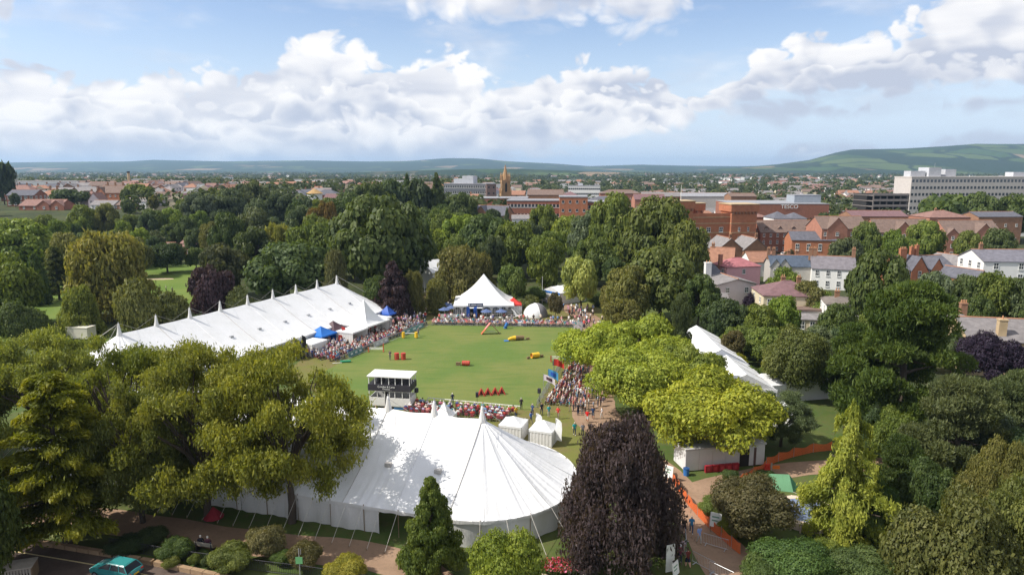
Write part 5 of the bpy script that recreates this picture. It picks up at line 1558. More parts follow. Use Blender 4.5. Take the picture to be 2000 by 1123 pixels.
h_ = house('big mossy slate-roofed house with stone chimneys', 1895, 2060, 112, -12, 12, 664, 622, 'gable', m_stone, roofm('moss_slate', (.18, .165, .165)), 2, 4, side=0)
chimney(h_, 5.0, 1.6, DIM[h_.name][0] + DIM[h_.name][1] * .3, 2.6, 1.2, 1.0, m_stone, 1)
chimney(h_, 11.5, 3.0, DIM[h_.name][0] + DIM[h_.name][1] * .5, 3.2, 1.7, 1.2, m_stone, 3)
h_ = house('slate house with pair of chimneys behind the large pine', 1822, 1900, 122, -8, 9, 632, 612, 'gable', m_stone, m_slate2, 2, 3, side=0)
chimney(h_, 4.6, 4.5, DIM[h_.name][0] + DIM[h_.name][1] * .9, 1.8, 1.2, .9, m_stone, 2)
chimney(h_, 6.9, 4.5, DIM[h_.name][0] + DIM[h_.name][1] * .9, 2.2, 1.1, .9, m_brick3, 4)
# brick terraces in the second row
house('brick terrace with dormers and white windows, left part', 1434, 1487, 244, 2, 11, 453, 434, 'gable', m_brickp, m_tileb, 3, 3, dormers=2, wh=1.4, side=0, hh=8.0)
house('brick terrace with dormers and white windows, long part', 1486, 1592, 240, 2, 11, 454, 431, 'gable', m_brick, m_tileb, 3, 8, dormers=4, wh=1.4, ww=.9, side=0, hh=8.0)
house('brick terrace with big front gable, left of three', 1606, 1697, 252, 2, 13, 447, 423, 'gable', m_brickp, m_tileb, 3, 7, gables=((.32, 7.6, 4.0),), wh=1.4, ww=1.0, side=0)
house('brick terrace with big front gable, middle of three', 1716, 1825, 246, 2, 13, 454, 428, 'gable', m_brickp, m_tileb, 3, 7, gables=((.45, 7.6, 4.0),), wh=1.4, ww=1.0, side=0)
house('brick terrace with big front gable, right of three', 1852, 1958, 238, 2, 13, 458, 431, 'gable', m_brickp, m_tileb, 3, 6, gables=((.08, 4.6, 2.2), (.66, 7.6, 4.0)), wh=1.4, ww=1.0, side=0)
house('brown brick house with red hipped roof above the terraces', 1816, 1896, 290, 4, 14, 425, 411, 'hip', m_brickp, m_tile, 3, 2, wh=1.6, chim=((.4, .5, 1.2),), side=0)
house('brown brick house with grey roof at the right edge', 1912, 1998, 300, 4, 12, 424, 414, 'gable', m_brick3, m_slate, 2, 4, side=0)
house('low white garage roof right of the terraces', 1958, 2060, 232, 0, 7, 450, 446, 'flat', m_white, m_white, 1, 3, side=0, hh=3.0)
# barracks: keep-like brick block with corner towers
bk = thing('barracks', 'orange brick barracks with square towers, parapets and flagpole', 'barracks', (AX(1350, 264), 264, 0), R(8))
bk.scale = (1.1, 1.1, 1)
BUILT.append((AX(1380, 264), 272, 22))
yb = HZ(416, 264)
MB().box(-6, 14.4, 0, 14, 0, yb - 1.6).build('wall', m_brick2, bk)
MB().box(-6.1, 14.4, -.15, .35, yb - 1.6, yb - .2).build('parapet', m_brick2, bk)
MB().box(-6.2, 14.5, -.22, 0, yb - 1.9, yb - 1.62).build('string_course', m_stone, bk)
for z_ in (yb * .30, yb * .52, yb * .74):
    MB().box(-6, 14.45, -.12, 0, z_, z_ + .28).build('string_course', m_stone, bk)
for r_ in range(3):
    for x_ in (1.5, 6.0, 10.6):
        window(bk, x_, -.06, yb * (.10 + .22 * r_), 1.5, 1.9, 0)
for nm, x0, x1, dpt, top_ in (('tower', 13.8, 23.2, 9, 399), ('tower', -6.5, -.5, 8, 392), ('tower', -16, -7.4, 10, 402), ('tower', 3.0, 6.0, 3, 398)):
    zt = HZ(top_, 264)
    y0 = -1.2 if nm == 'tower' and x0 != 3.0 else 5
    tw = MB().box(x0, x1, y0, y0 + dpt, 0, zt - 3.0).build('tower', m_brick2, bk)
    MB().box(x0 - .5, x1 + .5, y0 - .5, y0 + dpt + .5, zt - 3.0, zt - .3).build('parapet', m_brick2, tw)
    MB().box(x0 - .7, x1 + .7, y0 - .7, y0 + dpt + .7, zt - .3, zt).build('coping', m_stone, tw)
    cb = int((x1 - x0) / 1.1)
    for i in range(cb):
        xx = x0 - .3 + (x1 - x0 + .6) * (i + .5) / cb
        MB().box(xx - .22, xx + .22, y0 - .48, y0 + .02, zt - 3.9, zt - 3.0).build('corbel', m_brick3, tw)
    for z_ in (yb * .30, yb * .52, yb * .74):
        MB().box(x0 - .1, x1 + .1, y0 - .12, y0 + dpt, z_, z_ + .25).build('string_course', m_stone, tw)
    if x1 - x0 > 7:
        for r_ in range(3):
            for i in (0.32, .68):
                window(tw, x0 + (x1 - x0) * i, y0 - .06, yb * (.12 + .22 * r_), .7, 1.6, 0)
fp = MB().cyl(-3.5, 3, HZ(392, 264), HZ(362, 264), .12, .06, 8).build('flagpole', m_frame, bk)
house('long brown roof behind the barracks towers', 1436, 1500, 300, 0, 14, 424, 411, 'hip', m_brick, m_tile, 2, 4, side=0)
house('white building with small slate hips behind the terrace, left hip', 1512, 1545, 285, 0, 12, 427, 413, 'hip', m_white, m_slate, 1, 3, side=0, ridge=False)
house('white building with small slate hips behind the terrace, right hip', 1546, 1576, 286, 0, 12, 427, 415, 'hip', m_white, m_slate, 1, 3, side=0, ridge=False)
# store with long brick front and grey plant room
house('long low brick store with dark upper band', 1436, 1620, 370, -2, 40, 399, 392, 'flat', m_brick, m_lead, 1, 8, side=0, wh=1.6, ww=2.4, cat='store', name='store')
st_ = house('grey plant room on top of the brick store', 1552, 1604, 378, -2, 12, 382, 378, 'flat', wallm('grey_panel', (.30, .33, .37)), m_lead, 1, 4, side=0, H=(HZ(382, 378), .4), cat='store', name='plant_room', skip=((0, 0), (0, 1), (0, 2), (0, 3)))
def lettering(body, size, m, parent, loc, rot, ext=.03):
    cu = bpy.data.curves.new('x', 'FONT')
    cu.body, cu.size, cu.extrude, cu.align_x = body, size, ext, 'CENTER'
    tmp = bpy.data.objects.new('x', cu)
    C.objects.link(tmp)
    me = bpy.data.meshes.new_from_object(tmp.evaluated_get(bpy.context.evaluated_depsgraph_get()))
    bpy.data.objects.remove(tmp)
    me.materials.clear()
    me.materials.append(m)
    o = ob('lettering', me, parent, loc)
    o.rotation_euler = rot
    return o


lettering('TESCO', 3.0, m_frame, [o for o in C.objects if o.get('category') == 'store'][0], (AX(1540, 370) - AX(1436, 370), -.3, HZ(407, 370)), (R(90), 0, 0))
house('brown storage shed with pale slate roof left of the car park', 1666, 1774, 300, -2, 14, 423, 412, 'gable', m_brick3, m_tilep, 1, 4, side=0)
# multi-storey car park
cp_ = thing('car_park', 'dark concrete multi-storey car park left of the pale office block', 'car park', (AX(1702, 400), 400, 0), R(2))
BUILT.append((AX(1740, 415), 415, 20))
wcp = AX(1782, 400) - AX(1702, 400)
for i in range(6):
    z_ = HZ(378, 400) * (i + .5) / 6
    MB().box(0, wcp, 0, 24, z_, z_ + .5).build('deck', wallm('dark_concrete', (.17, .15, .14)), cp_)
    MB().box(-.05, wcp + .05, -.2, 0, z_ + .3, z_ + 1.5).build('parapet', wallm('car_park_parapet', (.24, .21, .20)), cp_)
for i in range(7):
    MB().box(wcp * i / 6 - .3, wcp * i / 6 + .3, .1, .7, 0, HZ(378, 400)).build('column', MATS['dark_concrete'], cp_)
MB().box(.2, wcp - .2, 8, 23, 0, HZ(380, 400)).build('core', m_dark, cp_)


def office(label, pl, pr, D, rot, dep, ytop, rows, cols, wall, band, ww, wh, z0=0.0, plant=(), roof=None, side=0, pane_only=False, name='office_block', spandrel=None, ztop=None):
    he = HZ(ytop, D)
    X0 = AX(pl, D, he)
    c, s = math.cos(R(rot)), math.sin(R(rot))
    k = (pr - 1000) / F
    Lf = (k * (D * CP + (CAMH - he) * SP) - X0) / (c - k * s * CP)
    t = thing(name, label, 'office', (X0, D, 0), R(rot))
    BUILT.append((X0 + c * Lf / 2 - s * dep / 2, D + s * Lf / 2 + c * dep / 2, max(Lf * .55, dep * .5)))
    MB().box(0, Lf, 0, dep, 0, he).build('wall', wall, t)
    MB().box(-.15, Lf + .15, -.15, dep + .15, he, he + .5).build('roof', roof or m_lead, t)
    fh = (he - z0) / rows
    me = MB().box(-.5, .5, -.04, .05, 0, 1).mesh('window', m_pane)
    me2 = MB().box(-.5, .5, -.10, -.05, 0, .12).box(-.5, -.42, -.1, -.05, .12, 1).box(.42, .5, -.1, -.05, .12, 1).mesh('frame', m_frame)
    for r_ in range(rows):
        z_ = z0 + fh * r_
        if spandrel:
            MB().box(.0, Lf, -.10, 0, z_ - fh * .16, z_ + fh * .22).build('spandrel', spandrel, t)
        for c_ in range(cols):
            x = Lf * (c_ + .5) / cols
            w1 = ob('window', me, t, (x, 0, z_ + fh * .30), 0, (ww, 1, wh))
            if not pane_only:
                ob('frame', me2, w1)
        for c_ in range(side):
            y = dep * (c_ + .5) / side
            ob('window', me, t, (Lf, y, z_ + fh * .30), R(90), (ww, 1, wh))
    for x0, x1, y0, y1, h0 in plant:
        MB().box(Lf * x0, Lf * x1, dep * y0, dep * y1, he + .5, he + .5 + h0).build('plant_room', wallm('plant_grey', (.46, .47, .50)), t)
    return t


o_ = office('long pale concrete office block with rows of small windows', 1781, 2080, 400, 4, 16, 347, 7, 42, m_conc, None, 1.35, 1.5, 1.0, plant=((.025, .12, .3, .7, 3.2), (.13, .21, .2, .8, 5.2), (.25, .32, .3, .7, 4.2), (.70, .80, .3, .7, 2.5)), pane_only=True, roof=m_conc)
MB().cyl(17.5, 6, HZ(347, 400), HZ(318, 400), .14, .06, 6).build('mast', m_steel, o_)
o_ = office('grey slab office block with bands of windows and rooftop plant', 867, 950, 470, -14, 16, 360, 6, 24, wallm('grey_slab', (.20, .21, .23)), None, 1.0, 1.7, 0, plant=((.18, .42, .3, .8, 3.0), (.40, .66, .2, .8, 5.0)), spandrel=wallm('slab_band', (.15, .16, .18)))
o_ = office('brown end block joined to the grey slab office', 950, 969, 455, 6, 18, 360, 6, 2, wallm('brown_slab', (.20, .14, .125)), None, 1.0, 1.2, 0, pane_only=True)
o_ = office('long red brick office with square windows, left wing', 990, 1093, 330, -5, 16, 393, 4, 15, m_brick, None, 1.5, 1.7, 0)
o_ = office('tall red brick stair tower of the long office', 1093, 1148, 322, -3, 15, 386, 5, 4, m_brick2, None, 1.1, 1.4, 0)
o_ = office('long red brick office with square windows, right wing', 1148, 1200, 330, -3, 16, 396, 4, 7, m_brick, None, 1.5, 1.7, 0)
house('dark mansard roof behind the right brick wing', 1150, 1215, 345, -3, 12, 392, 383, 'hip', m_brick, m_slate, 2, 6, side=0)
o_ = office('low white flat-roofed office with window bands', 1110, 1172, 620, -8, 14, 364, 4, 16, m_white, None, 1.4, 1.6, 0, plant=((.3, .45, .3, .7, 2.0),), pane_only=True)
house('long brown tiled hall roof behind the red brick office', 1030, 1100, 480, -4, 16, 381, 371, 'gable', m_brick3, m_tileb, 1, 6, side=0)
house('second brown tiled hall roof right of the first', 1098, 1130, 470, -4, 18, 383, 374, 'hip', m_brick3, m_tilep, 1, 3, side=0)
house('long red tiled range behind the white flat-roofed office', 1172, 1252, 560, -4, 14, 378, 371, 'hip', m_brick, m_tileb, 2, 10, side=0, pane=False)
house('grey flat-roofed hall left of the red brick office', 930, 1030, 400, -3, 22, 388, 383, 'flat', m_brick, m_lead, 1, 8, side=0)
house('slate-roofed brick school with steep gable among the trees', 925, 985, 300, -20, 12, 420, 402, 'gable', m_brick3, m_slate, 2, 4, gables=((.25, 7, 4),), side=0)
house('white low house at the foot of the red brick office', 1000, 1040, 290, 0, 8, 428, 420, 'gable', m_white, m_slate2, 1, 4, side=0)
# church spire
m_spire = wallm('spire_stone', (0.36, 0.22, 0.115), .2)
ch = thing('church_spire', 'honey stone church spire with pinnacles', 'church', (AX(987, 520), 520, 0), R(12))
BUILT.append((AX(987, 520), 520, 8))
z1, z2, z3 = HZ(378, 520), HZ(352, 520), HZ(322, 520)
w1 = 7.2
MB().box(-w1 / 2, w1 / 2, -w1 / 2, w1 / 2, 0, z1).build('tower', m_spire, ch)
MB().box(-w1 / 2 * .86, w1 / 2 * .86, -w1 / 2 * .86, w1 / 2 * .86, z1, z2).build('belfry', m_spire, ch)
for a in range(4):
    b = MB()
    b.face([(-.8, -w1 / 2 * .86 - .05, z1 + 1.2), (.8, -w1 / 2 * .86 - .05, z1 + 1.2), (.8, -w1 / 2 * .86 - .05, z2 - 3), (0, -w1 / 2 * .86 - .05, z2 - 1.6), (-.8, -w1 / 2 * .86 - .05, z2 - 3)]).build('belfry_opening', m_dark, ch, rz=R(90 * a))
MB().cyl(0, 0, z2, z3, 2.7, .12, 8).build('spire', m_spire, ch)
MB().cyl(0, 0, z3, z3 + 3.0, .08, .05, 6).build('finial', m_steel, ch)
for zz, rr, hh in ((z1, w1 / 2 * .95, 5.0), (z2, w1 / 2 * .80, 6.0)):
    for sx in (-1, 1):
        for sy in (-1, 1):
            pn = MB().box(sx * rr - .5, sx * rr + .5, sy * rr - .5, sy * rr + .5, zz - 2, zz + hh * .45).build('pinnacle', m_spire, ch)
            MB().cyl(sx * rr, sy * rr, zz + hh * .45, zz + hh, .6, .04, 4).build('pinnacle_cap', m_spire, pn)
# --- left hand houses
house('red-tiled bungalow with two front gables', 37, 118, 364, -3, 12, 408, 396, 'gable', m_brick, m_tile, 1, 4, gables=((.62, 8, 2.8), (.92, 8, 2.8)), side=0, wh=1.4)
house('white fronted brick house with slate roof at the left', 12, 66, 400, 2, 12, 382, 371, 'gable', m_brick, m_slate, 2, 5, wh=2.0, ww=1.6)
house('red hipped roof behind the left brick house', 0, 60, 470, 0, 12, 372, 362, 'hip', m_brick, m_tile, 2, 4, side=0, chim=((.3, .5, 2), (.7, .5, 2)))
house('brown hipped house with pale lower roof', 72, 116, 420, 0, 12, 382, 369, 'hip', m_white, m_pantile, 2, 3, side=0, chim=((.4, .4, 2.5), (.7, .4, 2.5)))
house('red hipped house left of the white gable', 155, 186, 400, 0, 10, 386, 373, 'hip', m_lilac, m_tile, 2, 2, side=0, chim=((.5, .5, 1.5),))
house('pale gabled house beside the red hipped house', 172, 194, 385, 6, 10, 391, 377, 'front', m_lilac, m_tile, 2, 2, side=0)
house('tall red brick house with dormer gables', 190, 240, 430, -4, 12, 377, 363, 'gable', m_brick2, m_tileb, 2, 5, gables=((.12, 6, 3.5),), chim=((.2, .5, 2), (.5, .5, 2), (.8, .5, 2)), side=0)
house('white roofed low house behind the wood', 176, 222, 372, -4, 9, 402, 393, 'gable', m_white, m_slate2, 1, 4, side=0)
house('brown roofed bungalow right of the white roofed house', 222, 250, 372, -8, 9, 402, 394, 'gable', m_brick3, m_tileb, 1, 3, side=0)
house('white gabled bungalow in front of the brown terrace', 243, 284, 380, -6, 9, 394, 387, 'gable', m_white, m_slate2, 1, 3, side=0)
house('small house with white barge boards and cream gable', 288, 301, 362, -6, 12, 404, 393, 'front', m_cream, m_slate2, 2, 1, side=0)
house('long brown terrace with many dormers', 298, 372, 440, -3, 10, 388, 376, 'gable', m_brickp, m_tileb, 2, 10, side=0, dormers=6, pane=False)
house('lower brown terrace in front of the long terrace', 300, 350, 400, -3, 9, 396, 389, 'gable', m_brickp, m_tilep, 1, 6, side=0, pane=False)
house('white and grey modern college block', 380, 418, 700, -6, 14, 361, 356, 'flat', m_white, m_lead, 3, 6, side=0, pane=False, cat='building', name='college_block', wh=2.0)
house('long brown shed roof beside the brick stack', 262, 312, 650, -3, 20, 367, 361, 'gable', m_brick, m_tileb, 1, 6, side=0, pane=False)
sk = thing('chimney_stack', 'tall pale brick stack above the left town', 'chimney', (AX(256, 700), 700, 0))
MB().cyl(0, 0, 0, HZ(338, 700), 1.7, 1.2, 10).build('shaft', m_stone, sk)
MB().cyl(0, 0, HZ(338, 700), HZ(335, 700), 1.5, 1.5, 10).build('cap', m_dark, sk)
house('brick house with slate roof behind the round tower', 545, 596, 420, -6, 12, 382, 371, 'hip', m_brick, m_slate, 2, 4, side=0)
house('slate hipped house right of the round tower', 610, 658, 430, -3, 12, 381, 370, 'hip', m_brick, m_slate, 2, 4, side=0)
house('red roofed terrace behind the round white tower', 572, 604, 380, -6, 9, 398, 388, 'gable', m_white, m_tile, 2, 4, side=0, pane=False)
house('row of brown roofs right of the round white tower', 632, 690, 400, -6, 9, 388, 380, 'gable', m_brickp, m_tilep, 1, 7, side=0, pane=False)
rt = thing('water_tower', 'round white tower with conical tiled cap', 'tower', (AX(618, 380), 380, float(gz(AX(618, 380), 380))))
BUILT.append((AX(618, 380), 380, 7))
MB().cyl(0, 0, 0, (HZ(378, 380) - rt.location.z), 4.0, 4.0, 20).build('drum', m_white, rt)
MB().cyl(0, 0, (HZ(378, 380) - rt.location.z), (HZ(369, 380) - rt.location.z), 4.7, .4, 20).build('roof', roofm('gold_tile', (.36, .23, .10)), rt)
house('red clubhouse roof beside the golf course', 345, 420, 232, -6, 10, 482, 470, 'gable', m_brick, m_tile, 1, 5, side=0, hh=3.6)
house('long brown club roof behind the golf trees', 275, 330, 250, -4, 9, 482, 474, 'gable', m_brick3, m_tileb, 1, 4, side=0)
house('pale stone house between the tall conifers', 826, 846, 420, 0, 9, 372, 361, 'gable', m_stone, m_tileb, 2, 2, side=0)
house('red brick block right of the barracks clump', 1240, 1300, 420, 0, 12, 390, 380, 'gable', m_brickp, m_tilep, 2, 6, side=0, pane=False)
house('pale roofed row behind the broad olive oak', 1255, 1330, 470, 0, 12, 384, 376, 'gable', m_brickp, m_slate2, 2, 7, side=0, pane=False)
house('long glassy station roof behind the barracks', 1320, 1430, 480, 0, 20, 384, 377, 'gable', m_conc, m_lead, 1, 12, side=0, pane=False)
house('brown brick warehouse with arched windows', 1428, 1478, 440, 0, 14, 384, 378, 'gable', m_brick3, m_tileb, 3, 6, side=0, pane=False)
# ------------------------------------------------------------------ wooded belts
GR = ['green', 'dark', 'green', 'bright', 'blue', 'grey', 'dark', 'olive']
DK = ['dark', 'deep', 'green', 'dark', 'blue']
belt(-80, 500, 232, 300, 30, 11, 15, GR, 'broadleaf tree in the belt between the golf course and the left houses', 'belt trees left', seed=1)
belt(-60, 320, 196, 232, 8, 10, 14, GR, 'broadleaf tree along the far edge of the golf course', 'golf edge trees', seed=2)
belt(440, 860, 205, 300, 28, 13, 20, DK + GR, 'broadleaf tree in the wood behind the long marquee', 'wood behind the long marquee', seed=3)
belt(560, 1000, 270, 345, 20, 10, 14, DK, 'dark tree in the wood below the grey office', 'wood below the grey office', seed=4)
belt(840, 1240, 195, 280, 24, 12, 17, GR, 'oak in the wood behind the pavilion', 'wood behind the pavilion', seed=5)
belt(1215, 1400, 135, 200, 9, 8, 13, GR, 'tree in the clump below the barracks', 'clump below the barracks', seed=6)
belt(1385, 1660, 100, 126, 13, 3.5, 6, GR + DK, 'garden tree between the marquee roof and the cottages', 'garden trees right', seed=7, kinds=('oak', 'broad', 'shrub'))
belt(1640, 2060, 98, 160, 16, 5, 9, GR, 'garden tree among the right hand houses', 'garden trees far right', seed=8, kinds=('oak', 'broad'))
belt(1700, 2120, 56, 82, 10, 5, 8, DK + ['olive', 'grey'], 'shaded tree in the thicket at the lower right', 'thicket lower right', seed=9, kinds=('broad', 'oak'), gap=.5)
belt(1590, 2060, 195, 232, 7, 5, 8, GR, 'small tree between the terraces and the villas', 'terrace trees', seed=10)
belt(-60, 420, 330, 430, 8, 7, 11, DK + GR, 'tree between the houses on the left rise', 'trees among the left houses', seed=11)
belt(420, 1000, 345, 430, 6, 8, 13, DK + GR, 'distant tree left of the church spire', 'trees left of the spire', seed=12)
belt(1000, 1500, 350, 430, 5, 8, 12, DK + GR, 'distant tree behind the red brick offices', 'trees behind the offices', seed=13)
belt(1480, 2060, 300, 400, 8, 7, 12, DK + GR, 'distant tree behind the right terraces', 'trees behind the right terraces', seed=14)

# ------------------------------------------------------------------ far houses, one by one
FW = [m_white, m_brickp, m_brick, m_lilac, m_cream, m_brick3]
FR = [m_tile, m_tileb, m_tilep, m_slate, m_pantile, m_slate2]
fh_cache = {}
FWM = MB().box(-.55, .55, -.06, 0, 0, 1.4).mesh('window', m_pane)


def far_house(x, y, rz, k, sx, label, group):
    if k not in fh_cache:
        q = random.Random(k)
        w_, d_, he, hr = q.uniform(9, 20), q.uniform(8, 10), q.uniform(4.8, 6.0), q.uniform(2.6, 3.6)
        a = MB().box(-w_ / 2, w_ / 2, -d_ / 2, d_ / 2, 0, he).face([(-w_ / 2, -d_ / 2, he), (-w_ / 2, d_ / 2, he), (-w_ / 2, 0, he + hr)]).face([(w_ / 2, -d_ / 2, he), (w_ / 2, d_ / 2, he), (w_ / 2, 0, he + hr)]).mesh('wall', q.choice(FW))
        hp = d_ / 2 if q.random() < .5 else -.3
        x0 = w_ / 2 + .3
        b = MB().face([(-x0, -d_ / 2 - .3, he - .1), (x0, -d_ / 2 - .3, he - .1), (x0 - hp, 0, he + hr), (hp - x0, 0, he + hr)]).face([(x0, d_ / 2 + .3, he - .1), (-x0, d_ / 2 + .3, he - .1), (hp - x0, 0, he + hr), (x0 - hp, 0, he + hr)])
        if hp > 0:
            b.face([(-x0, d_ / 2 + .3, he - .1), (-x0, -d_ / 2 - .3, he - .1), (hp - x0, 0, he + hr)]).face([(x0, -d_ / 2 - .3, he - .1), (x0, d_ / 2 + .3, he - .1), (x0 - hp, 0, he + hr)])
        b = b.mesh('roof', q.choice(FR))
        c = MB()
        c.box(-.25 * w_ - .5, -.25 * w_ + .5, -.35, .35, he + hr - 1.2, he + hr + 1.3)
        c = c.mesh('chimney', m_brick3)
        nw = max(2, int(w_ / 3.6))
        wn = [(-w_ / 2 + w_ * (i + .5) / nw, -d_ / 2, he * (.16 + .5 * r_)) for r_ in range(2) for i in range(nw)]
        fh_cache[k] = (a, b, c, wn)
    t = thing('house', label, 'house', (x, y, float(gz(x, y)) - .1), rz, group)
    wn_, rn_ = fh_cache[k][0].materials[0].name, fh_cache[k][1].materials[0].name
    AUTO[t.name] = (0, x, y, 6.0, '%s-walled' % wn_.split('_')[0] + ' %s-roofed' % rn_.split('_')[0], 'house', sx * 10)
    for nm, me in zip(('wall', 'roof', 'chimney'), fh_cache[k]):
        ob(nm, me, t, (0, 0, 0), 0, (sx, 1, 1))
    if y < 620:
        for wx, wy, wz in fh_cache[k][3]:
            ob('window', FWM, t, (wx * sx, wy, wz))
    return t


q = random.Random(5)
for x0, x1, D0, D1, n, lab, grp in ((-60, 480, 380, 760, 56, 'small distant house with tiled roof on the left rise', 'distant houses left'),
                                    (480, 1000, 430, 900, 34, 'small distant house between the trees left of the spire', 'distant houses centre left'),
                                    (1000, 1560, 420, 900, 50, 'small distant house behind the brick offices and barracks', 'distant houses centre right'),
                                    (1480, 2060, 340, 900, 56, 'small distant house behind the right terraces', 'distant houses right')):
    k = tries = 0
    while k < n and tries < 4000:
        tries += 1
        D = q.uniform(D0, D1)
        X = AX(q.uniform(x0, x1), D)
        if any(math.hypot(X - a, D - b) < c + 8 for a, b, c in BUILT) or any(math.hypot(X - a, D - b) < c * .6 + 5 for a, b, c in TREES):
            continue
        far_house(X, D, R(q.choice((0, 0, 90, 8, -12, 70)) + q.uniform(-8, 8)), q.randint(0, 17), q.uniform(.85, 1.2), lab, grp)
        BUILT.append((X, D, 8))
        k += 1

# ------------------------------------------------------------------ the far town and woods, too many to count
def far_wood(name, label, D0, D1, n, nl, seed, hmin=8, hmax=14, pw=1.0, px0=-380, px1=2380):
    g = np.random.default_rng(seed)
    D = D0 + (D1 - D0) * g.uniform(0, 1, n) ** pw
    px = g.uniform(px0, px1, n)
    X = (px - 1000) / F * D * CP
    dens = vnoise(X / 160.0, D / 260.0, seed, 3)
    keep = dens > -0.18
    B = np.array([b for b in BUILT])
    for bx, by, br in B[np.abs(B[:, 1] - (D0 + D1) / 2) < (D1 - D0)]:
        keep &= (X - bx) ** 2 + (D - by) ** 2 > (br + 5) ** 2
    X, D = X[keep], D[keep]
    n = len(X)
    h = g.uniform(hmin, hmax, n)
    r = h * g.uniform(.38, .6, n)
    d = unit(g.normal(size=(n, nl, 3)) + np.array([0, 0, .35]))
    lob = 1 + .25 * np.sin(d[..., 0] * 7 + np.arange(n)[:, None]) * np.sin(d[..., 1] * 6 + d[..., 2] * 5)
    P = np.stack([d[..., 0] * r[:, None] * lob, d[..., 1] * r[:, None] * lob, h[:, None] * (.52 + .46 * d[..., 2] * lob)], -1)
    P += np.stack([X, D, gz(X, D)], -1)[:, None, :]
    nr = unit(d + g.normal(size=d.shape) * .35).reshape(-1, 3)
    P = P.reshape(-1, 3)
    s = np.repeat(r, nl) * 1.75 / math.sqrt(nl) * g.uniform(.8, 1.3, n * nl)
    t_ = unit(np.cross(nr, g.normal(size=nr.shape)))
    b_ = np.cross(nr, t_)
    s = s[:, None]
    V = np.stack([P + t_ * s, P + b_ * s, P - t_ * s, P - b_ * s], 1).reshape(-1, 3)
    lv = np.repeat(g.uniform(0, .8, n), nl) + g.uniform(0, .25, n * nl)
    me = np_mesh(name, V, np.arange(len(V)).reshape(-1, 4), m_leaf, False, lv)
    o = ob(name, me, color=(0.050, 0.066, 0.022))
    struct(o, label, 'stuff')


far_wood('distant_trees', 'mass of trees among the roofs of the town', 345, 1100, 2250, 60, 21, 7, 12)
far_wood('far_trees', 'far-off mass of trees across the plain', 1000, 2600, 3800, 26, 22, 8, 14)
far_wood('farthest_trees', 'blue hazy band of trees near the horizon', 2400, 5600, 6000, 12, 23, 9, 15)
g = np.random.default_rng(31)


def far_roofs(name, label, D0, D1, n, seed, mats, s0=1.0):
    g = np.random.default_rng(seed)
    b = MB()
    for i in range(n):
        D = g.uniform(D0, D1)
        X = (g.uniform(-100, 2100) - 1000) / F * D * CP
        if vnoise(np.array([X / 300.0]), np.array([D / 300.0]), seed)[0] < -0.05:
            continue
        w_, d_, he, hr = g.uniform(10, 30) * s0, g.uniform(8, 11), g.uniform(5, 7), g.uniform(2.5, 3.5)
        big = g.uniform() < .06
        if big:
            w_, he, hr = g.uniform(40, 90), g.uniform(7, 10), .6
        z = float(gz(X, D))
        M = Matrix.Translation((X, D, z)) @ Matrix.Rotation(g.uniform(-.5, .5) + (1.57 if g.uniform() < .3 else 0), 4, 'Z')
        wm = 0 if big else int(g.integers(0, 3))
        rm = 5 if big else 3 + int(g.integers(0, 4))
        b.box(-w_ / 2, w_ / 2, -d_ / 2, d_ / 2, 0, he, wm, M)
        for sd in (-1, 1):
            b.face([M @ Vector(p) for p in ((-w_ / 2 - .3, sd * (d_ / 2 + .3), he), (w_ / 2 + .3, sd * (d_ / 2 + .3), he), (w_ / 2 - 1, 0, he + hr), (-w_ / 2 + 1, 0, he + hr))], rm)
            b.face([M @ Vector(p) for p in ((sd * w_ / 2, -d_ / 2, he), (sd * w_ / 2, d_ / 2, he), (sd * (w_ / 2 - 1), 0, he + hr))], rm)
    struct(b.build(name, mats), label, 'stuff')


fm = [m_white, m_brickp, m_cream, m_tile, m_tileb, m_slate2, m_pantile]
far_roofs('town_roofs', 'many small roofs of the town beyond the offices', 640, 1700, 1200, 41, fm)
far_roofs('far_town_roofs', 'pale specks of far-off roofs on the plain', 1700, 4500, 1200, 42, fm, 1.3)
# ------------------------------------------------------------------ haze over the plain
hm = bpy.data.materials.new('haze')
hm.use_nodes = True
hm.node_tree.nodes.clear()
k = NT(hm.node_tree)
pvn = k.n('ShaderNodeVolumePrincipled', inp={'Color': (0.48, 0.71, 1.0, 1), 'Density': 7.5e-5, 'Anisotropy': 0.2})
hmo = k.n('ShaderNodeOutputMaterial')
hm.node_tree.links.new(pvn.outputs[0], hmo.inputs['Volume'])
hz_o = MB().box(-16500, 16500, -900, 15500, -1.5, 262).build('haze', hm)
struct(hz_o, 'pale blue haze over the plain', 'stuff')
# ------------------------------------------------------------------ people
def cloth_mat(name, ramp, use_col=False, rough=0.85):
    m = bpy.data.materials.new(name)
    m.use_nodes = True
    m.node_tree.nodes.clear()
    k = NT(m.node_tree)
    oi = k.n('ShaderNodeObjectInfo')
    if use_col:
        c = oi.outputs['Color']
    else:
        rp = k.n('ShaderNodeValToRGB', inp={0: oi.outputs['Random']})
        rp.color_ramp.interpolation = 'CONSTANT'
        el = rp.color_ramp.elements
        while len(el) < len(ramp):
            el.new(.5)
        for i, (e, cc) in enumerate(zip(el, ramp)):
            e.position = i / len(ramp)
            e.color = tuple(cc) + (1,)
        c = rp.outputs[0]
    b = k.n('ShaderNodeBsdfPrincipled', inp={'Base Color': c, 'Roughness': rough, 'Specular IOR Level': .2})
    k.n('ShaderNodeOutputMaterial', inp={0: b.outputs[0]})
    return m


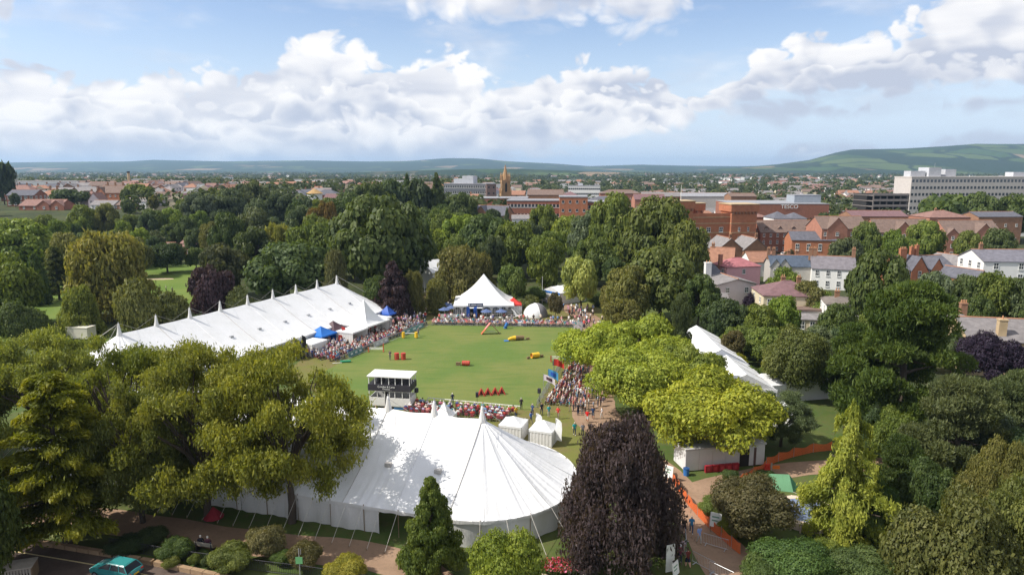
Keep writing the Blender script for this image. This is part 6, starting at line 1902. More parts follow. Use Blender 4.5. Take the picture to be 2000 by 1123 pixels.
m_top = cloth_mat('clothing_top', (), True)
m_trs = cloth_mat('clothing_trousers', [(.02, .025, .05), (.03, .03, .032), (.30, .25, .18), (.05, .08, .16), (.12, .12, .13), (.45, .43, .40), (.04, .05, .09)])
m_hair = cloth_mat('hair', [(.05, .03, .02), (.45, .43, .40), (.16, .10, .05), (.70, .68, .62), (.02, .015, .012), (.35, .26, .14), (.62, .60, .58)])
m_skin = mat('skin', (.52, .30, .21), .6, .05)
TOPS = [(.70, .70, .70), (.72, .70, .66), (.55, .12, .10), (.06, .08, .22), (.62, .36, .36), (.40, .46, .56), (.03, .03, .035), (.50, .16, .26), (.12, .22, .38), (.68, .64, .60), (.46, .06, .05), (.05, .24, .26), (.34, .26, .38),
        (.60, .52, .42), (.20, .20, .22), (.75, .74, .72), (.28, .34, .48), (.58, .26, .24)]


def person_mesh(name, J, E, rad, bone_mat, sub=1):
    """continuous body grown over a joint skeleton"""
    names = list(J)
    me = bpy.data.meshes.new(name)
    me.from_pydata([J[n] for n in names], [(names.index(a), names.index(b)) for a, b in E], [])
    o = bpy.data.objects.new(name, me)
    C.objects.link(o)
    sk = o.modifiers.new('skin', 'SKIN')
    sk.use_smooth_shade = True
    for n, v in zip(names, me.skin_vertices[0].data):
        v.radius = (rad[n], rad[n] * (.72 if n in ('chest', 'waist', 'pelvis') else 1))
        v.use_root = n == 'pelvis'
    if sub:
        ss = o.modifiers.new('sub', 'SUBSURF')
        ss.levels = ss.render_levels = sub
    out = bpy.data.meshes.new_from_object(o.evaluated_get(bpy.context.evaluated_depsgraph_get()))
    bpy.data.objects.remove(o)
    out.name = name
    out.materials.clear()
    for m in (m_skin, m_top, m_trs, m_hair):
        out.materials.append(m)
    bones = [(Vector(J[a]), Vector(J[b]), bone_mat[(a, b)], rad[a], rad[b]) for a, b in E]
    for p in out.polygons:
        c = p.center
        best, bm = 1e9, 0
        for a, b, mi, ra, rb in bones:
            d = b - a
            t = max(0, min(1, (c - a).dot(d) / max(1e-6, d.length_squared)))
            q = (c - a - d * t).length / (ra + (rb - ra) * t)
            if q < best:
                best, bm = q, mi
        if bm == 0 and c.z > J['head'][2] + .03 or (bm == 0 and c.z > J['head'][2] - .08 and c.y < J['head'][1] - .03 and c.z > J['neck'][2] + .05):
            bm = 3
        p.material_index = bm
        p.use_smooth = True
    return out


def body(pose, sub=1, skirt=False):
    """faces +y"""
    if pose == 'sit':
        J = {'pelvis': (0, 0, .50), 'waist': (0, -.02, .70), 'chest': (0, -.03, .92), 'neck': (0, -.01, 1.08), 'head': (0, .03, 1.24), 'crown': (0, .02, 1.34),
             'hipL': (-.10, .06, .48), 'kneeL': (-.13, .44, .50), 'ankL': (-.13, .46, .09), 'toeL': (-.13, .60, .05), 'hipR': (.10, .06, .48), 'kneeR': (.13, .44, .50), 'ankR': (.13, .48, .09), 'toeR': (.13, .62, .05),
             'shL': (-.19, -.03, .98), 'elL': (-.26, .06, .72), 'haL': (-.14, .28, .60), 'shR': (.19, -.03, .98), 'elR': (.26, .06, .72), 'haR': (.14, .28, .60)}
    else:
        st = {'stand': 0, 'walk': .24, 'stride': .34}[pose]
        J = {'pelvis': (0, 0, .95), 'waist': (0, 0, 1.10), 'chest': (0, 0, 1.32), 'neck': (0, .01, 1.48), 'head': (0, .04, 1.63), 'crown': (0, .03, 1.73),
             'hipL': (-.09, 0, .90), 'kneeL': (-.10, st * .6, .50), 'ankL': (-.10, st * .55, .09), 'toeL': (-.10, st * .55 + .15, .05), 'hipR': (.09, 0, .90), 'kneeR': (.10, -st * .2, .50), 'ankR': (.10, -st * 1.0, .12), 'toeR': (.10, -st * 1.0 + .14, .05),
             'shL': (-.19, 0, 1.40), 'elL': (-.25, -st * .5 - .02, 1.14), 'haL': (-.23, .02 - st * .3 + .1, .92), 'shR': (.19, 0, 1.40), 'elR': (.25, st * .4, 1.14), 'haR': (.23, st * .8 + .1, .95)}
    rad = dict(pelvis=.15, waist=.13, chest=.16, neck=.055, head=.105, crown=.075, hipL=.095, hipR=.095, kneeL=.065, kneeR=.065, ankL=.045, ankR=.045, toeL=.04, toeR=.04, shL=.07, shR=.07, elL=.05, elR=.05, haL=.04, haR=.04)
    if skirt:
        rad['kneeL'] = rad['kneeR'] = .13
    E = [('pelvis', 'waist'), ('waist', 'chest'), ('chest', 'neck'), ('neck', 'head'), ('head', 'crown')]
    bm = {E[0]: 1, E[1]: 1, E[2]: 1, E[3]: 0, E[4]: 0}
    for s in 'LR':
        for a, b, m in (('pelvis', 'hip' + s, 2), ('hip' + s, 'knee' + s, 2), ('knee' + s, 'ank' + s, 0 if skirt else 2), ('ank' + s, 'toe' + s, 3), ('chest', 'sh' + s, 1), ('sh' + s, 'el' + s, 1), ('el' + s, 'ha' + s, 0)):
            E.append((a, b))
            bm[(a, b)] = m
    return person_mesh('person', J, E, rad, bm, sub)


PM = {p: body(p) for p in ('sit', 'stand', 'walk', 'stride')}
PM['skirt'] = body('walk', 1, True)
PL = {p: body(p, 0) for p in ('sit', 'stand', 'walk')}
people = []
TOPN = ['white', 'off-white', 'brick red', 'navy', 'pink', 'pale blue', 'black', 'crimson', 'blue', 'cream', 'red', 'teal', 'lilac', 'beige', 'charcoal', 'bright white', 'slate blue', 'coral']


def person(x, y, face, pose='stand', top=None, label=None, group=None, h=1.0, z=0.025):
    """queued; the nearest become objects of their own"""
    people.append((x, y, face, pose, top or rnd.choice(TOPS), label, group, h, z))


chairs = []
m_chair = mat('red_plastic', (.24, .055, .065), .5)
CH = [('seat', MB().box(-.22, .22, -.2, .24, .42, .46).mesh('seat', m_chair)), ('backrest', MB().box(-.22, .22, -.25, -.21, .50, .88).mesh('backrest', m_chair))]
LG = MB().box(-.015, .015, -.015, .015, 0, .42).mesh('leg', m_steel)


def chair(x, y, face, label, group):
    chairs.append((x, y, face, label, group))


def rows_along(A, B, n_rows, d0, dd, sp, p, pose, label, group, side=1, seat=True, clabel=None, jit=.10):
    a, b = Vector(A), Vector(B)
    L = (b - a).length
    u = (b - a) / L
    nrm = Vector((-u.y, u.x)) * side            # away from the arena
    face = math.atan2(-nrm.y, -nrm.x) - math.pi / 2
    for r_ in range(n_rows):
        n = int(L / sp)
        for i in range(n):
            if rnd.random() > p * (1 - .06 * r_):
                continue
            q = a + u * ((i + .5 + .5 * (r_ % 2)) / n * L) + nrm * (d0 + dd * r_)
            x, y = q.x + rnd.gauss(0, jit), q.y + rnd.gauss(0, jit)
            person(x, y, face + rnd.gauss(0, .15), pose, None, label, group, rnd.uniform(.92, 1.06))
            if seat:
                chair(x, y, face, clabel, group + ' chairs')


aL0, aL1 = G(842, 634), G(664, 708)
rows_along(aL0, aL1, 5, 1.4, .95, .60, .93, 'sit', 'seated spectator in the rows along the left arena fence', 'seated spectators left', -1, True, 'red chair in the rows along the left arena fence')
rows_along(aL0, aL1, 4, 6.4, 1.1, .80, .72, 'stand', 'standing spectator between the left rows and the gazebos', 'standing visitors left', -1, False, jit=.5)
rows_along(G(842, 636), G(1140, 641), 3, 1.1, .85, .60, .94, 'sit', 'seated spectator in the rows before the pavilion', 'seated spectators far end', 1, True, 'red chair in the rows before the pavilion')
rows_along(G(842, 636), G(1140, 641), 2, 4.2, 1.2, 1.5, .5, 'stand', 'standing visitor behind the far rows', 'standing visitors far end', 1, False, jit=.5)
rows_along(G(1138, 648), G(1112, 705), 3, 1.2, .9, .65, .85, 'sit', 'seated spectator at the upper right arena fence', 'seated spectators upper right', 1, True, 'red chair at the upper right arena fence')
rows_along(G(1112, 705), G(1054, 790), 4, 1.2, 1.0, .66, .84, 'sit', 'seated spectator in the rows along the right arena fence', 'seated spectators right', 1, True, 'red chair in the rows along the right arena fence', jit=.24)
rows_along(G(1085, 760), G(1050, 797), 4, 4.8, .95, .75, .72, 'stand', 'standing visitor behind the right hand rows', 'standing visitors right', 1, False, jit=.35)
rows_along(G(1012, 801), G(818, 785), 4, 1.9, .98, .60, .97, 'sit', 'seated spectator with back to us in the near rows', 'seated spectators near side', 1, True, 'red chair in the near rows behind the marquee ridge', jit=.2)


def blob(px, py, w_, d_, n, pose, label, group):
    c = G(px, py)
    for _ in range(n):
        person(c[0] + rnd.uniform(-w_, w_), c[1] + rnd.uniform(-d_, d_), rnd.uniform(0, 6.28), rnd.choice(pose), None, label, group, rnd.uniform(.9, 1.06))


blob(858, 596, 4.2, 5, 46, ('stand', 'walk'), 'visitor in the crowd below the birches', 'crowd below the birches')
blob(800, 628, 3.6, 3.4, 26, ('stand', 'walk'), 'visitor near the orange tube and gazebos', 'visitors by the orange tube')
blob(1128, 612, 3.8, 5, 26, ('stand', 'walk'), 'visitor on the far right path', 'visitors far right path')
blob(1158, 635, 2.6, 6, 18, ('stand', 'walk'), 'visitor walking at the upper right corner of the arena', 'visitors upper right corner')
blob(1065, 590, 3.0, 3, 10, ('stand', 'walk'), 'visitor beside the food tent', 'visitors by the food tent')
blob(1160, 742, 2.2, 4.5, 16, ('stand', 'walk'), 'visitor on the path under the lime trees', 'visitors under the lime trees')
blob(640, 680, 3.2, 3, 20, ('stand', 'walk'), 'visitor before the bright blue gazebo', 'visitors by the gazebos')
blob(595, 700, 2.4, 2.0, 12, ('stand', 'walk'), 'visitor before the black gazebo', 'visitors by the black gazebo')
blob(690, 655, 4.0, 3, 16, ('stand', 'walk'), 'visitor before the tall pagoda tent', 'visitors by the pagoda')
blob(920, 622, 5.0, 1.0, 16, ('stand', 'sit'), 'guest on the terrace before the pavilion', 'guests on the pavilion terrace')
for px, py, f, pose, col, lab in (
        (1122, 850, 180, 'walk', (.02, .26, .28), 'person in teal jacket and black trousers walking on the grass'),
        (1138, 852, 175, 'walk', (.16, .16, .18), 'person in grey top beside the one in teal'),
        (1147, 825, 160, 'skirt', (.62, .02, .02), 'person in bright red coat on the path'),
        (1158, 818, 170, 'skirt', (.03, .06, .14), 'person in dark blue dress on the path'),
        (1137, 810, 20, 'stand', (.10, .09, .08), 'person in brown top at the path edge'),
        (1129, 811, 200, 'stand', (.05, .05, .06), 'person bending by a pushchair at the path edge'),
        (1090, 818, 160, 'walk', (.60, .06, .05), 'person in red top behind the right rows'),
        (1072, 815, 190, 'stand', (.05, .34, .36), 'person in turquoise clothes behind the right rows'),
        (1058, 810, 190, 'walk', (.03, .03, .04), 'person in black dress behind the right rows'),
        (1040, 812, 150, 'stand', (.06, .09, .20), 'person in blue standing at the corner of the rows'),
        (1175, 818, 80, 'walk', (.62, .62, .64), 'person in white shirt under the lime tree'),
        (1135, 778, 170, 'stand', (.75, .75, .74), 'person in white top on the path'),
        (1128, 776, 160, 'stand', (.70, .70, .70), 'person in pale top left of the white top'),
        (1144, 770, 170, 'walk', (.08, .07, .06), 'person in brown jacket on the path'),
        (1182, 784, 120, 'sit', (.03, .03, .05), 'person sitting under the lime tree'),
        (1037, 828, 30, 'walk', (.10, .18, .42), 'person in blue shirt behind the small gazebo'),
        (1026, 842, 60, 'walk', (.60, .46, .36), 'person in peach top behind the small gazebo'),
        (1008, 818, 200, 'stand', (.55, .36, .03), 'person in mustard yellow coat behind the near rows'),
        (884, 790, 20, 'stand', (.05, .06, .10), 'person in dark clothes standing in the near rows'),
        (1018, 800, 10, 'stand', (.05, .04, .05), 'person in dark clothes at the right end of the near rows'),
        (1350, 1042, 170, 'walk', (.05, .22, .42), 'person in blue top walking on the lower path'),
        (1365, 1062, 200, 'walk', (.25, .34, .62), 'person in pale blue top with pushchair on the lower path'),
        (1336, 1045, 170, 'walk', (.05, .035, .03), 'person with long hair in black on the lower path'),
        (1328, 1100, 10, 'stand', (.16, .04, .07), 'person in dark red standing by the near barrier'),
        (1343, 1108, 20, 'skirt', (.12, .03, .025), 'person with red hair in shorts by the near barrier'),
        (1333, 1088, 10, 'stand', (.40, .32, .36), 'person in pale pink by the near barrier'),
        (817, 657, 200, 'walk', (.25, .21, .20), 'dog handler beside the yellow jump'),
        (762, 703, 160, 'stand', (.10, .08, .09), 'dark dressed steward beside the red barrels'),
        (850, 612, 180, 'stand', (.62, .58, .08), 'steward in yellow high-visibility jacket'),
        (834, 612, 150, 'walk', (.42, .34, .44), 'person in lilac walking left of the steward'),
        (325, 570, 90, 'stand', (.55, .50, .38), 'golfer in cream top on the green'),
        (337, 573, 60, 'stand', (.20, .18, .15), 'golfer in dark top on the green'),
        (735, 815, 120, 'stand', (.40, .38, .36), 'person at the foot of the commentary box steps'),
        (393, 1072, 14, 'sit', (.03, .03, .04), 'person with brown hair on the park bench'),
        (407, 1074, 14, 'sit', (.10, .04, .06), 'person with white hair on the park bench')):
    x, y = G(px, py)
    person(x, y, R(f), pose, col, lab)

order = sorted(range(len(people)), key=lambda i: (people[i][5] is None, 0 if people[i][6] is None else people[i][1]))
rest = MB()
rest_me = {k: (np.array([v.co[:] for v in m.vertices]), [list(p.vertices) for p in m.polygons], [p.material_index for p in m.polygons]) for k, m in PL.items()}
bucket = {}
for n_, i in enumerate(order):
    x, y, f, pose, col, lab, grp, h, z = people[i]
    if n_ < 300:
        o = ob('person', PM[pose], None, (x, y, z), f, h, col)
        if grp and col in TOPS:
            w0 = lab.split(' ')[0]
            k0 = lab.index('spectator') + 9 if 'spectator' in lab else (lab.index('visitor') + 7 if 'visitor' in lab else len(w0))
            lab = lab[:k0] + ' in ' + TOPN[TOPS.index(col)] + ' top' + lab[k0:]
            grp = grp + ' in ' + TOPN[TOPS.index(col)]
        tag(o, lab, 'person', grp)
    else:
        bucket.setdefault(tuple(col), []).append((x, y, f, pose if pose in PL else 'stand', h, z))
V_, F_, MI_, n0 = [], [], [], 0
for (col, lst) in bucket.items():
    ci = TOPS.index(col) if col in TOPS else 0
    for x, y, f, pose, h, z in lst:
        v, fc, mi = rest_me[pose]
        c, s = math.cos(f), math.sin(f)
        V_.append(np.stack([x + (v[:, 0] * c - v[:, 1] * s) * h, y + (v[:, 0] * s + v[:, 1] * c) * h, z + v[:, 2] * h], 1))
        F_ += [[q + n0 for q in a] for a in fc]
        k2, k3 = rnd.randint(0, 2), rnd.randint(0, 2)
        MI_ += [{0: 0, 1: 1 + ci, 2: 19 + k2, 3: 22 + k3}[q] for q in mi]
        n0 += len(v)
me = bpy.data.meshes.new('crowd')
me.from_pydata(np.concatenate(V_).tolist(), [], F_)
me.materials.append(m_skin)
for i, c in enumerate(TOPS):
    me.materials.append(mat('crowd_top_%d' % i, c, .85, .05))
for nm, cs in (('crowd_trousers', [(.03, .035, .06), (.25, .22, .18), (.06, .08, .13)]), ('crowd_hair', [(.06, .04, .03), (.45, .43, .40), (.20, .13, .07)])):
    for i, c in enumerate(cs):
        me.materials.append(mat('%s_%d' % (nm, i), c, .85, .05))
me.polygons.foreach_set('material_index', MI_)
me.polygons.foreach_set('use_smooth', [True] * len(F_))
struct(ob('crowd', me), 'mass of further spectators round the arena', 'stuff')
# chairs: the 150 nearest singly, the others as one mass
chairs.sort(key=lambda c: c[1])
cb = MB()
for i, (x, y, f, lab, grp) in enumerate(chairs):
    if i < 150:
        t = thing('chair', lab, 'chair', (x, y, .025), f, grp)
        for nm, m in CH:
            ob(nm, m, t)
        for a in (-.2, .2):
            for b in (-.22, .2):
                ob('leg', LG, t, (a, b, 0))
    else:
        M = Matrix.Translation((x, y, .025)) @ Matrix.Rotation(f, 4, 'Z')
        cb.box(-.22, .22, -.2, .24, .42, .46, 0, M).box(-.22, .22, -.25, -.21, .46, .88, 0, M)
struct(cb.build('rows_of_chairs', m_chair), 'further rows of red chairs under the spectators', 'stuff')
# ------------------------------------------------------------------ commentary box
bx0, by0 = G(722, 797)
m_wp = mat('white_panel', (.72, .71, .69), .5, .08, 1.5)
m_bp = mat('charcoal_panel', (.035, .033, .042), .6, .1)
cbx = thing('commentary_box', 'white two-storey commentary box with dark band at the near arena edge', 'commentary box', (bx0, by0, 0), R(-9))
m_wp = mat('white_panel', (.72, .71, .69), .5, .08, 1.5)
m_bp = mat('charcoal_panel', (.035, .033, .042), .6, .1)
W_, D_ = 6.0, 2.9
cbx.scale = (.98, .98, .90)
m_thin = bpy.data.materials.new('thin_glass')
m_thin.use_nodes = True
m_thin.node_tree.nodes.clear()
k = NT(m_thin.node_tree)
k.n('ShaderNodeOutputMaterial', inp={0: k.n('ShaderNodeMixShader', inp={0: .72, 1: k.n('ShaderNodeBsdfPrincipled', inp={'Base Color': (.05, .05, .06, 1), 'Roughness': .08}).outputs[0], 2: k.n('ShaderNodeBsdfTransparent').outputs[0]}).outputs[0]})
for x_, y_, z_ in ((1.3, 1.6, 3.0), (3.2, 1.4, 3.0), (3.7, 1.9, 3.0), (5.3, 1.2, 3.0), (4.6, 1.8, .55)):
    MB().box(x_ - .5, x_ + .5, y_ - .3, y_ + .3, z_, z_ + .75 + .9 * (z_ > 2)).build('cabinet', m_bp, cbx)
MB().box(0, 2.3, 0, .08, .55, 1.85).build('lower_panel', m_wp, cbx)
MB().box(3.0, W_, 0, .08, .55, 1.85).build('lower_panel', m_wp, cbx)
MB().box(W_ - .08, W_, .08, D_, .55, 1.85).build('lower_panel', m_wp, cbx)
MB().box(0, .08, .08, D_, .55, 1.85).build('lower_panel', m_wp, cbx)
MB().box(.08, W_ - .08, D_ - .08, D_, .55, 1.85).build('lower_panel', m_wp, cbx)
MB().box(0, W_, 0.0, D_, .42, .55).build('floor', m_steel, cbx)
MB().box(.05, W_ - .05, .05, D_ - .05, 2.88, 3.0).build('floor', m_steel, cbx)
bp_ = MB().box(-.12, W_ + .12, -.12, D_ + .12, 2.95, 3.95).build('sign_band', m_bp, cbx)
MB().box(-.2, W_ + .2, -.2, D_ + .2, 5.15, 5.30).build('roof', m_wp, cbx)
for z0, z1, xs in ((1.85, 2.95, (0, 1.2, 2.3, 3.0, 3.8, 4.9, W_)), (3.95, 5.15, (0, .9, 1.9, 2.95, 3.9, 4.9, W_))):
    for i, x_ in enumerate(xs):
        MB().box(x_ - .05, x_ + .05, .0, .1, z0, z1).build('post', m_wp, cbx)
        MB().box(x_ - .04, x_ + .04, D_ - .1, D_, z0, z1).build('post', m_wp, cbx)
        if i < len(xs) - 1 and not (z0 < 2 and i == 2):
            MB().face([(x_ + .05, .05, z0), (xs[i + 1] - .05, .05, z0), (xs[i + 1] - .05, .05, z1), (x_ + .05, .05, z1)]).build('window_pane', m_thin, cbx)
    for y_ in (1.0, 2.0):
        MB().box(W_ - .06, W_ + .02, y_ - .04, y_ + .04, z0, z1).build('post', m_wp, cbx)
    MB().box(-.06, W_ + .06, -.06, .0, z1 - .08, z1).build('rail', m_wp, cbx)
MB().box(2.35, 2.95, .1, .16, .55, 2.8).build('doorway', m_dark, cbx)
for i in range(4):
    MB().box(2.25, 3.05, -.35 - .3 * i, -.05 - .3 * i, .42 - .11 * (i + 1), .47 - .11 * (i + 1) + .03).build('step', m_wood, cbx)
MB().box(3.6, 5.6, .05, 1.2, .03, .42).build('under_crate', mat('blue_crate', (.04, .16, .38), .6), cbx)
for x_ in (.7, W_ - .7):
    for y_ in (.5, D_ - .5):
        MB().cyl(x_, y_, 0, .42, .07, .07, 8).build('jack_leg', m_steel, cbx)
lettering('Combe & Lane', .42, m_frame, bp_, (2.6, -.14, 3.50), (R(90), 0, 0), .01)
lettering('Finance .', .36, m_frame, bp_, (2.7, -.14, 3.16), (R(90), 0, 0), .01)
# ------------------------------------------------------------------ agility ring
m_orange = mat('orange_paint', (.50, .13, .06), .6, .1)
m_red = mat('red_paint', (.42, .055, .04), .6, .1)
m_yel = mat('yellow_paint', (.72, .44, .03), .5, .1)
m_wht = mat('white_paint', (.75, .74, .70), .5, .05)
m_bluep = mat('blue_paint', (.03, .15, .42), .5, .1)
m_brn = mat('brown_hessian', (.20, .14, .075), .9, .2)


def at(px, py, name, label, cat, rz=0.0, group=None):
    x, y = G(px, py)
    return thing(name, label, cat, (x, y, .03), rz, group)


t = at(958, 652, 'agility_ramp', 'tall orange A-shaped agility ramp in the middle of the far lawn', 'agility ramp', R(8))
for s in (-1, 1):
    M = Matrix.Translation((s * .95, 0, 1.12)) @ Matrix.Rotation(R(s * 50), 4, 'Y')
    MB().box(-1.45, 1.45, -.55, .55, -.04, .04, 0, M).build('ramp_board', m_orange if s < 0 else m_brn, t)
    M2 = Matrix.Translation((s * .55, 0, 1.62)) @ Matrix.Rotation(R(s * 50), 4, 'Y')
    MB().box(-.8, .8, -.58, .58, .045, .06, 0, M2).build('contact_zone', mat('pink_paint', (.62, .22, .20), .6), t)
for s in (-.45, .45):
    MB().tube([(-1.0, s, .5), (1.0, s, .5)], .04, .04, 6).build('brace', m_steel, t)
t = at(986, 642, 'padded_barrel', 'blue padded roll standing on end right of the orange ramp', 'padded roll', R(20))
M = Matrix.Rotation(R(25), 4, 'Y')
b = MB()
b.tube([M @ Vector((0, 0, z)) for z in (.05, .4, 1.0, 1.35)], .36, .30, 12)
b.build('roll', m_bluep, t)
b = MB()
b.tube([M @ Vector((0, 0, z)) for z in (.3, .45)], .39, .39, 12).build('strap', m_bp, t)
t = at(1010, 665, 'collapsed_tunnel', 'collapsible tunnel with blue mat and yellow mouth on the lawn', 'agility tunnel', R(12))
MB().box(-2.6, -1.7, -.5, .3, 0, .12).build('mat', m_bluep, t)
MB().tube([(-1.8, 0, .25), (-1.2, .05, .45), (-.3, .15, .5)], .22, .45, 12).build('mouth', m_yel, t)
MB().tube([(-.3, .15, .5), (.6, .2, .5), (1.4, .2, .45)], .46, .40, 12).build('barrel', m_brn, t)
MB().box(1.9, 2.5, 0, .4, 0, .4).build('block', m_brn, t)
t = at(1045, 699, 'short_tunnel', 'short yellow tunnel barrel with wooden cradle', 'agility tunnel', R(28))
MB().tube([(-.75, 0, .48), (.0, 0, .48), (.75, 0, .48)], .46, .46, 14, cap=False).build('barrel', m_yel, t)
MB().tube([(-.5, 0, .48), (.4, 0, .48)], .36, .36, 14).build('lining', m_orange, t)
for s in (-1, 1):
    MB().box(s * 1.4 - .25, s * 1.4 + .25, -.15, .15, 0, .38).build('cradle', m_brn, t)
t = at(910, 714, 'barrel_jump', 'red barrel lying on its side in the middle of the lawn', 'barrel', R(-6))
MB().tube([(-.65, 0, .42), (-.3, 0, .42), (.3, 0, .42), (.65, 0, .42)], .42, .42, 14).build('barrel', m_red, t)
for s in (-.3, 0, .3):
    MB().tube([(s - .03, 0, .42), (s + .03, 0, .42)], .435, .435, 14).build('hoop', m_orange, t)
MB().box(-1.7, -.95, -.2, .2, 0, .55).build('stand', m_brn, t)
for px in (775, 788):
    t = at(px, 702, 'upright_barrel', 'left of two upright red barrels on the lawn' if px == 775 else 'right of two upright red barrels on the lawn', 'barrel', 0, 'pair of red barrels')
    MB().cyl(0, 0, 0, 1.15, .42, .42, 14).build('body', m_red, t)
    MB().cyl(0, 0, .36, .42, .435, .435, 14).build('hoop', m_orange, t)
    MB().cyl(0, 0, .74, .80, .435, .435, 14).build('hoop', m_orange, t)


def jump(px0, px1, py, label, wing, pole, h, rz=None, bars=2, tall=0.0):
    a, b = G(px0, py), G(px1, py)
    t = thing('jump', label, 'jump', (a[0], a[1], .03), 0 if rz is None else rz)
    L = math.hypot(b[0] - a[0], b[1] - a[1])
    for i, x_ in enumerate((0, L)):
        MB().box(x_ - .08, x_ + .08, -.35, .35, 0, .12).box(x_ - .09, x_ + .09, -.09, .09, .12, h + (tall if i else 0)).build('wing', wing, t)
    for i in range(bars):
        MB().tube([(.1, 0, h * (.85 - .32 * i)), (L - .1, 0, h * (.85 - .32 * i))], .06, .06, 8).build('pole', pole, t)
    return t


jump(720, 749, 687, 'white double-rail jump with one tall orange wing', m_orange, m_wht, .85, None, 2, .7)
t = jump(788, 813, 660, 'jump with fat yellow wings and one white pole', m_yel, m_wht, 1.1, None, 1)
for x_ in (0, math.hypot(G(813, 660)[0] - G(788, 660)[0], 0)):
    MB().cyl(x_, 0, .12, 1.15, .34, .28, 10).build('wing_pad', m_yel, t)
jump(1076, 1101, 706, 'red and white rail jump below the flags', m_red, m_wht, 1.0, None, 2, .4)
jump(1099, 1128, 674, 'high jump frame with a yellow bar', m_wht, m_yel, 1.9, None, 1)
for k, px in enumerate((940, 953, 967, 980)):
    t = at(px, 773 - k * 1.0, 'triangle_jump', ('leftmost', 'second from left', 'third from left', 'rightmost')[k] + ' of four red triangular hoop stands on the near lawn', 'agility stand', R(6), 'four red triangles')
    for s in (-1, 1):
        MB().tube([(s * .48, -.3, 0), (0, -.05, 1.05)], .10, .08, 6).build('leg', m_red, t)
        MB().tube([(s * .48, .5, 0), (0, .2, 1.05)], .09, .07, 6).build('leg', m_red, t)
    MB().face([(-.42, -.1, .08), (.42, -.1, .08), (0, 0, .95)]).build('panel', mat('dark_red', (.12, .025, .022), .7), t)
t = at(675, 708, 'rolled_mat', 'green rolled mat and white pole at the left corner of the lawn', 'mat', R(12))
MB().tube([(-.9, 0, .2), (.9, 0, .2)], .2, .2, 10).build('roll', mat('green_mat', (.03, .25, .13), .7), t)
MB().tube([(-2.2, -.3, .06), (-.6, -.2, .06)], .05, .05, 6).build('pole', m_wht, t)
# loudspeakers on stands
for px, py, lab in ((814, 789, 'black loudspeaker on stand beside the commentary box'), (932, 798, 'black loudspeaker on stand before the near rows'), (1053, 790, 'black loudspeaker on stand at the near right corner'), (1082, 733, 'black loudspeaker on stand at the right fence')):
    t = at(px, py, 'loudspeaker', lab, 'loudspeaker', rnd.uniform(0, 6))
    MB().cyl(0, 0, .35, 1.75, .03, .03, 6).build('pole', m_bp, t)
    for i in range(3):
        a = i * 2.094
        MB().tube([(0, 0, .75), (math.cos(a) * .5, math.sin(a) * .5, 0)], .022, .022, 5).build('leg', m_bp, t)
    MB().box(-.22, .22, -.2, .2, 1.7, 2.35).build('cabinet', m_bp, t)


def flag(px, py, label, col, h, w_, d_, rz, cols=None, name='flag'):
    t = at(px, py, name, label, 'flag', rz)
    MB().cyl(0, 0, 0, h, .035, .025, 6).build('pole', m_steel, t)
    n_, k_ = 12, 6
    V = [(w_ * i / (n_ - 1), .14 * math.sin(i * .9) * i / n_, h - .08 - d_ * j / (k_ - 1) - .35 * w_ * (i / (n_ - 1)) ** 2) for i in range(n_) for j in range(k_)]
    cl = ob('cloth', np_mesh('cloth', np.array(V), grid_faces(n_, k_), col, True), t)
    if cols:
        V2 = [(w_ * (.25 + .5 * i / 5), .14 * math.sin((.25 + .5 * i / 5) * (n_ - 1) * .9) * (.25 + .5 * i / 5) - .03, h - .08 - d_ * (.25 + .5 * j / 3) - .35 * w_ * (.25 + .5 * i / 5) ** 2) for i in range(6) for j in range(4)]
        ob('emblem', np_mesh('emblem', np.array(V2), grid_faces(6, 4), cols, True), cl)
    return t


m_pale = canvas_mat('pale_flag', (.70, .62, .66), .2, .3)
m_sky = canvas_mat('sky_flag', (.08, .30, .55), .2, .3)
m_ens = canvas_mat('ensign_flag', (.20, .34, .66), .2, .3)
flag(1094, 728, 'pale blue ensign flag on a pole at the right fence', m_ens, 3.6, 2.0, 1.2, R(-10), m_pale)
flag(1081, 734, 'red flag on a pole below the ensign', m_redc, 2.9, 1.7, 1.1, R(-6))
flag(1070, 765, 'turquoise flag with dark emblem on a pole', m_sky, 3.6, 1.6, 1.2, R(-20), m_navy)
flag(1061, 782, 'white flag with dark red stripe hanging from its pole', m_pale, 4.0, 1.8, .9, R(-25), m_maroon)
for k, (px, py, c_) in enumerate(((1108, 690, m_sky), (1113, 678, m_pale), (1120, 668, m_pale), (1126, 660, m_canvas))):
    flag(px, py, 'long ' + ('blue', 'lilac', 'pink', 'white')[k] + ' streamer flag blowing at the upper right fence', c_, 3.4, 2.4, .8, R(20 + 12 * k), None)


def feather(px, py, label, m, h, rz, w_=.75):
    t = at(px, py, 'feather_flag', label, 'flag', rz)
    MB().tube([(0, 0, 0), (0, 0, h * .7), (.12, 0, h * .92), (.5 * w_, 0, h)], .03, .015, 6).build('pole', m_steel, t)
    n_ = 14
    V = []
    for i in range(n_):
        f = i / (n_ - 1)
        z = .6 + (h - .6) * f
        wd = w_ * (1 if f < .8 else math.sqrt(max(0.02, 1 - ((f - .8) / .2) ** 2)))
        for j in range(4):
            V.append((.03 + wd * j / 3, .05 * math.sin(i * .7 + j), z))
    ob('sail', np_mesh('sail', np.array(V), grid_faces(n_, 4), m, True), t)
    return t


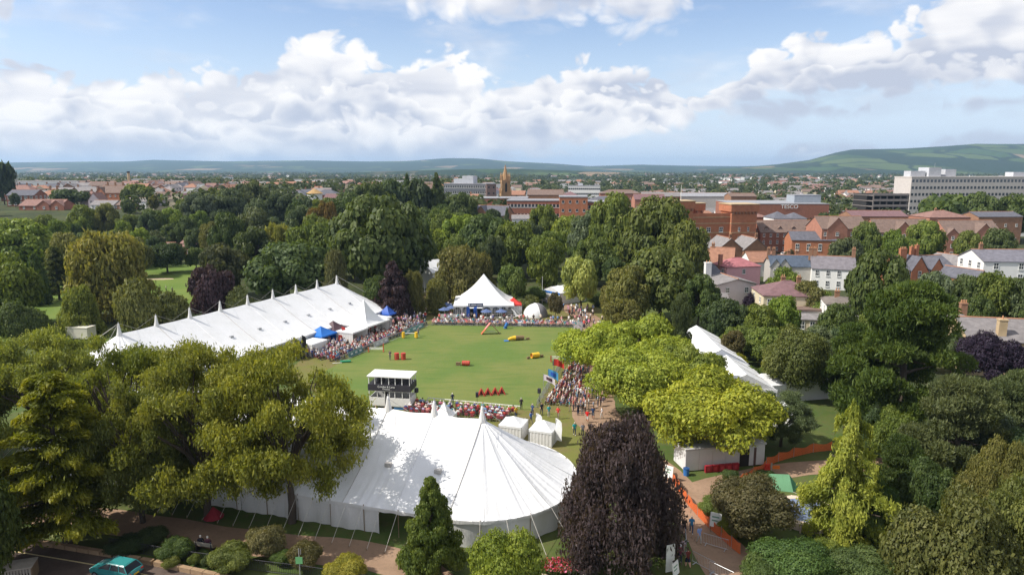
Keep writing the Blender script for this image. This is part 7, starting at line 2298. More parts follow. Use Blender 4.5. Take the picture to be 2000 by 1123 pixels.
feather(1046, 846, 'white feather flag left of the square gazebo', m_canvas, 2.7, R(-30), .9)
feather(1084, 868, 'tall white feather flag right of the square gazebo', m_canvas, 3.4, R(-35), .9)
feather(668, 672, 'red feather flag beside the low white tent', m_redc, 3.4, R(20))
feather(661, 674, 'red banner flag left of the red feather flag', m_redc, 2.0, R(20))
feather(911, 626, 'navy feather flag left of the pavilion entrance', m_navy, 3.2, R(0))
feather(932, 626, 'navy feather flag right of the pavilion entrance', m_navy, 3.2, R(180))
feather(591, 700, 'black feather flag right of the black gazebo', m_black, 4.2, R(20))
feather(563, 706, 'black feather flag left of the black gazebo', m_black, 3.6, R(20))
# orange air dancer
t = at(806, 616, 'air_dancer', 'orange inflatable tube figure leaning above the crowd', 'inflatable', R(10))
b = MB()
b.sm = True
b.tube([(0, 0, .4), (.05, 0, 1.2), (.15, 0, 1.7), (.05, 0, 2.1), (.35, .1, 3.0), (.9, .1, 3.8), (1.15, .1, 4.1)], .42, .42, 12).build('tube', mat('orange_nylon', (.75, .20, .06), .5), t)
MB().cyl(0, 0, 0, .5, .5, .45, 12).build('fan_base', m_yel, t)
# boat planter on a plinth
t = at(826, 588, 'boat', 'grey wooden boat with two masts among the birches', 'boat', R(-5))
V, n_ = [], 15
for i in range(n_):
    f = i / (n_ - 1) * 2 - 1
    wd = .95 * (1 - abs(f) ** 2.6) + .04
    for j in range(7):
        a = math.pi * j / 6
        V.append((f * 2.2, math.cos(a) * wd, 2.4 - math.sin(a) * 1.0 * (1 - .35 * f * f) + .35 * f * f))
m_grw = mat('weathered_wood', (.36, .32, .27), .9, .2, 2)
ob('hull', np_mesh('hull', np.array(V), grid_faces(n_, 7), m_grw, True), t)
MB().box(-1.8, 1.8, -.6, .6, 2.25, 2.32).build('deck', m_grw, t)
MB().box(-1.6, 1.9, -.9, .9, 0, 1.35).build('plinth', m_stone, t)
for x_ in (-.5, .5):
    MB().cyl(x_, 0, 2.3, 4.6 + x_, .07, .05, 8).build('mast', m_wht, t)
# giant deckchair
t = at(1009, 622, 'deckchair', 'giant white deckchair beside the red gazebo', 'deckchair', R(65))
for s in (-.6, .6):
    MB().tube([(s, -1.3, 0), (s, 1.0, 2.3)], .07, .07, 6).build('frame', m_wht, t)
    MB().tube([(s, 1.2, 0), (s, -1.1, .9)], .07, .07, 6).build('frame', m_wht, t)
MB().face([(-.55, -1.1, .85), (.55, -1.1, .85), (.55, .1, .62), (-.55, .1, .62)]).face([(-.55, .1, .62), (.55, .1, .62), (.55, 1.0, 2.2), (-.55, 1.0, 2.2)]).build('sling', m_canvas, t)
# parasols on the terrace
for k, (px, py) in enumerate(((868, 622), (882, 618), (950, 626), (979, 626), (872, 612))):
    t = at(px, py, 'parasol', ('navy parasol leftmost on the terrace', 'navy parasol by the left tent corner', 'navy parasol before the arched windows', 'navy parasol beside the red gazebo', 'navy parasol behind the terrace')[k], 'parasol')
    MB().cyl(0, 0, 0, 2.4, .03, .03, 6).build('pole', m_wht, t)
    MB().cyl(0, 0, 2.0, 2.6, 1.35, .05, 8).build('canopy', mat('navy_parasol', (.09, .13, .26), .8), t)
    MB().cyl(0, 0, .7, .75, .55, .55, 12).build('table_top', m_wht, t)
t = at(876, 622, 'terrace', 'pale grey decking terrace left of the pavilion', 'terrace', 0)
MB().box(-2.0, 3.0, -1.0, 5.0, 0, .25).build('deck', m_grw, t)
MB().box(-2.0, 3.0, -1.06, -1.0, .25, 1.2).build('balustrade', m_wallc, t)
# ------------------------------------------------------------------ barriers round the arena
BR = (MB().tube([(0, 0, .12), (0, 0, 1.05), (2.2, 0, 1.05), (2.2, 0, .12), (0, 0, .14)], .022, .022, 5).mesh('frame', m_steel), MB().tube([(.1, 0, .14), (2.1, 0, .14)], .015, .015, 4).mesh('rail', m_steel))
bars = MB()
for i in range(1, 15):
    bars.tube([(2.2 * i / 15, 0, .14), (2.2 * i / 15, 0, 1.03)], .009, .009, 4)
BARS = bars.mesh('bars', m_steel)
FT = MB().box(-.03, .03, -.3, .3, 0, .05).mesh('foot', m_steel)


def barrier(x, y, rz, label, group):
    t = thing('crowd_barrier', label, 'barrier', (x, y, .03), rz, group)
    ob('frame', BR[0], t)
    ob('rail', BR[1], t)
    ob('bars', BARS, t)['kind'] = 'stuff'
    ob('foot', FT, t, (.25, 0, .0))
    ob('foot', FT, t, (1.95, 0, .0))
    return t


def barrier_run(A, B, label, group):
    a, b = Vector(A), Vector(B)
    n = int((b - a).length / 2.3)
    an = math.atan2((b - a).y, (b - a).x)
    for i in range(n):
        p = a + (b - a) * (i / n)
        barrier(p.x, p.y, an, label, group)


barrier_run(aL0, aL1, 'grey barrier section along the left side of the arena', 'barriers left')
barrier_run(G(842, 635), G(1138, 640), 'grey barrier section along the far side of the arena', 'barriers far')
barrier_run(G(1138, 642), G(1048, 797), 'grey barrier section along the right side of the arena', 'barriers right')
for k, (px, py, an, lab) in enumerate(((1373, 1062, -32, 'steel barrier on the path beside the orange netting'), (1340, 1080, 78, 'steel barrier below the purple beech'), (1352, 1098, -50, 'steel barrier in the shade on the lower path'), (1385, 1118, -48, 'steel barrier at the bottom edge of the path'))):
    x, y = G(px, py)
    barrier(x, y, R(an), lab, None)
# advertising boards on the left fence, low white rail on the near side
for (p0, p1, m, lab) in (((680, 699), (708, 687), m_tealc, 'dark green advertising board on the left fence'), ((788, 655), (826, 639), mat('teal_board', (.06, .22, .22), .6), 'long teal advertising board on the left fence'), ((730, 679), (757, 667), mat('grey_board', (.45, .45, .46), .6), 'grey advertising board on the left fence')):
    a, b = Vector(G(*p0)), Vector(G(*p1))
    an = math.atan2((b - a).y, (b - a).x)
    t = thing('advertising_board', lab, 'board', (a.x + .25 * math.sin(an), a.y - .25 * math.cos(an), .03), an)
    L = (b - a).length
    M = Matrix.Rotation(R(-18), 4, 'X')
    MB().box(0, L, -.03, .03, .05, 1.0, 0, M).build('panel', m, t)
    for i in range(3):
        MB().box(L * (.15 + .3 * i), L * (.30 + .3 * i), -.04, -.032, .35, .65, 0, M).build('print', m_frame if 'teal' in lab or 'grey' in lab else m_wallc, t)
    for i in range(4):
        MB().tube([(L * i / 3, .02, .95), (L * i / 3, .55, 0)], .02, .02, 4).build('prop', m_steel, t)
a, b = Vector(G(836, 783)), Vector(G(1018, 800))
t = thing('low_rail', 'low white rail along the near edge of the arena', 'rail', (a.x, a.y, .03), math.atan2((b - a).y, (b - a).x))
L = (b - a).length
for i in range(6):
    MB().box(L * i / 6 + .02, L * (i + 1) / 6 - .02, -.04, .04, .42, .52).build('rail', m_wht, t)
    MB().box(L * i / 6 - .03, L * i / 6 + .03, -.04, .04, 0, .42).build('post', m_wht, t)
# white table at the far fence, banner of the low tent
t = at(1020, 636, 'table', 'white covered table at the far fence', 'table')
MB().box(-1.0, 1.0, -.4, .4, .70, .74).build('top', m_wht, t)
MB().box(-1.02, 1.02, -.42, -.40, .05, .72).build('cloth', m_canvas, t)
# ------------------------------------------------------------------ right of the path: netting, tent, cabin, signs
m_net = bpy.data.materials.new('orange_netting')
m_net.use_nodes = True
m_net.node_tree.nodes.clear()
k = NT(m_net.node_tree)
tcn = k.n('ShaderNodeTexCoord')
ck = k.n('ShaderNodeTexBrick', inp={'Vector': k.n('ShaderNodeMapping', inp={0: tcn.outputs['UV'], 3: (1, 1, 1)}).outputs[0], 'Scale': 9.0, 'Mortar Size': 0.028, 'Brick Width': .5, 'Row Height': .25})
dn = k.n('ShaderNodeBsdfPrincipled', inp={'Base Color': (.72, .155, .045, 1), 'Roughness': .6})
tn = k.n('ShaderNodeBsdfTranslucent', inp={0: (.72, .2, .06, 1)})
mn = k.n('ShaderNodeMixShader', inp={0: .3, 1: dn.outputs[0], 2: tn.outputs[0]})
tp = k.n('ShaderNodeBsdfTransparent')
mm = k.n('ShaderNodeMixShader', inp={0: k.m('MULTIPLY', ck.outputs['Fac'], 1.0), 1: tp.outputs[0], 2: mn.outputs[0]})
nzn = k.n('ShaderNodeTexNoise', inp={'Vector': tcn.outputs['Object'], 'Scale': 30.0})
m_net.node_tree.links.new(k.mr(nzn.outputs['Fac'], .30, .42), mm.inputs[0])
k.n('ShaderNodeOutputMaterial', inp={0: mm.outputs[0]})


def netting(label, pts, h=1.1):
    P = [Vector(G(*p)) for p in pts]
    t = thing('netting_fence', label, 'fence', (P[0].x, P[0].y, .02))
    q = random.Random(3)
    for i in range(len(P) - 1):
        a, b = P[i] - P[0], P[i + 1] - P[0]
        n_ = max(4, int((b - a).length / .35))
        V = []
        for c_ in range(n_):
            f = c_ / (n_ - 1)
            p = a + (b - a) * f
            nn = Vector((-(b - a).y, (b - a).x)).normalized() * (.10 * math.sin(c_ * 1.3))
            sag_ = .22 * math.sin(math.pi * f)
            for r_ in range(5):
                V.append((p.x + nn.x * r_ / 4, p.y + nn.y * r_ / 4, .05 + (h - sag_) * r_ / 4))
        ob('netting', np_mesh('netting', np.array(V), grid_faces(n_, 5), m_net, True), t)
        MB().cyl(a.x, a.y, 0, h + .15, .025, .02, 5).build('stake', m_steel, t)
    return t


netting('orange netting fence running down beside the path', [(1303, 925), (1322, 955), (1342, 985), (1362, 1008), (1385, 1032), (1408, 1052), (1428, 1070), (1446, 1084)])
netting('orange netting fence from the fork to the cabin corner', [(1432, 968), (1448, 945), (1470, 932), (1496, 918)])
netting('orange netting fence from the cabin towards the golden conifer', [(1496, 912), (1520, 902), (1550, 893), (1588, 884), (1625, 880)])
netting('short orange netting by the silver-leaved tree', [(1458, 842), (1478, 838)])
# cabin
cx, cy_ = G(1338, 922)
ex, ey = G(1492, 908)
an = math.atan2(ey - cy_, ex - cx)
L = math.hypot(ex - cx, ey - cy_)
cab = thing('cabin', 'long white cabin with grey roof under the yellow-tipped tree', 'cabin', (cx, cy_, .02), an)
m_cab = mat('cabin_white', (.60, .59, .58), .6, .08, .8)
for i in range(6):
    MB().box(L * i / 6 + .01, L * (i + 1) / 6 - .01, 0, .06, .1, 2.5).build('wall_panel', m_cab, cab)
MB().box(L - .06, L, .06, 3.0, .1, 2.5).build('wall_panel', m_cab, cab)
MB().box(0, .06, .06, 3.0, .1, 2.5).build('wall_panel', m_cab, cab)
MB().box(.06, L - .06, 2.94, 3.0, .1, 2.5).build('wall_panel', m_cab, cab)
MB().box(-.12, L + .12, -.12, 3.12, 2.5, 2.68).build('roof', mat('pale_felt', (.46, .45, .44), .8), cab)
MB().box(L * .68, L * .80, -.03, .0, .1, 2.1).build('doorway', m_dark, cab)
MB().box(L * .86, L * .89, -.03, .0, .1, 2.2).build('door_frame', mat('brown_frame', (.12, .07, .06), .8), cab)
rs = thing('red_sign', 'row of dark red letter boxes in front of the white cabin', 'sign', (cx + math.cos(an) * L * .22 + math.sin(an) * .5, cy_ + math.sin(an) * L * .22 - math.cos(an) * .5, .03), an)
for i in range(5):
    bx_ = MB().box(i * .82, i * .82 + .74, -.15, .15, 0, .78).build('letter_box', mat('deep_red', (.30, .02, .03), .5), rs)
    MB().box(i * .82 + .2, i * .82 + .52, -.17, -.155, .2, .6).build('letter_face', mat('red_face', (.42, .05, .06), .5), bx_)
t = at(1340, 928, 'bin', 'blue bin at the left end of the white cabin', 'bin')
MB().cyl(0, 0, 0, .75, .30, .34, 12).build('body', m_bluep, t)
MB().cyl(0, 0, .75, .82, .36, .36, 12).build('rim', mat('navy_rim', (.02, .07, .2), .5), t)
t = at(1498, 922, 'red_barrier_block', 'red and white plastic barrier block at the cabin corner', 'barrier')
MB().box(-.35, .35, -.25, .25, 0, .45).box(-.25, .25, -.12, .12, .45, .95).build('block', mat('red_plastic_block', (.55, .05, .03), .5), t)
MB().box(-.36, .36, -.26, -.252, .12, .3).build('stripe', m_wht, t)
t = at(1506, 926, 'post_sign', 'short wooden post with orange board at the path fork', 'sign')
MB().box(-.06, .06, -.06, .06, 0, 1.3).build('post', m_grw, t)
MB().box(.1, .9, -.02, .02, .6, 1.0).build('board', mat('orange_board', (.72, .17, .03), .5), t)
# green ridge tent
gx_, gy_ = G(1520, 950)
gt = thing('camping_tent', 'light green camping tent on the grass behind the netting', 'tent', (gx_, gy_, .02), R(-12))
P = [(-2.3, -.9, 0), (1.3, -1.1, 0), (1.3, 1.1, 0), (-2.3, .9, 0), (-.9, 0, 1.35), (1.0, 0, 1.45), (2.1, 0, 0)]
for nm, f in (('fly_panel', (0, 1, 5, 4)), ('fly_panel', (2, 3, 4, 5)), ('end_panel', (3, 0, 4)), ('end_panel', (1, 6, 5)), ('end_panel', (6, 2, 5))):
    MB().face([P[i] for i in f]).build(nm, m_greenc if nm == 'fly_panel' else canvas_mat('dark_green_canvas', (.08, .24, .13), .3, .2), gt)
for q in ((-2.3, -.9), (1.3, -1.1), (2.1, 0), (1.3, 1.1), (-2.3, .9)):
    MB().tube([(q[0] * .98, q[1] * .98, .05), (q[0] * 1.25, q[1] * 1.25, .02)], .015, .015, 4).build('guy_rope', m_rope, gt)
t = at(1790, 965, 'camping_tent', 'pale green tent glimpsed below the large pine', 'tent', R(30))
MB().face([(-1.2, -.8, 0), (1.2, -.8, 0), (1.0, 0, 1.2), (-1.0, 0, 1.2)]).face([(1.2, .8, 0), (-1.2, .8, 0), (-1.0, 0, 1.2), (1.0, 0, 1.2)]).build('fly_panel', m_greenc, t)
MB().face([(1.2, -.8, 0), (1.2, .8, 0), (1.0, 0, 1.2)]).face([(-1.2, .8, 0), (-1.2, -.8, 0), (-1.0, 0, 1.2)]).build('end_panel', m_greenc, t)


def board(px, py, label, w_, h_, leg, rz, m=None, tilt=0, marks=2):
    t = at(px, py, 'notice_board', label, 'sign', rz)
    M = Matrix.Rotation(R(tilt), 4, 'X')
    p = MB().box(-w_ / 2, w_ / 2, -.03, .03, leg, leg + h_, 0, M).build('panel', m or m_wht, t)
    for i in range(marks):
        MB().box(-w_ * .35, w_ * (.3 - .12 * i), -.036, -.031, leg + h_ * (.65 - .25 * i), leg + h_ * (.75 - .25 * i), 0, M).build('print', mat('print_green', (.18, .32, .22), .6), p)
    for s in (-.4, .4):
        MB().box(s * w_ - .03, s * w_ + .03, -.02, .04, 0, leg + .05).build('leg', m_wood, t)
    return t


board(1396, 1040, 'white notice board with green print beside the netting', 1.0, 1.3, .5, R(-25), None, -12)
board(1497, 1112, 'white sign standing in the hedge shrubs', .9, .9, 1.2, R(-28), None, -5, 1)
board(1304, 940, 'white poster board at the top of the netting fence', 1.0, 1.3, .4, R(-40), None, -8)
board(1322, 1130, 'white angled sign at the bottom edge of the path', 1.0, 1.1, .3, R(50), None, -10)
board(1308, 1118, 'tall white panel at the foot of the purple beech', .8, 2.4, .1, R(20), None, 0, 0)
# picket fence by the glazed gable
px0, px1 = G(1452, 806), G(1492, 803)
an = math.atan2(px1[1] - px0[1], px1[0] - px0[0])
pf = thing('picket_fence', 'white picket fence before the glazed marquee gable', 'fence', (px0[0], px0[1], .02), an)
L = math.hypot(px1[0] - px0[0], px1[1] - px0[1])
pk = MB().box(-.05, .05, -.015, .015, .05, 1.0).mesh('picket', m_wht)
for i in range(int(L / .2)):
    ob('picket', pk, pf, (i * .2, 0, rnd.uniform(-.01, .01)))
for z_ in (.3, .8):
    MB().box(0, L, .016, .05, z_, z_ + .07).build('rail', m_wht, pf)
t = at(1472, 845, 'umbrella_table', 'white parasol table by the picket fence', 'table')
MB().cyl(0, 0, 0, 2.2, .03, .03, 6).build('pole', m_wht, t)
MB().cyl(0, 0, 1.9, 2.4, 1.2, .05, 8).build('canopy', m_canvas, t)
# fountain with blue cover
fx, fy = G(1572, 1010)
ft = thing('fountain', 'round pale stone fountain basin with blue cover behind the golden conifer', 'fountain', (fx, fy, .02))
m_pst = mat('pale_stone', (.58, .46, .36), .85, .15)
b = MB()
for i in range(28):
    a0, a1 = i / 28 * 6.2832, (i + 1) / 28 * 6.2832
    b.face([(3 * math.cos(a0), 3 * math.sin(a0), 0), (3 * math.cos(a1), 3 * math.sin(a1), 0), (3 * math.cos(a1), 3 * math.sin(a1), .7), (3 * math.cos(a0), 3 * math.sin(a0), .7)])
    b.face([(3.1 * math.cos(a0), 3.1 * math.sin(a0), .7), (3.1 * math.cos(a1), 3.1 * math.sin(a1), .7), (2.4 * math.cos(a1), 2.4 * math.sin(a1), .72), (2.4 * math.cos(a0), 2.4 * math.sin(a0), .72)])
b.build('basin', m_pst, ft)
for i in range(24):
    a0 = i / 24 * 6.2832
    MB().cyl(3.3 * math.cos(a0), 3.3 * math.sin(a0), 0, .62, .09, .07, 6).build('baluster', m_pst, ft)
V = [(2.4 * f * math.cos(a / 20 * 6.2832), 2.4 * f * math.sin(a / 20 * 6.2832), .95 - .3 * f + .10 * math.sin(a * 1.7 + 5 * f)) for f in (0.02, .35, .7, 1.0) for a in range(21)]
ob('cover', np_mesh('cover', np.array(V), grid_faces(4, 21), canvas_mat('blue_tarpaulin', (.20, .25, .38), .4), True), ft)
t = at(1895, 1078, 'dome_shelter', 'turquoise dome shelter glimpsed behind the olive trees', 'tent', 0)
b = MB()
b.sm = True
for i in range(6):
    for j in range(16):
        e, a = R(90 * i / 6), j / 16 * 6.2832
        b.v.append((1.7 * math.cos(e) * math.cos(a), 1.7 * math.cos(e) * math.sin(a), 2.1 * math.sin(e)))
for i in range(5):
    for j in range(16):
        b.f.append([i * 16 + j, i * 16 + (j + 1) % 16, (i + 1) * 16 + (j + 1) % 16, (i + 1) * 16 + j])
        b.mi.append(0)
b.f.append([5 * 16 + j for j in range(16)])
b.mi.append(0)
b.build('shell', canvas_mat('turquoise_canvas', (.05, .36, .36), .3), t)
for i in range(4):
    a = i * 1.571
    MB().tube([(1.72 * math.cos(R(e)) * math.cos(a), 1.72 * math.cos(R(e)) * math.sin(a), 2.12 * math.sin(R(e))) for e in range(0, 91, 15)], .04, .04, 5).build('rib', m_steel, t)
# ------------------------------------------------------------------ car
m_teal = mat('teal_car_paint', (.035, .22, .22), .25, .03, spec=.6)
m_tyre = mat('tyre', (.02, .02, .021), .9)
m_rim = mat('alloy', (.4, .4, .42), .35, metal=.7)


def car(label, x, y, rz, paint, group=None):
    """faces +x, 4.2 m long"""
    t = thing('car', label, 'car', (x, y, .02), rz, group)
    S = [(-2.10, .74, .42, .72), (-2.0, .82, .30, .92), (-1.2, .86, .22, .97), (.6, .86, .22, .94), (1.3, .85, .24, .86), (1.95, .78, .30, .72), (2.12, .66, .40, .60)]
    V = []
    for x_, w_, z0, z1 in S:
        V += [(x_, -w_ * .92, z0), (x_, -w_, (z0 + z1) * .5), (x_, -w_ * .95, z1), (x_, 0, z1 + .04), (x_, w_ * .95, z1), (x_, w_, (z0 + z1) * .5), (x_, w_ * .92, z0)]
    n_ = 7
    b = MB()
    b.v = V
    for i in range(len(S) - 1):
        for j in range(n_):
            b.f.append([i * n_ + j, i * n_ + (j + 1) % n_, (i + 1) * n_ + (j + 1) % n_, (i + 1) * n_ + j])
            b.mi.append(0)
    b.f += [list(range(n_))[::-1], [(len(S) - 1) * n_ + j for j in range(n_)]]
    b.mi += [0, 0]
    body_ = b.build('body', paint, t)
    # greenhouse: glass box under a painted roof
    lo = [(-1.95, .76), (1.15, .76)]
    hi = [(-1.55, .60), (.25, .60)]
    zb, zt = .93, 1.40
    A_ = [(lo[0][0], -lo[0][1], zb), (lo[1][0], -lo[1][1], zb - .03), (lo[1][0], lo[1][1], zb - .03), (lo[0][0], lo[0][1], zb)]
    B_ = [(hi[0][0], -hi[0][1], zt), (hi[1][0], -hi[1][1], zt), (hi[1][0], hi[1][1], zt), (hi[0][0], hi[0][1], zt)]
    for i, nm in enumerate(('side_window', 'windscreen', 'side_window', 'rear_window')):
        j = (i + 1) % 4
        MB().face([A_[i], A_[j], B_[j], B_[i]]).build(nm, m_pane, t)
    b = MB()
    b.face([(p[0], p[1], p[2] + .015) for p in B_])
    rf = [(hi[0][0] - .02, -.63, zt), (hi[1][0] + .05, -.63, zt), (hi[1][0] + .05, .63, zt), (hi[0][0] - .02, .63, zt)]
    rt_ = [(hi[0][0] + .12, -.52, zt + .07), (hi[1][0] - .12, -.52, zt + .06), (hi[1][0] - .12, .52, zt + .06), (hi[0][0] + .12, .52, zt + .07)]
    b.face(rt_)
    for i in range(4):
        j = (i + 1) % 4
        b.face([rf[i], rf[j], rt_[j], rt_[i]])
    b.build('roof', paint, t)
    for s in (-1, 1):
        for xl, xh in ((-1.95, -1.55), (-1.15, -1.0), (-.15, -.25), (1.15, .25)):
            MB().tube([(xl, s * .775, zb), (xh, s * .61, zt)], .045, .04, 5).build('pillar', paint, t)
        MB().box(.75, .92, s * .98 - .08, s * .98 + .08, .92, 1.04).build('mirror', paint, t)
        MB().box(-2.1, -1.98, s * .62 - .12, s * .62 + .12, .66, .84).build('tail_light', m_red, t)
        MB().box(1.96, 2.06, s * .55 - .14, s * .55 + .14, .56, .68).build('headlight', m_frame, t)
        for xw in (-1.3, 1.32):
            w1 = MB().tube([(xw, s * .70, .31), (xw, s * .88, .31)], .31, .31, 16).build('wheel', m_tyre, t)
            MB().tube([(xw, s * .80, .31), (xw, s * .89, .31)], .19, .19, 12).build('rim', m_rim, w1)
    MB().box(-2.16, -2.08, -.7, .7, .40, .56).build('bumper', m_bp, t)
    MB().box(-2.13, -2.09, -.26, .26, .58, .70).build('number_plate', m_yel, t)
    return t


x, y = G(228, 1124)
car('teal estate car driving along the road at the lower left', x, y, R(163), m_teal)
x, y = G(1506, 499)
car('dark parked car beside the brick terrace', x, y, R(10), mat('dark_car_paint', (.02, .022, .03), .3, .02, spec=.6), 'cars by the terrace')
x, y = G(1536, 500)
car('white parked car beside the brick hall', x, y, R(5), mat('white_car_paint', (.66, .66, .66), .3, .02, spec=.6), 'cars by the terrace')
x, y = G(1598, 432)
for i, c_ in enumerate(((.35, .36, .38), (.5, .5, .52), (.06, .10, .2))):
    car(('silver', 'pale grey', 'blue')[i] + ' parked car in the car park behind the terrace', x - 9 + i * 6, y, R(80), mat('car_paint_%d' % i, c_, .3, .02, spec=.6), 'cars behind the terrace')
# ------------------------------------------------------------------ lower border: bench, railing, sign post, gate, flower bed
t = at(402, 1076, 'park_bench', 'dark park bench on the lower path with two people', 'bench', R(-14))
for i in range(3):
    MB().box(-.9, .9, -.05 + .16 * i, .07 + .16 * i, .40, .44).build('seat_slat', m_wood, t)
for i in range(3):
    MB().box(-.9, .9, -.22 - .03 * i, -.18 - .03 * i, .55 + .14 * i, .66 + .14 * i).build('back_slat', m_grw, t)
for s in (-.75, .75):
    MB().box(s - .04, s + .04, -.1, .4, 0, .40).build('leg', m_bp, t)
    MB().box(s - .04, s + .04, -.28, -.2, .0, .95).build('leg', m_bp, t)
RA = [Vector(G(*p)) for p in ((215, 1072), (345, 1095), (470, 1112), (600, 1128), (740, 1150))]
rl = thing('railing', 'thin dark iron railing between the road and the shrub border', 'railing', (RA[0].x, RA[0].y, 0))
up = MB().box(-.012, .012, -.012, .012, .1, 1.1).mesh('upright', m_bp)
for i in range(len(RA) - 1):
    a, b = RA[i] - RA[0], RA[i + 1] - RA[0]
    for z_ in (.15, 1.05):
        MB().tube([(a.x, a.y, z_), (b.x, b.y, z_)], .02, .02, 4).build('rail', m_bp, rl)
    n_ = int((b - a).length / .16)
    for j in range(n_):
        p = a + (b - a) * (j / n_)
        ob('upright', up, rl, (p.x, p.y, 0))
t = at(587, 1138, 'sign_post', 'grey post with a small green sign at the bottom edge', 'sign')
MB().cyl(0, 0, 0, 3.0, .05, .04, 8).build('post', m_steel, t)
MB().box(-.28, .28, -.07, -.05, 1.7, 2.3).build('panel', mat('green_sign', (.16, .42, .18), .5), t)
MB().box(.12, .16, -.05, .05, 2.5, 2.9).build('bracket', m_steel, t)
fbx, fby = G(1100, 1112)
fb = thing('flower_bed', 'oval bed of red and pink flowers in front of the marquee end', 'flower bed', (fbx, fby, .0))
n_ = 2600
q_ = np.random.default_rng(5)
ang = q_.uniform(0, 6.2832, n_)
rr = np.sqrt(q_.uniform(0, 1, n_))
P = np.stack([rr * np.cos(ang) * 2.2, rr * np.sin(ang) * 1.1, .30 + q_.uniform(0, .18, n_)], 1)
nn = unit(q_.normal(size=(n_, 3)) * .5 + np.array([0, 0, 1]))
rng = np.random.default_rng(8)
for nm, sl, col in (('foliage', slice(0, 1400), (.05, .09, .025)), ('red_blooms', slice(1400, 1800), (.36, .02, .03)), ('pink_blooms', slice(1800, 2100), (.45, .14, .18))):
    o = ob(nm, leaves(nm, P[sl] + (np.array([0, 0, .08]) if 'bloom' in nm else 0), nn[sl], np.full(len(P[sl]), .085), .8), fb, color=col)
    o['kind'] = 'stuff'
MB().tube([(2.3 * math.cos(a / 24 * 6.2832), 1.2 * math.sin(a / 24 * 6.2832), .05) for a in range(25)], .08, .08, 5).build('edging', m_pst, fb)
# gate pillars at the bottom left corner
t = at(30, 1132, 'garden_shed', 'slatted wooden bin store at the bottom left corner', 'bin store', R(18))
MB().box(-1.5, 1.5, -.8, .8, 1.2, 1.3).build('roof', m_grw, t)
for i in range(14):
    MB().box(-1.45 + .21 * i, -1.45 + .21 * i + .12, .74, .80, 0, 1.2).build('slat', m_grw, t)
    MB().box(-1.45 + .21 * i, -1.45 + .21 * i + .12, -.80, -.74, 0, 1.2).build('slat', m_grw, t)
MB().box(1.40, 1.48, -.74, .74, 0, 1.2).build('side_panel', m_wood, t)
# odd poles and small things seen among the trees
t = at(1059, 592, 'pole', 'thin white flagpole left of the food tent', 'pole')
MB().cyl(0, 0, 0, 6.5, .06, .04, 8).build('shaft', m_wht, t)
MB().cyl(0, 0, 6.5, 6.6, .08, .08, 8).build('finial', m_wht, t)
t = at(768, 595, 'lamp_post', 'thin dark lamp post below the purple beech', 'lamp post')
MB().cyl(0, 0, 0, 5.0, .06, .05, 8).build('shaft', m_bp, t)
MB().cyl(0, 0, 5.0, 5.35, .12, .2, 8).build('lantern', m_pane, t)
t = at(859, 612, 'marker_post', 'white marker post right of the steward', 'post')
MB().cyl(0, 0, 0, 1.9, .09, .09, 8).build('shaft', m_wht, t)
MB().cyl(0, 0, 1.9, 2.0, .10, .04, 8).build('cap', m_wht, t)
t = at(418, 1015, 'red_canopy', 'dark red sunshade at the foot of the marquee wall', 'sunshade')
MB().cyl(0, 0, .3, 1.3, .95, .06, 10).build('canopy', mat('wine_canvas', (.25, .02, .03), .8), t)
MB().cyl(0, 0, 0, 1.3, .03, .03, 6).build('pole', m_steel, t)
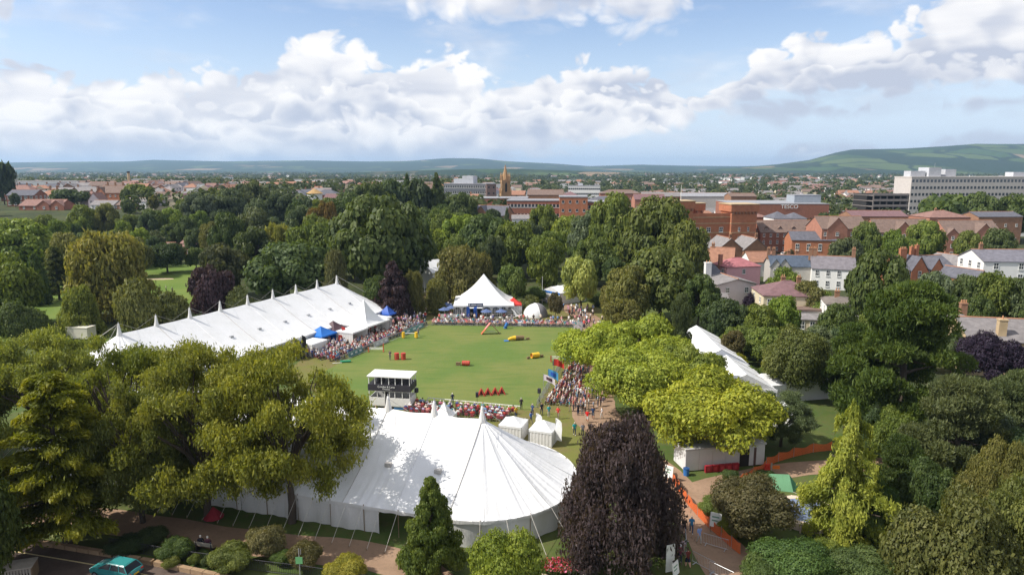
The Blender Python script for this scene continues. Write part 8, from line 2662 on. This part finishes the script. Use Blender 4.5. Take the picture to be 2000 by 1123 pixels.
# ------------------------------------------------------------------ labels of the look-alike trees and houses: each by its look and its nearest landmark
LM = [(215, 500, 'golden willow'), (325, 500, 'golf course oak'), (562, 520, 'blue green tree'), (748, 440, 'huge dark oak'), (635, 430, 'rusty tree'), (545, 460, 'pale willow'), (618, 390, 'round white tower'),
      (505, 380, 'tallest poplar'), (138, 395, 'large dark oak among houses'), (75, 405, 'red-tiled bungalow'), (420, 560, 'purple tree'), (768, 555, 'purple beech'), (898, 530, 'olive birch'), (945, 590, 'peaked pavilion'),
      (1065, 510, 'tall dense tree'), (1135, 550, 'pale yellow tree'), (1200, 430, 'tall centre oak'), (1290, 440, 'broad olive oak'), (915, 375, 'grey slab office'), (987, 350, 'church spire'), (1120, 420, 'brick stair tower'),
      (1400, 440, 'brick barracks'), (1450, 530, 'pink house'), (1550, 590, 'cream house'), (1630, 540, 'white villa'), (1820, 530, 'gabled Victorian house'), (1980, 520, 'white apartment house'), (1570, 450, 'brick hall'),
      (1770, 460, 'middle gabled terrace'), (1900, 400, 'pale office block'), (1760, 650, 'large pine'), (1655, 880, 'golden conifer'), (1935, 690, 'plum tree'), (1560, 700, 'birch by the marquee'), (112, 520, 'dark cedar'),
      (155, 600, 'weeping willow'), (1742, 410, 'car park'), (256, 360, 'brick stack'), (272, 380, 'round oak by the terrace'), (400, 365, 'white college block'), (335, 385, 'dormered terrace'), (215, 370, 'tall red brick house'),
      (40, 380, 'slate-roofed brick house'), (1530, 395, 'low brick store'), (1140, 365, 'white flat-roofed office'), (1210, 375, 'red tiled range'), (1375, 380, 'station roof'), (855, 380, 'broad tall conifer'), (395, 480, 'red clubhouse roof'),
      (440, 510, 'dark tree by the golf green'), (1855, 420, 'red hipped house'), (1460, 420, 'brick warehouse'), (1640, 440, 'left gabled terrace'), (1900, 445, 'right gabled terrace'), (955, 420, 'steep-gabled school'), (1040, 410, 'left brick wing')]
from collections import Counter
cnt = Counter(o.get('label') for o in C.objects if o.get('label') and o.get('category'))
used = set(k_ for k_, v_ in cnt.items() if v_ == 1)
for o in list(C.objects):
    if o.name in AUTO and cnt[o.get('label')] > 1:
        _, X, D, zt, look, noun, size = AUTO[o.name]
        dz = D * CP + (CAMH - zt) * SP
        ix, iy = 1000 + F * X / dz, 561.5 + F * ((CAMH - zt) * CP - D * SP) / dz
        done = False
        for gap_ in ('just', 'a little way', 'farther'):
            for lx_, ly_, nm in sorted(LM, key=lambda l: (l[0] - ix) ** 2 + (1.5 * (l[1] - iy)) ** 2)[:4]:
                rel = ('right of' if ix > lx_ else 'left of') if abs(ix - lx_) > 1.5 * abs(iy - ly_) else ('above' if iy < ly_ else 'below')
                for sz in ('', 'large ' if size > 11 else 'small '):
                    lab = '%s%s %s %s %s the %s' % (sz, look, noun, gap_, rel, nm)
                    if lab not in used and not done:
                        used.add(lab)
                        o['label'] = lab
                        done = True
            if done:
                break
